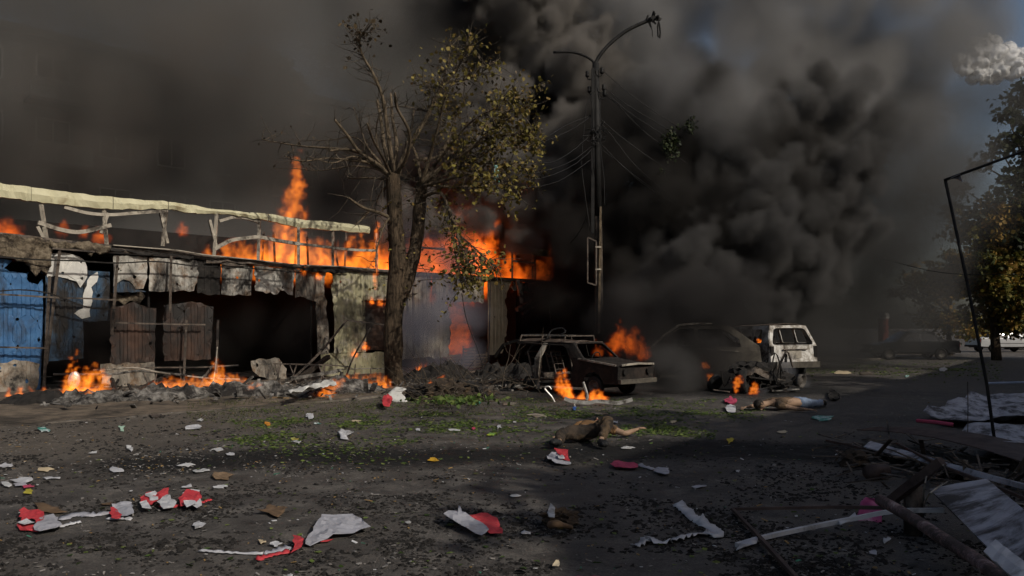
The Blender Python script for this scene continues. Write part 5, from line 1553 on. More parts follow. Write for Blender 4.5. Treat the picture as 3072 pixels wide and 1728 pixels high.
for i, (u0, u1) in enumerate(((828, 842), (842, 826), (870, 890), (892, 868), (958, 975), (978, 955))):
    lie("trestle_leg", [(u0, 1160, .05), (u1, 1158, .60)], .014, M_STEEL, ["first crossed trestle leg right of the leaning sheet", "second crossed trestle leg right of the leaning sheet", "third trestle leg in the dark opening", "fourth trestle leg in the dark opening", "fifth trestle leg before the cream sheets", "sixth trestle leg before the cream sheets"][i], "trestle leg", group="crossed trestle legs")
for i, (a, b_) in enumerate((((1062, 1150, .1), (1066, 1150, .55)), ((1112, 1152, .1), (1112, 1152, .45)), ((545, 1165, .05), (540, 1165, .6)), ((455, 1185, .05), (432, 1182, .5)), ((455, 1188, .05), (470, 1184, .5)))):
    lie("short_stake", [a, b_], .014, M_STEEL, ["short stake in the fire left of the trunk", "short stake just beside the trunk fire", "short stake behind the middle fire", "left short stake of the collapsed stall frame", "right short stake of the collapsed stall frame"][i], "stake", group="short stakes in the debris")
# sheet leaning against the stalls, flat white panels and scraps
def flat(name, px, mat, label, cat, z=.05, lift=0.0, seed=0, amp=0.02, group=None, parent=None, step=.06, th=.006, tilt=None, rag=0.01, crum=0.0, smooth=True):
    """a sheet lying on the ground, outlined in photo pixels; lift raises it towards its far side"""
    pts = [G(p[0], p[1], z) for p in px]
    c = sum(pts, Vector()) / len(pts)
    out = ragged([(p.x - c.x, p.y - c.y) for p in pts], rag, step * 2, seed)
    v, f = sheet2d(out, (), step, step)
    y0, y1 = min(p[1] for p in out), max(p[1] for p in out)
    vs_ = []
    for p in v:
        x, y = p.x + c.x, p.y + c.y
        k = (p.y - y0) / max(1e-4, y1 - y0)
        zz = zg(x, y) + z - .05 + .012 + amp * abs(fbm((p.x * 2.5 + seed, p.y * 2.5, seed * 1.7))) * 2 + crum * abs(fbm((p.x * 9, p.y * 9, seed))) + lift * k
        vs_.append((x, y, zz))
    root = obj(name, vs_, f, mat, parent, smooth)
    solidify(root, th)
    if label: tag(root, label, cat, group)
    return root
def upright(name, px, y, mat, label, cat, seed=0, amp=.03, dy=0.0, step=.06):
    pts = [P(u, v, y) for u, v in px]
    out = ragged([(p.x, p.z) for p in pts], .012, .06, seed)
    z0, z1 = min(p[1] for p in out), max(p[1] for p in out)
    v, f = sheet2d(out, (), step, step)
    o = obj(name, [(p.x, y + dy * (p.y - z0) / (z1 - z0) + amp * fbm((p.x * 3, p.y * 3, seed)), p.y) for p in v], f, mat, None, True)
    solidify(o, .006)
    return tag(o, label, cat)
o = panel([(737, 1082), (772, 1075), (818, 1074), (842, 1105), (838, 1145), (800, 1140), (760, 1128), (742, 1112)], M_PALE, .35, seed=40, amp=.03, name="leaning_sheet", bend=.12, holes=2)
o.parent = None; o.matrix_parent_inverse = Matrix.Identity(4)
tag(o, "crumpled pale metal sheet leaning below the black opening", "metal sheet")
upright("white_board", [(1148, 1192), (1180, 1165), (1212, 1172), (1198, 1182), (1222, 1205), (1190, 1208), (1160, 1200)], 17.3, M_FOAM, "white torn board propped at the foot of the maple", "board", 5, .05, .5)
flat("pale_strip", [(865, 1172), (930, 1158), (1000, 1150), (1010, 1156), (940, 1168), (880, 1178)], M_FOAM, "long white strip of sheet on the ash left of the trunk", "panel", .30, .05, 6, .06)
# kettle-shaped dish standing in the left fire
kt = lump("metal_bowl", (0, 0, 0), (.13, .06, .20), M_ALU, 3, None, 3, .05)
kt.location = GR(222, 1195, .42); kt.rotation_euler = (0, .1, .4)
tag(kt, "dented round metal bowl standing on edge in the leftmost flames", "bowl")
# lettered board lying on the verge
M_PLY = mottled("scorched_plywood", (0.16, 0.10, 0.05), (0.25, 0.17, 0.09), 5, .8, 0, .4, (.05, .03, .02), 2.5, (.5, .64))
sg = base("sign_board", G(840, 1202, .1)); tag(sg, "small brown board with dark numerals lying in the debris edge", "sign")
yb = 17.6
a0, b0 = P(815, 1208, yb), P(866, 1210, yb); hgt = .13
o = obj("board", [a0, b0, b0 + Vector((0, .03, hgt)), a0 + Vector((0, .03, hgt))], [(0, 1, 2, 3)], M_PLY, sg); solidify(o, .02)
tc_ = bpy.data.curves.new("numerals", 'FONT'); tc_.body = "0574"; tc_.size = .13; tc_.extrude = .002; tc_.align_x = 'CENTER'
tmp_ = bpy.data.objects.new("numerals_outline", tc_); COL.objects.link(tmp_)
bpy.context.view_layer.update()
me_ = bpy.data.meshes.new_from_object(tmp_.evaluated_get(bpy.context.evaluated_depsgraph_get()))
bpy.data.objects.remove(tmp_)
me_.materials.clear()
to_ = link_mesh("numerals", me_, M_CHAR, sg)
to_.location = (a0 + b0) / 2 + Vector((0, -.006, .022)); to_.rotation_euler = (math.radians(77), 0, 0)
# crates stacked inside the far doorway
M_CRATE = mottled("singed_crate", (.20, .13, .07), (.34, .24, .14), 6, .8, 0, .4, (.06, .04, .025), 3, (.5, .62))
for i, (u, v, h, lab) in enumerate(((1350, 1092, .55, "left slatted crate in the burning doorway"), (1395, 1088, .85, "tall slatted crate in the middle of the burning doorway"), (1432, 1086, .6, "right slatted crate in the burning doorway"))):
    c = WP(u, v, .25); c.z = .1
    rt = base("slatted_crate", c); tag(rt, lab, "crate")
    for k in range(int(h / .11)):
        m = MB(); m.bar(c - SD * .3 + Vector((0, 0, .06 + k * .11)), c + SD * .3 + Vector((0, 0, .06 + k * .11)), .05, .075); m.build("slat", M_CRATE, rt)
    for s in (-.28, .28): m = MB(); m.bar(c + SD * s - SN * .04, c + SD * s - SN * .04 + Vector((0, 0, h)), .05); m.build("post", M_CRATE, rt)
# dark heap under leaves and twigs beside the trunk
heap = base("debris_heap", G(1350, 1205)); tag(heap, "dark mound of charred rags and twigs under green leaves beside the trunk", "debris heap")
for i, (u, v, sx_, sy_, sz_) in enumerate(((1280, 1200, .42, .3, .20), (1345, 1203, .50, .34, .26), (1400, 1200, .42, .3, .24), (1440, 1196, .28, .22, .16))):
    p = G(u, v)
    lump("charred_rag", (p.x, p.y, sz_ * .6), (sx_, sy_, sz_), M_CHAR if i % 2 == 0 else M_CLOTHDARK, i * 3, heap, 4, .5, 4)
m = MB(); lv = Leaves()
for _ in range(70):
    p = G(rnd.uniform(1245, 1460), rnd.gauss(1200, 5), rnd.uniform(.1, .35))
    twig(m, p, Vector((rnd.gauss(0, 1), rnd.gauss(0, .6), rnd.gauss(.2, .5))), rnd.uniform(.2, .8), .009, rnd)
for _ in range(520):
    p = G(rnd.gauss(1360, 55), rnd.gauss(1198, 5), abs(rnd.gauss(.16, .14)) + .03); lv.leaf(p, .08, rnd, 0)
m.build("twigs", M_TWIG, heap)["kind"] = "stuff"
GREEN = [(0.03, 0.05, 0.012), (0.07, 0.12, 0.025), (0.13, 0.18, 0.04), (0.16, 0.19, 0.06)]
M_GREEN = leaf_mat("fresh_fallen_leaf", GREEN, .2)
lv.build("foliage", M_GREEN, heap)["kind"] = "stuff"
# brush and thin sticks piled in front of the doorway and the estate car
m = MB()
for _ in range(120):
    u = rnd.uniform(1230, 1620)
    p = G(u, rnd.gauss(1150, 10), rnd.uniform(.1, .4))
    twig(m, p, Vector((rnd.gauss(0, 1), rnd.gauss(0, .6), rnd.gauss(.35, .5))), rnd.uniform(.4, 1.5), .010, rnd)
tag(m.build("brushwood", M_TWIG), "tangle of bare sticks and wire before the smoking doorway", "brushwood", kind="stuff")

# ================================================================ fallen leaves, soot clods, crumbs
lv = Leaves()
def scatter_px(n, region, dens, f):
    k = 0
    while k < n:
        u, v = rnd.uniform(region[0], region[2]), rnd.uniform(region[1], region[3])
        p = G(u, v)
        if rnd.random() < dens(u, v, p): f(p, u, v); k += 1
def leaf_d(u, v, p):
    n = fbm((p.x * .7, p.y * .7, 4.0)) * 1.5 + .25 + .5 * fbm((p.x * 3, p.y * 3, 4.0))
    c = math.exp(-((v - (1262 - (u - 1300) * .02)) / 60) ** 2)
    e = min(1, max(0, (u - 560) / 300))
    return max(0, n) * c * e
def put_leaf(p, u, v): lv.leaf(Vector((p.x, p.y, zg(p.x, p.y) + .008)), rnd.uniform(.025, .07), rnd, 0.0)
scatter_px(11000, (480, 1195, 2150, 1430), leaf_d, put_leaf)
def leaf_d2(u, v, p): return max(0, fbm((p.x * .5, p.y * .5, 8.0)) + .35) * math.exp(-((v - 1105) / 22) ** 2)
scatter_px(1500, (2420, 1075, 3000, 1150), leaf_d2, lambda p, u, v: lv.leaf(Vector((p.x, p.y, .01)), rnd.uniform(.06, .13), rnd, 0.0))
def leaf_d3(u, v, p): return max(0, fbm((p.x * .9, p.y * .9, 2.0)) + .2) * math.exp(-((v - 1238) / 16) ** 2)
scatter_px(900, (1900, 1200, 2300, 1280), leaf_d3, put_leaf)
scatter_px(380, (200, 1200, 3000, 1720), lambda u, v, p: .5, put_leaf)
# leaves lie flat: squash their upward part
for q in range(0, len(lv.v), 6):
    b_ = lv.v[q]
    for k in range(1, 6):
        d = lv.v[q + k] - b_; d.z = abs(d.z) * .35; lv.v[q + k] = b_ + d
tag(lv.build("fallen_leaves", M_GREEN), "green leaves blown down over the road edge and verge", "leaves", kind="stuff")

# tufts of short grass along the kerb
gv, gf, gt = [], [], []
for _ in range(5200):
    u = rnd.uniform(560, 1700); v = 1238 - (u - 560) * .033 + rnd.gauss(0, 20)
    p = G(u, max(1185, v))
    if fbm((p.x * 1.1, p.y * 1.1, 12)) < -.05: continue
    h = rnd.uniform(.02, .06); a = rnd.uniform(0, 6.28); s = Vector((math.cos(a), math.sin(a), 0)) * .006
    z = zg(p.x, p.y) + (.06 if off_of(p) < KERB_OFF else 0)
    b_ = Vector((p.x, p.y, z)); n = len(gv)
    gv += [b_ - s, b_ + s, b_ + Vector((rnd.gauss(0, .02), rnd.gauss(0, .02), h))]; gf.append((n, n + 1, n + 2)); gt += [rnd.random()] * 3
o = obj("grass", gv, gf, leaf_mat("short_grass", [(0.035, 0.045, 0.012), (0.07, 0.085, 0.022), (0.10, 0.10, 0.03)], .2))
a_ = o.data.attributes.new("tone", 'FLOAT', 'POINT'); a_.data.foreach_set("value", gt)
tag(o, "short trampled grass along the kerb", "grass", kind="stuff")

# soot clods and clinker all over the asphalt
cl = MB()
def clod(p, r):
    n = len(cl.v)
    h = r * rnd.uniform(.25, .6)
    ring = []
    k = rnd.choice((4, 5, 6)); a0 = rnd.uniform(0, 6)
    for i in range(k):
        a = a0 + 6.283 * i / k; q = r * rnd.uniform(.5, 1.4)
        ring.append(Vector((p.x + q * math.cos(a), p.y + q * math.sin(a) * .8, p.z - .004)))
    t = [Vector((p.x + rnd.gauss(0, r * .35), p.y + rnd.gauss(0, r * .35), p.z + h)), Vector((p.x + rnd.gauss(0, r * .5), p.y + rnd.gauss(0, r * .5), p.z + h * .8))]
    cl.v += ring + t
    for i in range(k): cl.f.append((n + i, n + (i + 1) % k, n + k + (0 if i < k / 2 else 1)))
    cl.f.append((n, n + k, n + k + 1)); cl.f.append((n + (k + 1) // 2, n + k + 1, n + k))
def clod_d(u, v, p):
    return max(0, .12 + .9 * fbm((p.x * .8, p.y * .8, 31)) + .5 * fbm((p.x * 3, p.y * 3, 31))) * min(1, .35 + .65 * max(0, (v - 1330) / 200))
scatter_px(10500, (-40, 1290, 3112, 1760), clod_d, lambda p, u, v: clod(Vector((p.x, p.y, zg(p.x, p.y))), min(.06, abs(rnd.gauss(.010, .011)) + .005)))
scatter_px(2600, (-40, 1215, 1300, 1420), lambda u, v, p: max(0, .3 + fbm((p.x, p.y, 3))), lambda p, u, v: clod(Vector((p.x, p.y, zg(p.x, p.y))), min(.07, abs(rnd.gauss(.014, .014)) + .006)))
def clod_big(u, v, p): return max(0, -.05 + 1.3 * fbm((p.x * .9 + 5, p.y * .9, 44)) + .5 * fbm((p.x * 3.5, p.y * 3.5, 44)))
scatter_px(3800, (-40, 1430, 3112, 1760), clod_big, lambda p, u, v: clod(Vector((p.x, p.y, zg(p.x, p.y))), rnd.uniform(.010, .034)))
tag(cl.build("soot_clods", M_CHAR), "black soot clods and clinker scattered over the asphalt", "clods", kind="stuff")
# bits of plaster, paper and plastic too small to tell apart
CONF = [mottled("chip_white", (.45, .45, .46), (.65, .65, .66), 9, .7, 0, 0), mottled("chip_grey", (.16, .15, .14), (.28, .26, .24), 9, .9, 0, 0), mottled("chip_ochre", (.22, .13, .05), (.36, .24, .09), 9, .8, 0, 0), mottled("chip_green", (.04, .16, .10), (.08, .30, .2), 9, .6, 0, 0)]
chips = [MB() for _ in CONF]
def chip(p, u, v, mxs=1.0):
    k = rnd.choices((0, 1, 2, 3), (.8, 6, 2, .25))[0]
    r = min(.026, abs(rnd.gauss(.003, .007)) + .0035) * mxs
    a = rnd.uniform(0, 6.28); d = Vector((math.cos(a), math.sin(a), rnd.uniform(0, .3))); s = Vector((-d.y, d.x, rnd.uniform(-.2, .3)))
    b_ = Vector((p.x, p.y, zg(p.x, p.y) + .008)); l_ = r * rnd.uniform(1, 3.2)
    pts = [b_, b_ + d * l_, b_ + d * l_ * rnd.uniform(.6, 1.1) + s * r, b_ + s * r * rnd.uniform(.6, 1.2)]
    lo_ = min(q.z for q in pts)
    pts += [q - Vector((0, 0, .004)) for q in pts]
    chips[k].add(pts, [(0, 1, 2, 3), (7, 6, 5, 4), (0, 4, 5, 1), (1, 5, 6, 2), (2, 6, 7, 3), (3, 7, 4, 0)])
scatter_px(1700, (-40, 1195, 1700, 1450), lambda u, v, p: max(0, .35 + .8 * fbm((p.x * .8, p.y * .8, 19))) * (1 if u < 900 else .5), chip)
scatter_px(700, (-40, 1400, 3112, 1740), lambda u, v, p: .5, chip)
scatter_px(420, (1700, 1130, 3072, 1400), lambda u, v, p: .5, lambda p, u, v: chip(p, u, v, 1.3))
for c_, nm in zip(chips, ("white", "grey", "ochre", "green")):
    tag(c_.build("litter_crumbs", CONF[["white", "grey", "ochre", "green"].index(nm)]), f"tiny {nm} crumbs of litter spread over the road", "litter", kind="stuff")
def lieA(*a, **k): return lie(*a, **k, pos=G)
# ================================================================ cloth, paper and litter on the road
M_RED = mottled("red_banner", (.42, .035, .045), (.55, .06, .07), 5, .6, 0, .25)
M_PINK = mottled("crimson_banner", (.36, .045, .09), (.46, .07, .13), 5, .6, 0, .25)
M_GREYB = mottled("grey_banner_back", (.30, .30, .33), (.40, .40, .44), 5, .55, 0, .25, (.24, .23, .24), 3, (.56, .70))
M_WHITEB = mottled("white_banner", (.40, .40, .42), (.56, .56, .58), 5, .6, 0, .25, (.20, .19, .18), 3.5, (.54, .68))
M_PAPER = mottled("white_paper", (.42, .42, .42), (.58, .58, .58), 6, .8, 0, .3, (.18, .17, .15), 5, (.52, .66))
M_CARD = mottled("brown_card", (.13, .085, .05), (.22, .15, .09), 6, .85, 0, .5)
M_TAN = M_TAN
def banner(label, pieces, strips=(), seed=0):
    p0 = pieces[0][0][0] if pieces else strips[0][0][0]
    root = base("torn_banner", G(p0[0], p0[1])); tag(root, label, "banner", "torn red and white banner cloth on the road")
    for i, (px, mat, z, lift) in enumerate(pieces):
        flat("red_side" if mat in (M_RED, M_PINK) else "pale_side", px, mat, None, None, .05 + z * .35, lift * .38, seed + i, .012, None, root, .034, .002, None, .012, .024, False)
    for i, (pts, w, mat) in enumerate(strips):
        path = smooth_path([G(u, v, .03) for u, v in pts], 6)
        vs_, fs_ = [], []
        for k, p in enumerate(path):
            d = (path[min(k + 1, len(path) - 1)] - path[max(k - 1, 0)]).normalized(); s = Vector((-d.y, d.x, 0))
            a = 1.2 * fbm((k * .35, seed, i)); ww = w * (.55 + .7 * abs(fbm((k * .22, i, seed + 4))))
            q = s * ww * math.cos(a) + Vector((0, 0, 1)) * ww * abs(math.sin(a))
            c = Vector((p.x, p.y, zg(p.x, p.y) + .012 + abs(q.z) * .5 + .01 * abs(fbm((k * .5, 3, i)))))
            vs_ += [c - q, c + Vector((0, 0, .018 * abs(fbm((k * .6, 9, i)))) ), c + q]
        for k in range(len(path) - 1): fs_ += [(3 * k, 3 * k + 1, 3 * k + 4, 3 * k + 3), (3 * k + 1, 3 * k + 2, 3 * k + 5, 3 * k + 4)]
        solidify(obj("twisted_strip", vs_, fs_, mat, root, True), .004)
    return root
banner("crumpled red banner piece with grey twisted tail at the lower left corner", [
    ([(56, 1527), (72, 1521), (132, 1533), (130, 1552), (108, 1557), (95, 1548), (62, 1552)], M_RED, .06, .06),
    ([(50, 1565), (62, 1552), (85, 1562), (112, 1570), (115, 1584), (60, 1578)], M_RED, .0, .03),
    ([(100, 1575), (128, 1545), (160, 1541), (187, 1568), (172, 1577), (118, 1585)], M_GREYB, .03, .06),
    ([(52, 1556), (80, 1553), (104, 1562), (72, 1566)], M_WHITEB, .05, .02),
    ([(335, 1518), (358, 1507), (396, 1508), (402, 1532), (380, 1541), (350, 1535)], M_GREYB, .04, .08),
    ([(326, 1532), (340, 1516), (366, 1534), (362, 1545), (345, 1546)], M_RED, .05, .04)],
    [([(178, 1553), (230, 1540), (270, 1541), (335, 1534)], .055, M_GREYB), ([(175, 1574), (210, 1566), (242, 1560)], .03, M_WHITEB), ([(320, 1549), (360, 1551), (395, 1553)], .028, M_WHITEB)], 3)
banner("crumpled ball of red and white banner above the lower left piece", [
    ([(420, 1490), (450, 1472), (475, 1478), (482, 1492), (455, 1510), (422, 1505)], M_RED, .05, .08),
    ([(470, 1475), (490, 1466), (506, 1464), (500, 1485), (478, 1488)], M_RED, .09, .08),
    ([(435, 1478), (465, 1472), (475, 1490), (450, 1492)], M_WHITEB, .10, .05),
    ([(418, 1505), (440, 1500), (455, 1520), (430, 1522)], M_WHITEB, .03, .06),
    ([(470, 1500), (500, 1484), (530, 1500), (520, 1512), (490, 1516)], M_WHITEB, .06, .07),
    ([(534, 1490), (560, 1474), (600, 1476), (606, 1490), (575, 1506), (542, 1508)], M_RED, .06, .10),
    ([(548, 1472), (575, 1466), (600, 1466), (585, 1478), (555, 1480)], M_WHITEB, .10, .05),
    ([(550, 1500), (575, 1492), (590, 1502), (560, 1510)], M_WHITEB, .10, .04),
    ([(575, 1508), (600, 1494), (606, 1508), (590, 1514)], M_WHITEB, .05, .05)],
    [([(600, 1500), (618, 1494), (634, 1490)], .03, M_RED), ([(480, 1514), (510, 1518), (545, 1508)], .03, M_RED)], 13)
banner("large grey banner sheet with red neck and long white rope tail", [
    ([(916, 1620), (940, 1582), (965, 1550), (1000, 1551), (1058, 1549), (1085, 1560), (1112, 1577), (1060, 1592), (1000, 1600), (960, 1614), (930, 1622)], M_GREYB, .02, .12),
    ([(878, 1600), (900, 1606), (912, 1614), (895, 1640), (872, 1646), (884, 1625)], M_RED, .04, .06),
    ([(960, 1615), (1000, 1604), (985, 1612)], M_RED, .0, .0)],
    [([(597, 1645), (650, 1648), (720, 1650), (790, 1652)], .022, M_WHITEB), ([(790, 1652), (830, 1646), (872, 1636)], .04, M_GREYB), ([(770, 1668), (810, 1658), (870, 1648)], .035, M_RED)], 23)
banner("folded banner with grey roll in front and bright red back", [
    ([(1400, 1545), (1425, 1538), (1462, 1537), (1492, 1552), (1508, 1590), (1470, 1586), (1430, 1566)], M_RED, .03, .06),
    ([(1330, 1550), (1345, 1542), (1383, 1540), (1425, 1556), (1467, 1580), (1446, 1594), (1400, 1578), (1360, 1562)], M_GREYB, .06, .10),
    ([(1374, 1540), (1376, 1528), (1384, 1534), (1386, 1546)], M_GREYB, .12, .16)], (), 33)
banner("small banner piece, grey below and red above, near the lying person's feet", [
    ([(1640, 1370), (1655, 1356), (1700, 1365), (1713, 1384), (1668, 1385)], M_GREYB, .02, .08),
    ([(1663, 1344), (1705, 1352), (1709, 1376), (1690, 1370), (1672, 1360)], M_RED, .07, .10),
    ([(1668, 1362), (1685, 1358), (1695, 1368), (1676, 1370)], M_WHITEB, .10, .02)], (), 43)
banner("crimson rolled banner with grey end lying in the shade", [
    ([(1830, 1388), (1850, 1380), (1915, 1387), (1912, 1396), (1845, 1395)], M_PINK, .03, .06),
    ([(1960, 1408), (1975, 1400), (2006, 1401), (2008, 1414), (1995, 1418)], M_GREYB, .03, .06)],
    [([(1915, 1390), (1935, 1396), (1960, 1405)], .04, M_GREYB)], 53)
banner("long torn white ribbon curling over the shaded road", [], [([(2030, 1506), (2055, 1522), (2080, 1548), (2110, 1562), (2140, 1580), (2152, 1602)], .075, M_WHITEB), ([(2155, 1604), (2120, 1590), (2090, 1598), (2050, 1604), (2010, 1618)], .07, M_WHITEB), ([(2012, 1618), (1970, 1620), (1945, 1606), (1930, 1622), (1905, 1628)], .07, M_WHITEB)], 63)

# single scraps: (photo u, v, width px, height px, material, label, category)
SCR = [
    (1030, 1300, 62, 26, M_WHITEB, "crumpled white plastic bag on the grass left of the trunk", "plastic bag", .14),
    (576, 1277, 52, 14, M_WHITEB, "crumpled white sheet on the earth at middle left", "paper", .08),
    (392, 1338, 34, 18, M_PAPER, "folded white leaflet on the earth at left", "paper", .05),
    (280, 1349, 32, 9, M_PAPER, "narrow white card left of the folded leaflet", "paper", .02),
    (350, 1403, 66, 14, M_WHITEB, "long curled white scrap on the dark band", "paper", .05),
    (600, 1404, 52, 9, M_PAPER, "flat white scrap right of the curled one", "paper", .03),
    (560, 1387, 60, 8, M_PAPER, "thin white strip above the flat scrap", "paper", .03),
    (655, 1340, 44, 8, M_PAPER, "small pale scrap at the left edge of the green leaves", "paper", .03),
    (690, 1354, 34, 9, M_WHITEB, "small white scrap under the pale one", "paper", .04),
    (660, 1453, 50, 8, M_PAPER, "white sliver on the black soot in mid road", "paper", .02),
    (560, 1452, 36, 10, M_WHITEB, "small dark and white scrap left of the sliver", "paper", .04),
    (670, 1420, 72, 26, M_CARD, "torn brown cardboard flap on the dark band", "cardboard", .06),
    (20, 1391, 44, 12, M_WHITEB, "white film at the left edge of the road", "plastic film", .04),
    (70, 1432, 70, 14, M_WHITEB, "white torn film in the heap at the left edge", "plastic film", .06),
    (20, 1445, 40, 16, M_PAPER, "pale blue-white board in the heap at the left edge", "board", .05),
    (60, 1446, 38, 12, M_GREYB, "grey scrap between the white ones at the left edge", "scrap", .05),
    (150, 1424, 60, 10, M_WHITEB, "flat white film right of the left edge heap", "plastic film", .03),
    (85, 1467, 34, 14, mottled("yellow_wrapper", (.30, .26, .03), (.46, .40, .06), 8, .6), "crumpled yellow wrapper below the left edge heap", "wrapper", .05),
    (88, 1450, 36, 9, M_PINK, "dark red scrap above the yellow wrapper", "scrap", .03),
    (132, 1400, 60, 9, M_TAN, "pale board on the earth at the far left", "board", .02),
    (150, 1515, 120, 34, M_BROWNWOOD, "broken brown board behind the lower left banner", "board", .04),
    (325, 1497, 44, 9, M_BROWNWOOD, "small splintered wood scrap beside the broken board", "scrap", .02),
    (818, 1524, 84, 34, M_BROWNWOOD, "brown splintered clump with red cloth in mid foreground", "clump", .10),
    (592, 1564, 48, 24, M_WHITEB, "crumpled white tissue in the left foreground", "tissue", .05),
    (785, 1609, 28, 14, M_TAN, "small beige card left of the big grey sheet", "card", .02),
    (830, 1620, 36, 14, M_WHITEB, "twisted white tissue by the rope tail", "tissue", .04),
    (870, 1720, 18, 12, M_PAPER, "small round white scrap at the bottom edge", "scrap", .05),
    (1022, 1720, 16, 8, M_PAPER, "tiny pale scrap right of the round one at the bottom", "scrap", .02),
    (1548, 1477, 40, 7, M_PAPER, "white splinter above the folded banner", "splinter", .02),
    (1672, 1681, 30, 22, M_TAN, "pale knobbly stone in the lower middle", "stone", .07),
    (1765, 1718, 96, 14, M_PINK, "dark red strip cut by the bottom edge", "strip", .03),
    (1300, 1371, 40, 9, mottled("orange_wrapper", (.42, .23, .02), (.55, .34, .03), 8, .6), "orange yellow wrapper on the dark band", "wrapper", .04),
    (1472, 1296, 40, 14, mottled("lime_packet", (.35, .32, .02), (.10, .32, .08), 8, .6), "yellow and green packet on the leaves", "packet", .05),
    (1496, 1274, 18, 14, M_WHITEB, "white and black crumpled wrapper above the packet", "wrapper", .06),
    (1362, 1284, 38, 6, M_PAPER, "thin white stick on the leaves in mid road", "stick", .02),
    (1422, 1280, 16, 8, M_PINK, "small pink rag on the leaves", "rag", .04),
    (1252, 1283, 22, 8, M_WHITEB, "small white crumple on the leaves left of centre", "scrap", .04),
    (1545, 1260, 10, 6, M_PAPER, "tiny white chip near the centre leaves", "chip", .02),
    (1612, 1241, 66, 12, M_PALE, "pinkish flat board in the leaves before the estate car", "board", .03),
    (1800, 1234, 64, 9, M_PALE, "pale corrugated strip below the torn bumper", "strip", .03),
    (1722, 1221, 16, 10, mottled("blue_plastic", (.02, .06, .22), (.04, .12, .36), 8, .5), "blue plastic scrap under the torn bumper", "scrap", .06),
    (1530, 1207, 52, 10, M_PALE, "broken pale slab left of the torn bumper", "slab", .03),
    (932, 1245, 30, 18, M_WHITEB, "white crumpled flower of paper on the grass", "paper", .07),
    (800, 1265, 26, 12, mottled("orange_rag", (.45, .17, .02), (.6, .26, .04), 8, .6), "small orange rag on the earth at middle left", "rag", .05),
    (366, 1279, 24, 16, mottled("mint_box", (.32, .48, .38), (.42, .58, .46), 8, .6), "mint green folded box on the earth at left", "box", .06),
    (600, 1253, 18, 9, M_PAPER, "small pale square above the white sheet", "paper", .03),
    (445, 1207, 46, 9, mottled("amber_film", (.45, .24, .01), (.6, .36, .02), 8, .4), "amber plastic film before the middle fire", "plastic film", .05),
    (100, 1236, 50, 14, M_STEEL, "flat dark grey slate on the earth at left", "slate", .02),
    (466, 1243, 60, 12, M_STEEL, "long dark board end on the verge edge", "board", .06),
    (508, 1208, 24, 8, M_PAPER, "white chip at the edge of the ash heap", "chip", .05),
    (1070, 1256, 34, 9, M_TAN, "beige card on the grass left of the trunk", "card", .02),
    (950, 1264, 26, 7, M_TEALRAG, "small teal net scrap on the grass", "scrap", .03),
    (130, 1285, 40, 14, M_TEALRAG, "tangled green string on the earth at far left", "string", .05),
    (880, 1310, 30, 8, mottled("lime_rag", (.2, .36, .12), (.5, .35, .08), 9, .7), "small green and orange wrapper left of the plastic bag", "wrapper", .03),
    (890, 1318, 32, 6, M_WHITEB, "white strip just under the green and orange wrapper", "strip", .02),
    (1885, 1336, 44, 5, M_PAPER, "thin white tube right of the lying person's shoes", "tube", .02),
    (1845, 1262, 28, 8, M_WHITEB, "white rag beside the lying person's head", "rag", .04),
    (2022, 1260, 26, 8, M_TAN, "tan scrap in the leaves right of the lying person", "scrap", .03),
    (2350, 1290, 36, 8, M_TAN, "curved tan rind on the shaded road", "rind", .04),
    (2192, 1316, 26, 16, mottled("yellow_fruit", (.35, .26, .03), (.5, .4, .05), 8, .6), "yellow and white scrap on the shaded road", "scrap", .05),
    (2100, 1450, 46, 8, M_GREYB, "small grey-blue scrap in the shaded mid road", "scrap", .03),
    (2215, 1404, 12, 8, M_PAPER, "tiny white chip in the shade right of the crimson roll", "chip", .02),
    (2190, 1223, 34, 24, M_WHITEB, "crushed white cup left of the person lying face down", "cup", .12),
    (2195, 1198, 44, 22, M_PINK, "dark red bag left of the person lying face down", "bag", .14),
    (2470, 1250, 90, 18, M_TEALRAG, "teal net trailing from beside the person lying face down", "net", .05),
    (2520, 1116, 60, 12, M_TAN, "tan board on the leaf litter beyond the off-roader", "board", .08),
    (2600, 1118, 50, 10, M_STEEL, "dark sheet edge on the leaf litter right of the tan board", "sheet", .08),
    (2720, 1126, 20, 7, M_TEALRAG, "turquoise scrap on the leaf litter", "scrap", .04),
    (2830, 1106, 24, 14, M_WHITEB, "white bag on the leaf litter below the dark sedan", "bag", .14),
    (2500, 1183, 44, 28, M_CHAR, "square black box standing right of the running gear", "box", .24),
    (1580, 1586, 32, 9, M_WHITEB, "torn white tissue left of the brown bundle", "tissue", .03),
    (1224, 1555, 22, 8, M_PAPER, "white blue strip right of the large grey sheet", "strip", .02),
    (2660, 1608, 26, 14, M_WHITEB, "square white scrap near the pink bag", "scrap", .04),
    (2620, 1640, 30, 14, M_GREYB, "thin curled white strip below the square scrap", "strip", .03),
    (2270, 1517, 24, 5, M_PAPER, "thin white strip under the brown frame bar", "strip", .02),
    (2390, 1534, 14, 6, M_PAPER, "tiny white scrap just below the brown frame bar", "scrap", .02),
    (2085, 1452, 10, 5, M_PAPER, "tiny pale chip beside the grey-blue scrap", "chip", .01),
]
for i, (u, v, w, h, mt, lab, cat, up_) in enumerate(SCR):
    rs = random.Random(i * 7 + 1)
    px = []
    n = 10
    for k in range(n):
        a = -2 * math.pi * k / n + rs.uniform(-.25, .25)
        q = rs.uniform(.38, 1.2)
        px.append((u + w * .5 * q * math.cos(a), v + h * .5 * q * math.sin(a)))
    flat({"plastic bag": "plastic_bag", "plastic film": "plastic_film"}.get(cat, cat.replace(" ", "_")), px, mt, lab, cat, .05, up_ * .2, i, up_ * .12, None, None, max(.018, w * G(u, v).y / FPX / 9), .004, None, .006, up_ * .30, i % 2 == 0)
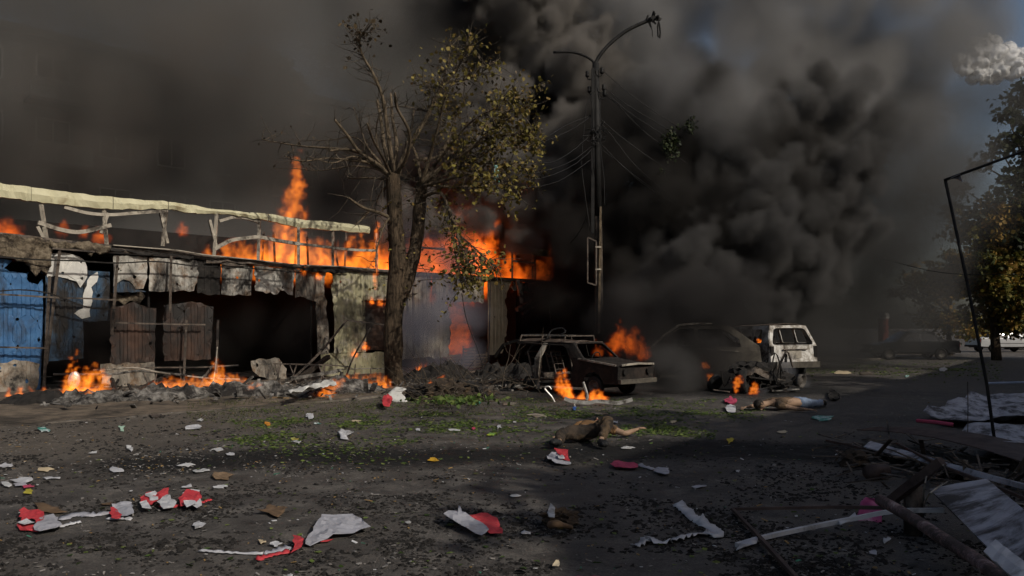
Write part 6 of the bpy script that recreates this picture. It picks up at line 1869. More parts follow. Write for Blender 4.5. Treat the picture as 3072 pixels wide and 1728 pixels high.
# brown bundle with yellow tube and white paper
bd = base("leather_bundle", G(1680, 1585)); tag(bd, "singed brown leather bundle with yellow tube at the edge of the shade", "bundle")
p = G(1680, 1580)
lump("wrinkled_leather", (p.x, p.y + .04, .06), (.13, .10, .07), M_CLOTHDARK, 4, bd, 4, .5, 3.5)
m = MB(); m.tube(smooth_path([G(1650, 1575, .10), G(1670, 1572, .12), G(1700, 1578, .07), G(1712, 1582, .04)], 4), [.03] * 6 + [.022] * 7, 8); m.build("tan_strap", M_BROWNWOOD, bd, True)
m = MB(); m.tube([G(1673, 1578, .03), G(1699, 1577, .03)], .02, 8); m.build("yellow_tube", mottled("yellow_tube", (.42, .36, .02), (.55, .48, .04), 5, .5), bd)
flat("paper", [(1642, 1532), (1652, 1524), (1666, 1528), (1664, 1544), (1646, 1542)], M_PAPER, None, None, .14, .05, 3, .02, None, bd, .03)
# red spill of packets by the foot of the maple
flat("red_packet", [(1145, 1205), (1165, 1196), (1178, 1204), (1170, 1216), (1150, 1216)], M_RED, "red and yellow packet heap beside the white board", "packet", .10, .10, 9, .06, None, None, .03, .004, None, .01, .05)
p = G(1375, 1205)
m = MB(); m.tube([G(1408, 1209, .05), G(1428, 1209, .05), G(1440, 1208, .05)], [.05, .05, .02], 10); tag(m.build("plastic_bottle", M_TEALRAG, None, True), "teal plastic bottle at the foot of the dark mound", "bottle")

# ================================================================ wrecked awning frames and sheets at the right
M_FRAMEB = mottled("brown_frame_tube", (.045, .030, .026), (.10, .07, .06), 5, .7, .1, .4)
M_TARP = mottled("white_tarpaulin", (.30, .30, .33), (.46, .46, .50), 3, .6, 0, .4, (.06, .055, .055), 2.0, (.46, .58))
M_RUSTPIPE = rust_mat("flaking_pipe_paint", [(.34, (.03, .022, .02)), (.48, (.08, .06, .055)), (.55, (.20, .13, .125)), (.60, (.36, .32, .30)), (.7, (.12, .09, .085))], 3.5)
ap = base("awning_frame", G(2988, 1372)); tag(ap, "tall leaning black awning pole with a bar running out of frame at right", "awning frame")
m = MB(); m.tube([G(2991, 1374), P(2960, 1150, 10.1), P(2900, 840, 10.3), P(2836, 540, 10.5)], .020, 8); m.build("pole", M_BLACK, ap, True)
m = MB(); m.tube([P(2832, 541, 10.5), P(2950, 498, 10.3), P(3140, 428, 10.0)], .018, 8); m.build("top_bar", M_BLACK, ap, True)
vs_ = [P(2850, 535, 10.45), P(2880, 522, 10.4), P(2888, 546, 10.4), P(2872, 538, 10.5)]
solidify(obj("torn_cloth", vs_, [(0, 1, 2, 3)], M_GREYB, ap), .004)
m = MB(); m.tube([P(2903, 1145, 11), P(2904, 1220, 11), P(2903, 1312, 11)], .006, 5); tag(m.build("hanging_cord", M_STEEL), "thin upright cord beside the white sheets at right", "cord")
def tarp(px, mat, label, amp, seed, z=.06, ridges=6.0):
    pts = [G(u, v, z) for u, v in px]
    out = ragged([(p.x, p.y) for p in pts], .03, .25, seed)
    v, f = sheet2d(out, (), .10, .10)
    o = obj("tarpaulin", [(p.x, p.y, z + .02 + amp * (.55 + .45 * math.sin(p.y * ridges + 2 * fbm((p.x * .5, p.y, seed)))) * abs(.6 + fbm((p.x * .7, p.y * .9, seed))) + amp * .4 * abs(fbm((p.x * 3, p.y * 6, seed)))) for p in v], f, mat, None, True)
    solidify(o, .008)
    return tag(o, label, "tarpaulin", "collapsed white awning sheets at the right")
tarp([(2770, 1255), (2860, 1215), (2920, 1200), (3110, 1200), (3110, 1280), (2950, 1278), (2850, 1272)], M_TARP, "large wrinkled white awning sheet farthest back at right", .16, 4)
tarp([(2868, 1312), (2900, 1298), (2960, 1290), (3110, 1292), (3110, 1318), (2990, 1322), (2930, 1318)], M_TARP, "smaller white sheet in front of the large one at right", .10, 5)
tarp([(2945, 1352), (2985, 1325), (3020, 1312), (3110, 1320), (3110, 1372), (3000, 1370)], M_TARP, "crumpled grey white sheet nearest the leaning pole's foot", .16, 6)
lieA("sheet_edge_tube", [(2752, 1262, .1), (2800, 1266, .12), (2860, 1274, .1)], .03, M_PINK, "dark red rolled hem along the large white sheet", "hem tube", False)
lieA("blue_pole", [(2960, 1150, .10), (3110, 1146, .10)], .03, mottled("pale_blue_paint", (.26, .32, .45), (.36, .42, .55), 4, .5), "pale blue pole on the road behind the white sheets", "pole", False)
def board(name, px4, z, th, mat, label, cat, seed=0, group=None, bow=0.0):
    pts = [G(u, v, z_) for (u, v), z_ in zip(px4, z)]
    n = 10
    vs_, fs_ = [], []
    for i in range(n + 1):
        t = i / n
        a, b_ = pts[0].lerp(pts[1], t), pts[3].lerp(pts[2], t)
        w = bow * math.sin(math.pi * t) + .01 * fbm((t * 4, seed, 0))
        vs_ += [a + Vector((0, 0, w)), a.lerp(b_, .5) + Vector((0, 0, w + .006)), b_ + Vector((0, 0, w * .8))]
    for i in range(n): fs_ += [(3 * i, 3 * i + 3, 3 * i + 4, 3 * i + 1), (3 * i + 1, 3 * i + 4, 3 * i + 5, 3 * i + 2)]
    o = obj(name, vs_, fs_, mat, None); solidify(o, th)
    return tag(o, label, cat, group)
board("white_trim_board", [(2592, 1342), (3110, 1478), (3110, 1462), (2612, 1325)], (.10, .25, .30, .14), .02, M_TARP, "long white trim board lying across the dark wreckage", "board", 2)
board("corrugated_sheet", [(2570, 1290), (3110, 1400), (3110, 1340), (2640, 1282)], (.12, .16, .2, .2), .01, M_FRAMEB, "long dark curved sheet behind the white trim board", "metal sheet", 3, bow=.10)
board("dented_sheet", [(2560, 1350), (2980, 1452), (3000, 1420), (2600, 1335)], (.05, .08, .1, .06), .012, M_STEEL, "dark dented panel under the white trim board", "panel", 5, bow=.03)
lieA("frame_bar", [(2480, 1322, .06), (2700, 1370, .10), (2900, 1415, .16), (3110, 1470, .2)], .016, M_FRAMEB, "thin brown bar running along the white trim board", "bar")
lieA("frame_bar", [(2690, 1330, .2), (2820, 1395, .22), (2950, 1445, .2), (3110, 1510, .2)], .014, M_FRAMEB, "thin brown bar crossing over the trim board at right", "bar")
br = base("brown_frame", G(2195, 1527)); tag(br, "thin brown tube frame lying open in the right foreground", "frame")
m = MB(); m.bar(G(2195, 1527, .04), G(2500, 1521, .10), .024); m.bar(G(2500, 1521, .10), G(2815, 1526, .20), .028); m.build("long_side", M_FRAMEB, br)
m = MB(); m.bar(G(2197, 1527, .04), G(2262, 1595, .04), .024); m.build("short_side", M_FRAMEB, br)
m = MB(); m.bar(G(2258, 1590, .045), G(2400, 1745, .05), .028); m.build("bent_side", M_FRAMEB, br)
lieA("beam", [(2662, 1512, .2), (2740, 1450, .42), (2825, 1384, .62)], .032, M_FRAMEB, "brown bar slanting up to the right over the flaking pipe", "bar")
lieA("white_strip", [(2210, 1636, .02), (2300, 1610, .03), (2440, 1580, .06), (2560, 1556, .12), (2680, 1534, .2), (2830, 1530, .22)], .016, M_WHITEB, "thin splintered white strip across the brown frame", "strip")
flat("splintered_end", [(2208, 1638), (2225, 1620), (2275, 1612), (2270, 1622), (2230, 1634)], M_WHITEB, "splintered broad end of white strip at lower centre right", "strip", .05, .03, 3, .02)
flat("splintered_end", [(2515, 1565), (2565, 1545), (2572, 1556), (2520, 1574)], M_WHITEB, "flat broken piece of white strip beside the pink bag", "strip", .10, .04, 5, .02)
upright("pink_bag", [(2578, 1560), (2600, 1515), (2615, 1500), (2652, 1506), (2660, 1530), (2648, 1570), (2622, 1600), (2600, 1590)], 6.55, mottled("magenta_film", (.32, .05, .16), (.48, .10, .26), 5, .35, 0, .6, (.55, .35, .45), 4, (.56, .68)), "crumpled magenta plastic bag hanging on the white strip", "plastic bag", 3, .09, .1, .03)
rl = base("pipe_rail", G(2735, 1605)); tag(rl, "low flaking pipe rail on short posts in the right foreground", "rail")
m = MB(); pr_ = smooth_path([G(2640, 1500, .42), G(2720, 1545, .40), G(2820, 1610, .38), G(2930, 1680, .36), G(3060, 1775, .34)], 6); m.tube(pr_, .038, 14); m.build("pipe", M_RUSTPIPE, rl, True)
for a in ((2740, 1602), (3005, 1790)):
    q = G(*a); m = MB(); m.tube([q, q + Vector((0, 0, .38))], .07, 10); m.build("post", M_STEEL, rl, True)
board("leaning_board", [(2790, 1470), (3110, 1790), (3110, 1560), (2960, 1440)], (.30, .42, .55, .40), .02, M_TARP, "dirty white board leaning on the pipe rail at lower right", "board", 7)
board("white_plank", [(2955, 1660), (3110, 1800), (3110, 1720), (2990, 1625)], (.48, .48, .52, .52), .025, M_WHITEB, "clean white plank end on the pipe rail at the bottom right", "plank", 9)
for i, (pts, lab) in enumerate((([(2790, 1400, .4), (2775, 1450, .5), (2770, 1520, .2), (2790, 1480, .5), (2850, 1440, .35)], "looped pale wire over the pipe rail"), ([(2830, 1395, .6), (2860, 1450, .3), (2950, 1490, .3), (3110, 1520, .3)], "long pale wire trailing right across the white board"))):
    lieA("loose_wire", pts, .006, M_PALESTEEL, lab, "wire", False)
bk = base("paint_can", G(2625, 1418)); tag(bk, "dark dented can lying beside the wreckage at right", "can")
m = MB(); m.tube([G(2605, 1418, .08), G(2655, 1411, .08)], .075, 14); m.build("drum", M_FRAMEB, bk, True)
lump("crumpled_bundle", (G(2565, 1400).x, G(2565, 1400).y, .08), (.16, .12, .10), M_CLOTHDARK, 6, None, 3, .5)
tag(bpy.data.objects["crumpled_bundle"], "black crumpled bundle left of the dented can", "bundle")
dw = MB()
for _ in range(160):
    u = rnd.uniform(2520, 3072); v = 1330 + (u - 2520) * .22 + rnd.gauss(0, 30)
    p = G(u, max(1290, v), rnd.uniform(.03, .15)); q = Vector((rnd.gauss(0, 1), rnd.gauss(0, 1), rnd.gauss(0, .25))).normalized()
    dw.bar(p, p + q * rnd.uniform(.1, .7), rnd.uniform(.01, .05), .012)
tag(dw.build("splinters", M_STEEL), "dark splinters and slivers among the wrecked awnings at right", "splinters", kind="stuff")
# ================================================================ smoke and fire
def gn_volume(name, puffs, voxel, warp, warp_amp, fine, fine_amp, edge, pad, zstretch=1.0, seed=0.0, mat=None, cut=None, style='billow'):
    """a volume grown from a cloud of points: each has a radius; noise warps and erodes it"""
    me = bpy.data.meshes.new(name)
    me.from_pydata([p[:3] for p in puffs], [], [])
    a = me.attributes.new("rad", 'FLOAT', 'POINT')
    a.data.foreach_set("value", [p[3] for p in puffs])
    me.materials.append(mat)
    o = bpy.data.objects.new(name, me)
    COL.objects.link(o)
    lo = [min(p[i] - p[3] for p in puffs) - pad for i in range(3)]
    hi = [max(p[i] + p[3] for p in puffs) + pad for i in range(3)]
    if cut is not None:
        lo = [max(a_, b_) for a_, b_ in zip(lo, cut[0])]
        hi = [min(a_, b_) for a_, b_ in zip(hi, cut[1])]
    ng = bpy.data.node_groups.new(name, 'GeometryNodeTree')
    ng.interface.new_socket("Geometry", in_out='INPUT', socket_type='NodeSocketGeometry')
    ng.interface.new_socket("Geometry", in_out='OUTPUT', socket_type='NodeSocketGeometry')
    N, L = ng.nodes, ng.links
    gi, go = N.new("NodeGroupInput"), N.new("NodeGroupOutput")
    pos = N.new("GeometryNodeInputPosition").outputs[0]

    def vm(op, a_, b_=None, scale=None):
        n = N.new("ShaderNodeVectorMath"); n.operation = op
        for s, v in ((n.inputs[0], a_), (n.inputs[1], b_)):
            if v is None: continue
            if hasattr(v, "links"): L.new(v, s)
            else: s.default_value = v
        if scale is not None:
            if hasattr(scale, "links"): L.new(scale, n.inputs[3])
            else: n.inputs[3].default_value = scale
        return n.outputs["Value"] if op in ('LENGTH', 'DISTANCE', 'DOT_PRODUCT') else n.outputs[0]

    def fm(op, a_, b_=0.0, clamp=False):
        n = N.new("ShaderNodeMath"); n.operation = op; n.use_clamp = clamp
        for s, v in ((n.inputs[0], a_), (n.inputs[1], b_)):
            if hasattr(v, "links"): L.new(v, s)
            else: s.default_value = v
        return n.outputs[0]

    def nz(vec, scale, detail, rough, lac=2.0):
        n = N.new("ShaderNodeTexNoise"); n.noise_dimensions = '4D'
        n.inputs["W"].default_value = seed
        n.inputs["Scale"].default_value = scale
        n.inputs["Detail"].default_value = detail
        n.inputs["Roughness"].default_value = rough
        n.inputs["Lacunarity"].default_value = lac
        L.new(vec, n.inputs["Vector"])
        return n

    sp = vm('MULTIPLY', pos, (1.0, 1.0, 1.0 / zstretch))
    w1 = nz(sp, warp, 4 if style != 'flame' else 3, 0.6).outputs["Color"]
    d1 = vm('SCALE', vm('SUBTRACT', w1, (0.5, 0.5, 0.5)), None, warp_amp * 2)
    wp = vm('ADD', pos, d1)
    sn = N.new("GeometryNodeSampleNearest"); sn.domain = 'POINT'
    L.new(gi.outputs[0], sn.inputs["Geometry"]); L.new(wp, sn.inputs["Sample Position"])
    def samp(dtype, field):
        s = N.new("GeometryNodeSampleIndex"); s.data_type = dtype; s.domain = 'POINT'
        L.new(gi.outputs[0], s.inputs["Geometry"]); L.new(field, s.inputs["Value"]); L.new(sn.outputs[0], s.inputs["Index"])
        return s.outputs[0]
    na = N.new("GeometryNodeInputNamedAttribute"); na.data_type = 'FLOAT'; na.inputs["Name"].default_value = "rad"
    rr = samp('FLOAT', na.outputs[0])
    cc = samp('FLOAT_VECTOR', N.new("GeometryNodeInputPosition").outputs[0])
    dist = vm('DISTANCE', wp, cc)
    f = fm('SUBTRACT', 1.0, fm('DIVIDE', dist, rr))
    fn = nz(vm('ADD', sp, vm('SCALE', d1, None, 0.5)), fine, 5, 0.6 if style != 'flame' else 0.68).outputs[0]
    if style == 'soft':
        f = fm('ADD', f, fm('MULTIPLY', fm('SUBTRACT', fn, 0.5), fine_amp * 2))
    elif style == 'billow':                              # rounded bulges with creases between them
        bl_ = fm('ABSOLUTE', fm('SUBTRACT', fm('MULTIPLY', fn, 2.0), 1.0))
        f = fm('ADD', f, fm('MULTIPLY', fm('SUBTRACT', bl_, 0.22), fine_amp * 2))
    else:                                                # flame: torn bright sheets
        rd = fm('SUBTRACT', 1.0, fm('ABSOLUTE', fm('SUBTRACT', fm('MULTIPLY', fn, 2.0), 1.0)))
        f = fm('ADD', fm('MULTIPLY', fm('MINIMUM', f, 0.7), 1.15), fm('MULTIPLY', fm('SUBTRACT', fm('POWER', rd, 4.0), 0.68), fine_amp * 1.5))
    mr = N.new("ShaderNodeMapRange"); mr.interpolation_type = 'SMOOTHSTEP'
    L.new(f, mr.inputs[0]); mr.inputs[1].default_value = 0.0; mr.inputs[2].default_value = edge
    vc = N.new("GeometryNodeVolumeCube")
    L.new(mr.outputs[0], vc.inputs["Density"])
    vc.inputs["Min"].default_value = lo; vc.inputs["Max"].default_value = hi
    for i, ax in enumerate("XYZ"): vc.inputs["Resolution " + ax].default_value = max(8, int((hi[i] - lo[i]) / voxel))
    sm = N.new("GeometryNodeSetMaterial"); sm.inputs["Material"].default_value = mat
    L.new(vc.outputs[0], sm.inputs[0]); L.new(sm.outputs[0], go.inputs[0])
    md = o.modifiers.new("smoke", 'NODES'); md.node_group = ng
    return o

def smoke_mat(name, albedo, density, aniso=0.0, step=1.0):
    m = bpy.data.materials.new(name); m.use_nodes = True
    m.cycles.volume_step_rate = step
    nt = m.node_tree; nt.nodes.clear()
    out = nt.nodes.new("ShaderNodeOutputMaterial")
    pv = nt.nodes.new("ShaderNodeVolumePrincipled")
    pv.inputs["Color"].default_value = (*albedo, 1)
    pv.inputs["Density"].default_value = density
    pv.inputs["Density Attribute"].default_value = "density"
    pv.inputs["Anisotropy"].default_value = aniso
    nt.links.new(pv.outputs[0], out.inputs["Volume"])
    return m

def flame_mat(name, strength, hot=(1.0, 0.36, 0.045), cool=(1.0, 0.10, 0.006)):
    m = bpy.data.materials.new(name); m.use_nodes = True
    m.cycles.volume_step_rate = 0.35
    nt = m.node_tree; nt.nodes.clear()
    out = nt.nodes.new("ShaderNodeOutputMaterial")
    at = nt.nodes.new("ShaderNodeAttribute"); at.attribute_name = "density"
    em = nt.nodes.new("ShaderNodeEmission")
    col = ramp(nt, at.outputs["Fac"], [(0.0, cool), (0.35, [a * .6 + b * .4 for a, b in zip(cool, hot)]), (1.0, hot)])
    nt.links.new(col, em.inputs[0])
    s = math_n(nt, 'MULTIPLY', math_n(nt, 'POWER', at.outputs["Fac"], 2.0), strength)
    nt.links.new(s, em.inputs[1])
    nt.links.new(em.outputs[0], out.inputs["Volume"])
    return m

def children(puffs, k, ratio, rnd, flat=1.0):
    """smaller puffs over the surface of larger ones, as in a billowing plume"""
    out = list(puffs)
    for (x, y, z, r) in puffs:
        for _ in range(k):
            d = Vector((rnd.gauss(0, 1), rnd.gauss(0, 1), rnd.gauss(0, 1))).normalized()
            q = r * rnd.uniform(ratio * 0.7, ratio * 1.3)
            rr_ = r * rnd.uniform(0.75, 1.0)
            out.append((x + d.x * rr_, y + d.y * rr_, z + d.z * rr_, q))
    return out

def px_puffs(rows, rnd=None, jit=0.0):
    """(u, v, depth, radius in metres) rows to puffs"""
    out = []
    for u, v, y, r in rows:
        p = P(u, v, y)
        out.append((p.x, p.y, p.z, r))
    return out
rnd = random.Random(11)
def box_px(n, u0, v0, u1, v1, y0, y1, r0, r1, rise=0.0):
    """puffs spread through a piece of air given by photo columns, rows and depth"""
    out = []
    rnd = random.Random(int(n * 7 + u0 + v0 * 3 + u1 + v1 + y0 * 10))
    for _ in range(n):
        s = rnd.random()
        p = P(u0 + (u1 - u0) * rnd.random(), v0 + (v1 - v0) * s, y0 + (y1 - y0) * rnd.random())
        out.append((p.x, p.y, p.z, rnd.uniform(r0, r1)))
    return out
def path_px(n, pts, spread, r0, r1, dy=2.0):
    """puffs along a rising path: (u, v, depth, size factor)"""
    out = []
    rnd = random.Random(int(n * 7 + sum(a + b for a, b, *_ in pts) + spread))
    for i in range(n):
        s = (i + rnd.random()) / n * (len(pts) - 1)
        k = min(int(s), len(pts) - 2); t = s - k
        u, v, y, q = (a + (b - a) * t for a, b in zip(pts[k], pts[k + 1]))
        p = P(u + rnd.gauss(0, spread * q), v + rnd.gauss(0, spread * q * .7), y + rnd.gauss(0, dy))
        out.append((p.x, p.y, p.z, rnd.uniform(r0, r1) * q))
    return out
def smoke(label, puffs, voxel, warp, wamp, fine, famp, edge, mat, seed, pad=0.4, cut=None, style='soft'):
    puffs = [p for p in puffs]
    o = gn_volume("smoke", puffs, voxel, warp, wamp, fine, famp, edge, pad, 1.0, seed, mat, cut, style)
    return tag(o, label, "smoke", kind="stuff")
LOWCUT = ((-400, -400, 0.02), (400, 400, 90))
# left: broad lit bank between the market and the apartment block
bank = []
for _ in range(150):
    q = wall_p(rnd.uniform(-16, 26), rnd.uniform(2.5, 20), rnd.uniform(-15, -4.5))
    bank.append((q.x, q.y, q.z, rnd.uniform(3.0, 5.0)))
smoke("broad grey smoke bank hanging behind the market at left", bank, 0.6, 0.12, 1.8, 0.30, 0.5, 0.9, smoke_mat("bank_smoke", (0.345, 0.336, 0.322), 0.42), 2.0, 1.0)
bank = []
for _ in range(60):
    q = wall_p(rnd.uniform(-10, 22), rnd.uniform(5, 17), rnd.uniform(-6, -2.5))
    bank.append((q.x, q.y, q.z, rnd.uniform(1.2, 2.6)))
smoke("brown wisps drifting up from the stall roofs at left", bank, 0.45, 0.2, 1.8, 0.45, 0.75, 1.0, smoke_mat("wisp_smoke", (0.27, 0.245, 0.22), 0.28), 2.5, .8)
# centre: billows climbing from the burning roof
pf = path_px(56, [(1330, 640, 31, .7), (1450, 430, 33, 1.0), (1580, 230, 35, 1.3), (1560, 40, 37, 1.5), (1500, -120, 38, 1.6)], 115, 1.0, 1.9)
smoke("billowing grey brown smoke climbing from the burning roof", children(pf, 5, .5, rnd), 0.19, 0.26, 1.3, 0.65, 0.9, 0.22, smoke_mat("roof_smoke", (0.33, 0.305, 0.28), 2.6, 0, .5), 3.0, .4, None, 'billow')
pf = box_px(40, 1060, -80, 1480, 420, 37, 43, 2.0, 3.6)
smoke("soft grey smoke high above the maple", pf, 0.5, 0.16, 1.8, 0.4, 0.7, 0.8, smoke_mat("high_smoke", (0.27, 0.255, 0.24), 0.6), 4.0, 1.0)
pf = box_px(76, 1300, 200, 1900, 840, 33, 38, 1.2, 2.3)
smoke("dark smoke rolling behind the lamp post", pf, 0.35, 0.22, 1.3, 0.5, 0.6, 0.5, smoke_mat("post_smoke", (0.115, 0.105, 0.098), 1.0), 5.0, .5, None, 'billow')
pf = path_px(22, [(1900, 520, 31.5, .8), (1930, 300, 32, 1.0), (1960, 100, 32.5, 1.2), (1950, -120, 33, 1.3)], 40, 1.2, 2.0, .6)
smoke("paler thin smoke seen between the two plumes", pf, 0.45, 0.2, 1.5, 0.5, 0.6, 0.9, smoke_mat("pale_smoke", (0.66, 0.65, 0.64), 0.5), 6.0, 1.0)
pf = box_px(44, 1420, 150, 2060, 820, 40, 45, 2.0, 3.4)
smoke("deep grey smoke closing the view behind the lamp post", pf, 0.6, 0.15, 1.6, 0.4, 0.55, 0.7, smoke_mat("deep_smoke", (0.26, 0.25, 0.24), 0.7), 6.5, 1.0)
# right: plume core, its shade put into a darker smoke colour, and grey folds
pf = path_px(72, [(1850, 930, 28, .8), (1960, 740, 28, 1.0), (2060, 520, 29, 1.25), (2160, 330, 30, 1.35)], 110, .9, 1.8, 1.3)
smoke("shaded core of the smoke plume from the burning cars, coloured near black", children(pf, 3, .5, rnd), 0.26, 0.24, 1.2, 0.55, 0.65, 0.4, smoke_mat("shaded_core_smoke", (0.060, 0.056, 0.052), 1.8), 7.0, .4, None, 'billow')
pf = path_px(52, [(1930, 960, 26, .75), (2040, 830, 26, 1.0), (2220, 750, 26.5, 1.15), (2420, 650, 27.5, 1.3), (2440, 430, 29, 1.4)], 75, .8, 1.5, .8)
smoke("rolling dark grey folds of smoke above the white off-roader", children(pf, 5, .45, rnd), 0.16, 0.28, 1.2, 0.70, 0.9, 0.22, smoke_mat("fold_smoke", (0.150, 0.145, 0.141), 2.8, 0, .5), 8.0, .4, None, 'billow')
pf = path_px(60, [(2200, 360, 31, 1.0), (2330, 180, 32, 1.2), (2440, 40, 33, 1.4), (2480, -120, 34, 1.5)], 165, 1.4, 2.4, 1.8)
smoke("soft grey head of the right plume", children(pf, 2, .5, rnd), 0.4, 0.2, 1.8, 0.42, 0.65, 0.6, smoke_mat("head_smoke", (0.37, 0.362, 0.358), 0.6), 9.0, .8)
pf = path_px(64, [(2400, 1000, 31, .8), (2480, 840, 32, 1.0), (2580, 600, 33, 1.25), (2670, 400, 34, 1.3), (2660, 260, 35, 1.3)], 95, 1.3, 2.3, 2.0)
smoke("dark smoke veil drifting over the parked cars and trees at right", pf, 0.42, 0.18, 1.5, 0.45, 0.65, 0.8, smoke_mat("veil_smoke", (0.18, 0.176, 0.172), 0.40), 10.0, .8, LOWCUT)
pf = box_px(46, 1870, 850, 2215, 1130, 20.9, 24.5, .7, 1.2)
smoke("low black smoke around the burnt minivan", pf, 0.22, 0.35, 0.8, 0.8, 0.65, 0.6, smoke_mat("low_smoke", (0.085, 0.080, 0.078), 1.05), 11.0, .4, LOWCUT)
pf = box_px(14, 1900, 1070, 2060, 1180, 19.4, 20.6, .35, .65)
smoke("grey puff pouring from the estate car's nose", pf, 0.12, 0.6, 0.5, 1.3, 0.7, 0.7, smoke_mat("nose_smoke", (0.16, 0.155, 0.15), 1.3), 12.0, .3, LOWCUT)
# thin bluish smoke in front of the doorway and the far stalls
pf = box_px(30, 1230, 720, 1400, 1130, 23.0, 26.5, .6, 1.2)
smoke("thin bluish smoke in front of the burning doorway", pf, 0.2, 0.35, 0.9, 0.7, 0.8, 0.9, smoke_mat("blue_smoke", (0.40, 0.40, 0.49), 0.62), 13.0, .4, LOWCUT)
pf = box_px(12, 1230, 930, 1390, 1100, 24.5, 26.5, .5, .9)
smoke("darker smoke pouring from the doorway right of the trunk", pf, 0.2, 0.4, 0.8, 0.9, 0.7, 0.7, smoke_mat("door_smoke", (0.08, 0.08, 0.085), 0.9), 13.5, .4, LOWCUT)
pf = box_px(34, 1590, 830, 1860, 1090, 31, 34.5, .8, 1.4)
smoke("dark smoke filling the far stall", pf, 0.26, 0.3, 0.9, 0.7, 0.65, 0.6, smoke_mat("stall_smoke", (0.075, 0.075, 0.08), 0.8), 14.0, .4, LOWCUT)
pf = box_px(10, 150, 960, 310, 1090, 18.0, 19.4, .45, .8)
smoke("black smudge of smoke over the leftmost flames", pf, 0.14, 0.5, 0.6, 1.1, 0.65, 0.8, smoke_mat("smudge_smoke", (0.035, 0.032, 0.03), 1.2), 15.0, .3, LOWCUT)
pf = box_px(12, 340, 890, 940, 1060, 21.5, 24.5, .6, .9)
smoke("dark smoke drifting in the stall openings", pf, 0.22, 0.4, 0.8, 0.8, 0.65, 0.9, smoke_mat("opening_smoke", (0.05, 0.045, 0.042), 0.6), 16.0, .3, LOWCUT)
pf = path_px(9, [(2420, 1162, 21.6, .6), (2385, 1135, 21.7, .8), (2350, 1095, 21.9, .9), (2345, 1050, 22.0, .8)], 10, .2, .32, .1) + path_px(5, [(2270, 1178, 18.9, .6), (2310, 1182, 18.9, .6)], 6, .12, .2, .05)
smoke("thin white smoke at the off-roader's rear wheel", pf, 0.08, 0.9, 0.35, 1.8, 0.7, 0.9, smoke_mat("white_smoke", (0.62, 0.63, 0.68), 1.2), 17.0, .2, LOWCUT)
pf = box_px(80, 2360, 560, 2840, 1050, 29, 37, 1.3, 2.3)
smoke("low dark haze between the off-roader and the parked cars", pf, 0.42, 0.2, 1.3, 0.5, 0.6, 0.9, smoke_mat("haze_smoke", (0.125, 0.122, 0.120), 0.36), 18.0, .6, LOWCUT)
# sunlit cumulus far beyond the smoke
pf = [(*P(u, v, 900), r) for u, v, r in ((2895, 200, 12), (2920, 170, 13), (2945, 150, 13), (2962, 118, 8), (2985, 128, 9), (2980, 170, 15), (3020, 180, 14), (3055, 195, 14), (3085, 170, 10), (2935, 205, 13), (2995, 215, 13), (3040, 215, 12), (2960, 225, 10))]
bm = bmesh.new()
for x, y, z, r in children([tuple(p) for p in pf], 2, .6, rnd):
    r *= .92
    ret = bmesh.ops.create_icosphere(bm, subdivisions=4, radius=r, matrix=Matrix.Translation((x, y, z)))
    for v in ret["verts"]:
        d = (v.co - Vector((x, y, z))).normalized()
        v.co += d * (r * .45 * fbm(v.co * .06) + r * .16 * fbm(v.co * .14, 1.0, 6))
m, nt, b = new_mat("cloud_vapour")
b.inputs["Base Color"].default_value = (.95, .95, .95, 1); b.inputs["Roughness"].default_value = 1.0; b.inputs["Specular IOR Level"].default_value = 0.0
tr_ = nt.nodes.new("ShaderNodeBsdfTranslucent"); tr_.inputs[0].default_value = (.86, .86, .87, 1)
mx_ = nt.nodes.new("ShaderNodeMixShader"); mx_.inputs[0].default_value = .12
lw_ = nt.nodes.new("ShaderNodeLayerWeight"); lw_.inputs[0].default_value = .5
tp_ = nt.nodes.new("ShaderNodeBsdfTransparent")
m2_ = nt.nodes.new("ShaderNodeMixShader")
nt.links.new(b.outputs[0], mx_.inputs[1]); nt.links.new(tr_.outputs[0], mx_.inputs[2])
nt.links.new(ramp(nt, lw_.outputs["Facing"], [(.05, (0, 0, 0)), (.85, (1, 1, 1))]), m2_.inputs[0])
nt.links.new(mx_.outputs[0], m2_.inputs[1]); nt.links.new(tp_.outputs[0], m2_.inputs[2])
nt.links.new(m2_.outputs[0], nt.nodes["Material Output"].inputs[0])
tag(obj_bm("cloud", bm, m, None, True), "white cumulus cloud in the blue gap at the upper right", "cloud", kind="stuff")

pf2 = [(x, y, z, r * 1.15) for x, y, z, r in pf]
o = gn_volume("cloud", children([tuple(p) for p in pf2], 10, .45, rnd), 1.8, .04, 9, .10, .65, .9, 6, 1.0, 20.0, smoke_mat("cloud_haze", (.98, .98, .985), .035), None, 'soft')
tag(o, "thin white vapour round the cumulus at the upper right", "cloud", kind="stuff")
# ---------------------------------------------------------------- flames
rf = random.Random(5)
def lick(p, h, w, lean=(0, 0), n=6, taper=.75):
    out = []
    for i in range(n):
        s = i / (n - 1)
        out.append((p.x + lean[0] * s + rf.gauss(0, w * .2) * s, p.y + lean[1] * s + rf.gauss(0, w * .2) * s, p.z + h * s, max(.05, w * (1 - taper * s ** 1.2))))
    return out
def fire(label, puffs, voxel, mat, seed, warp=1.7, wamp=.30, fine=4.2, famp=1.0, edge=.75, pad=.35, zs=1.8, fat=1.45):
    puffs = [(x, y, z, r * fat) for x, y, z, r in puffs]
    o = gn_volume("fire", puffs, voxel, warp, wamp, fine, famp, edge, pad, zs, seed, mat, ((-400, -400, .03), (400, 400, 90)), 'flame')
    return tag(o, label, "fire", "fires burning in the stalls and cars", "stuff")
M_FLAME = flame_mat("bright_flame", 7.5, (1.0, 0.27, 0.022), (1.0, 0.085, 0.004))
M_FLAME_ROOF = flame_mat("roof_flame", 3.2, (1.0, 0.24, 0.018), (1.0, 0.075, 0.003))
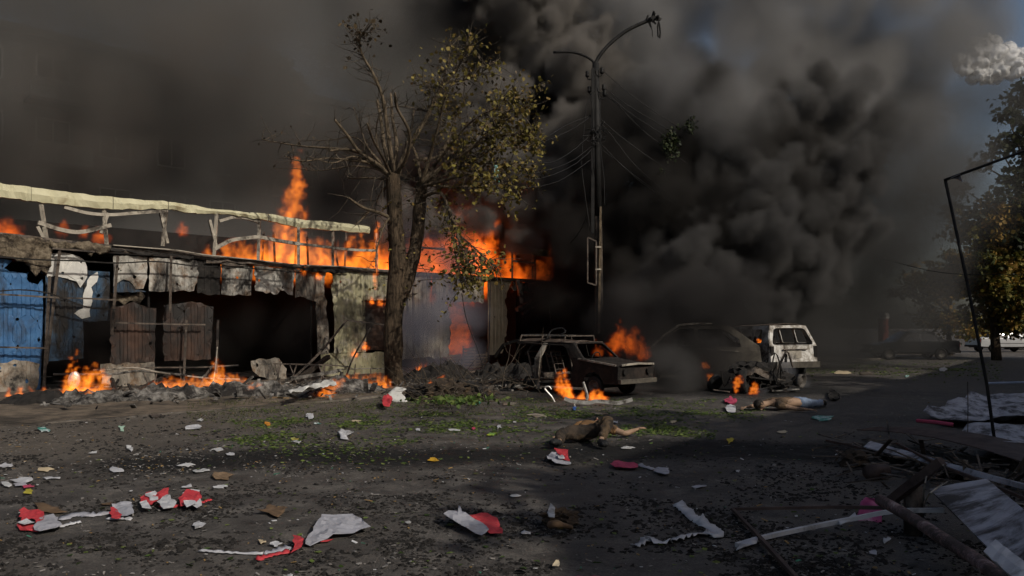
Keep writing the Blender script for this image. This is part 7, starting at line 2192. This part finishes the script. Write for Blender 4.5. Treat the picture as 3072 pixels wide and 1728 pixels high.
M_FLAME_DEEP = flame_mat("deep_flame", 2.4, (1.0, 0.17, 0.012), (1.0, 0.06, 0.003))
M_FLAME_SMALL = flame_mat("small_flame", 11.0, (1.0, 0.24, 0.02), (1.0, 0.08, 0.004))
def roof_p(u, v, off): return WP(u, v, off)
pf = []
for u, h, w in ((660, .5, .35), (700, .7, .4), (745, .8, .45), (790, .9, .5), (830, 1.2, .5), (865, 1.6, .55), (900, 1.5, .55), (940, 1.2, .5), (985, 1.0, .5), (1030, 1.0, .5), (1080, 1.1, .5), (1120, 1.3, .5), (1160, 1.2, .5)):
    pf += lick(WP(u, 795 + (u - 660) * .03, -rf.uniform(.7, .9)), h, w * .9, (.2, 0)) + lick(WP(u + 20, 795 + (u - 660) * .03, -rf.uniform(.7, 1.0)), h * .75, w * .8, (.2, 0))
for u in (890, 905, 915): pf += lick(WP(u, 720, -.7), rf.uniform(2.3, 3.1), .42, (.25, 0), 9, .8)
fire("tall orange flames leaping through the stall roof frame left of the maple", pf, .075, M_FLAME_ROOF, 1.0, 1.1, .45, 2.2, 1.35, .7, fat=1.1)
pf = []
for u, h, w in ((1225, 1.1, .5), (1275, 1.6, .6), (1310, 1.4, .6), (1360, 1.6, .7), (1410, 2.4, .8), (1445, 2.8, .85), (1480, 2.6, .8), (1520, 1.8, .7), (1560, 1.2, .5), (1620, .8, .4), (1650, 1.0, .4), (1690, 1.6, .35), (1340, 1.0, .6), (1390, 1.8, .6), (1465, 2.2, .6), (1500, 2.2, .6), (1250, .9, .5), (1590, .9, .4)):
    pf += lick(WP(u, 812 + (u - 1225) * .06, -rf.uniform(.9, 1.4)), h, w, (.3, 0))
fire("deep red orange flames behind the maple over the far stalls", pf, .095, M_FLAME_DEEP, 2.0, .8, .6, 1.7, 1.35, .7, fat=1.15)
pf = []
for u, v, h, w in ((70, 690, .5, .35), (40, 680, .4, .3), (240, 655, .25, .15), (310, 672, .2, .14), (610, 670, .3, .16), (360, 690, .3, .2), (20, 720, .3, .2)):
    pf += lick(WP(u, v + 12, -1.4), h, w)
fire("small flames glowing inside the left roof frame", pf, .07, M_FLAME_DEEP, 3.0, 1.4, .2)
pf = []
for u, v, h, w in ((165, 1210, .12, .12), (185, 1211, .2, .13), (205, 1212, .3, .15), (222, 1206, .65, .16), (205, 1200, .7, .13), (216, 1198, .9, .12), (228, 1192, 1.0, .10), (250, 1202, .5, .17), (262, 1200, .7, .18), (278, 1199, .75, .18), (294, 1198, .6, .16), (310, 1197, .45, .14), (322, 1196, .3, .12), (235, 1214, .15, .15), (215, 1216, .12, .15), (250, 1213, .2, .15), (335, 1198, .15, .10), (160, 1196, .1, .08), (175, 1192, .12, .08)):
    pf += lick(GR(u, v, .05), h, w, (.06, 0))
fire("biggest ground fire, left, wrapped round the metal bowl", pf, .038, M_FLAME, 4.0)
pf = []
for u, v, h, w in ((440, 1188, .12, .08), (460, 1190, .2, .10), (478, 1188, .26, .12), (492, 1192, .2, .12), (505, 1190, .3, .13), (522, 1192, .22, .14), (540, 1191, .3, .14), (556, 1190, .26, .12), (570, 1189, .34, .12), (590, 1188, .26, .14), (604, 1188, .3, .14), (622, 1187, .4, .13), (636, 1186, .65, .13), (648, 1185, .75, .13), (660, 1185, .6, .13), (674, 1185, .4, .15), (690, 1184, .34, .15), (708, 1183, .3, .14), (724, 1182, .24, .12), (740, 1182, .16, .10), (752, 1196, .10, .09), (770, 1194, .12, .09), (786, 1192, .08, .08)):
    pf += lick(GR(u, v, .1), h, w, (.08, 0))
fire("middle ground fire under the sagging pole", pf, .045, M_FLAME, 5.0)
pf = []
for u, v, h, w in ((972, 1195, .10, .09), (985, 1192, .16, .11), (1000, 1187, .24, .12), (1014, 1184, .28, .12), (1030, 1181, .34, .13), (1046, 1180, .3, .14), (1062, 1178, .38, .14), (1080, 1177, .32, .14), (1096, 1176, .36, .14), (1112, 1175, .42, .13), (1128, 1174, .38, .14), (1145, 1173, .34, .12), (1160, 1172, .26, .11), (995, 1197, .10, .1)):
    pf += lick(GR(u, v, .08), h, w, (.06, 0))
fire("low ground fire at the left foot of the maple", pf, .045, M_FLAME, 6.0)
pf = []
for u, v, h, w in ((1250, 1142, .3, .12), (1265, 1140, .4, .15), (1285, 1138, .35, .12), (1310, 1142, .15, .1), (1300, 1164, .14, .1), (1325, 1162, .14, .1)): pf += lick(GR(u, v, .08), h, w)
fire("small ground fire in front of the smoking doorway", pf, .045, M_FLAME_SMALL, 7.0)
pf = []
for u in (1385, 1405, 1425): pf += lick(WP(u, 1030, -.8), rf.uniform(1.2, 1.6), .4)
pf += lick(WP(1290, 905, .05), .4, .12) + lick(WP(1300, 900, .05), .35, .1)
fire("red glow of flames inside the far doorway", pf, .08, M_FLAME_DEEP, 8.0, 1.0, .3)
pf = []
for k in range(9): pf += lick(P(1128 + rf.uniform(-5, 9), 690 + k * 22, 21.2), .16, .05, n=3)
fire("burning shreds hanging left of the maple trunk", pf, .04, M_FLAME_SMALL, 9.0, 2.5, .08, 4.0)
pf = []
for u, v, y, h, w in ((1678, 1160, 18.3, .3, .10), (1688, 1175, 18.2, .3, .10), (1698, 1165, 18.2, .4, .11), (1706, 1185, 18.1, .3, .11), (1715, 1195, 18.0, .2, .1), (1785, 1200, 17.4, .14, .12), (1800, 1198, 17.4, .16, .12), (1740, 1192, 17.8, .12, .1)): pf += lick(P(u, v, y), h, w, n=4)
fire("flames at the estate car's front wheel", pf, .035, M_FLAME_SMALL, 10.0, 2.0, .14)
pf = []
for u, v, y, h, w in ((1845, 1040, 21.6, .35, .2), (1865, 1030, 21.6, .55, .2), (1885, 1045, 21.6, .4, .16), (1905, 1040, 21.8, .5, .2), (1925, 1050, 21.8, .4, .2), (1790, 1055, 21.0, .25, .12), (1935, 1118, 20.5, .14, .12), (1945, 1125, 20.5, .12, .1)): pf += lick(P(u, v, y), h, w, n=5)
fire("orange flames between the estate car and the minivan", pf, .055, flame_mat("car_flame", 2.2, (1.0, .17, .012), (1.0, .08, .004)), 11.0, 1.4, .25)
pf = []
for u, v, y, h, w in ((2208, 1172, 19.2, .18, .05), (2211, 1158, 19.2, .16, .05), (2220, 1145, 19.2, .1, .05), (2255, 1178, 19.0, .1, .07), (2268, 1172, 19.0, .12, .06), (2262, 1165, 19.0, .1, .05), (2114, 1094, 22.6, .05, .12), (2132, 1130, 22.2, .05, .12), (2280, 1030, 24.5, .1, .1), (2232, 1042, 24.5, .08, .08)): pf += lick(P(u, v, y), h, w, n=3)
fire("small flames on the torn running gear and minivan sill", pf, .03, M_FLAME_SMALL, 12.0, 3.0, .06, 5.0)
pf = []
for u, v in ((20, 1200), (60, 1196), (95, 1194), (130, 1196)): pf += lick(GR(u, v, .1), .1, .08, n=3)
fire("dying little flames at the foot of the blue sheets", pf, .035, M_FLAME_SMALL, 13.0, 2.5, .08, 4.0)
pf = []
for u, v in ((1225, 730), (1110, 905), (1135, 908), (1160, 912), (950, 830), (905, 815), (1090, 1040), (1060, 1062)): pf += lick(WP(u, v, .1), .12, .1, n=3)
fire("scattered flames licking the cream sheets", pf, .05, M_FLAME_SMALL, 14.0, 2.5, .1, 4.0)
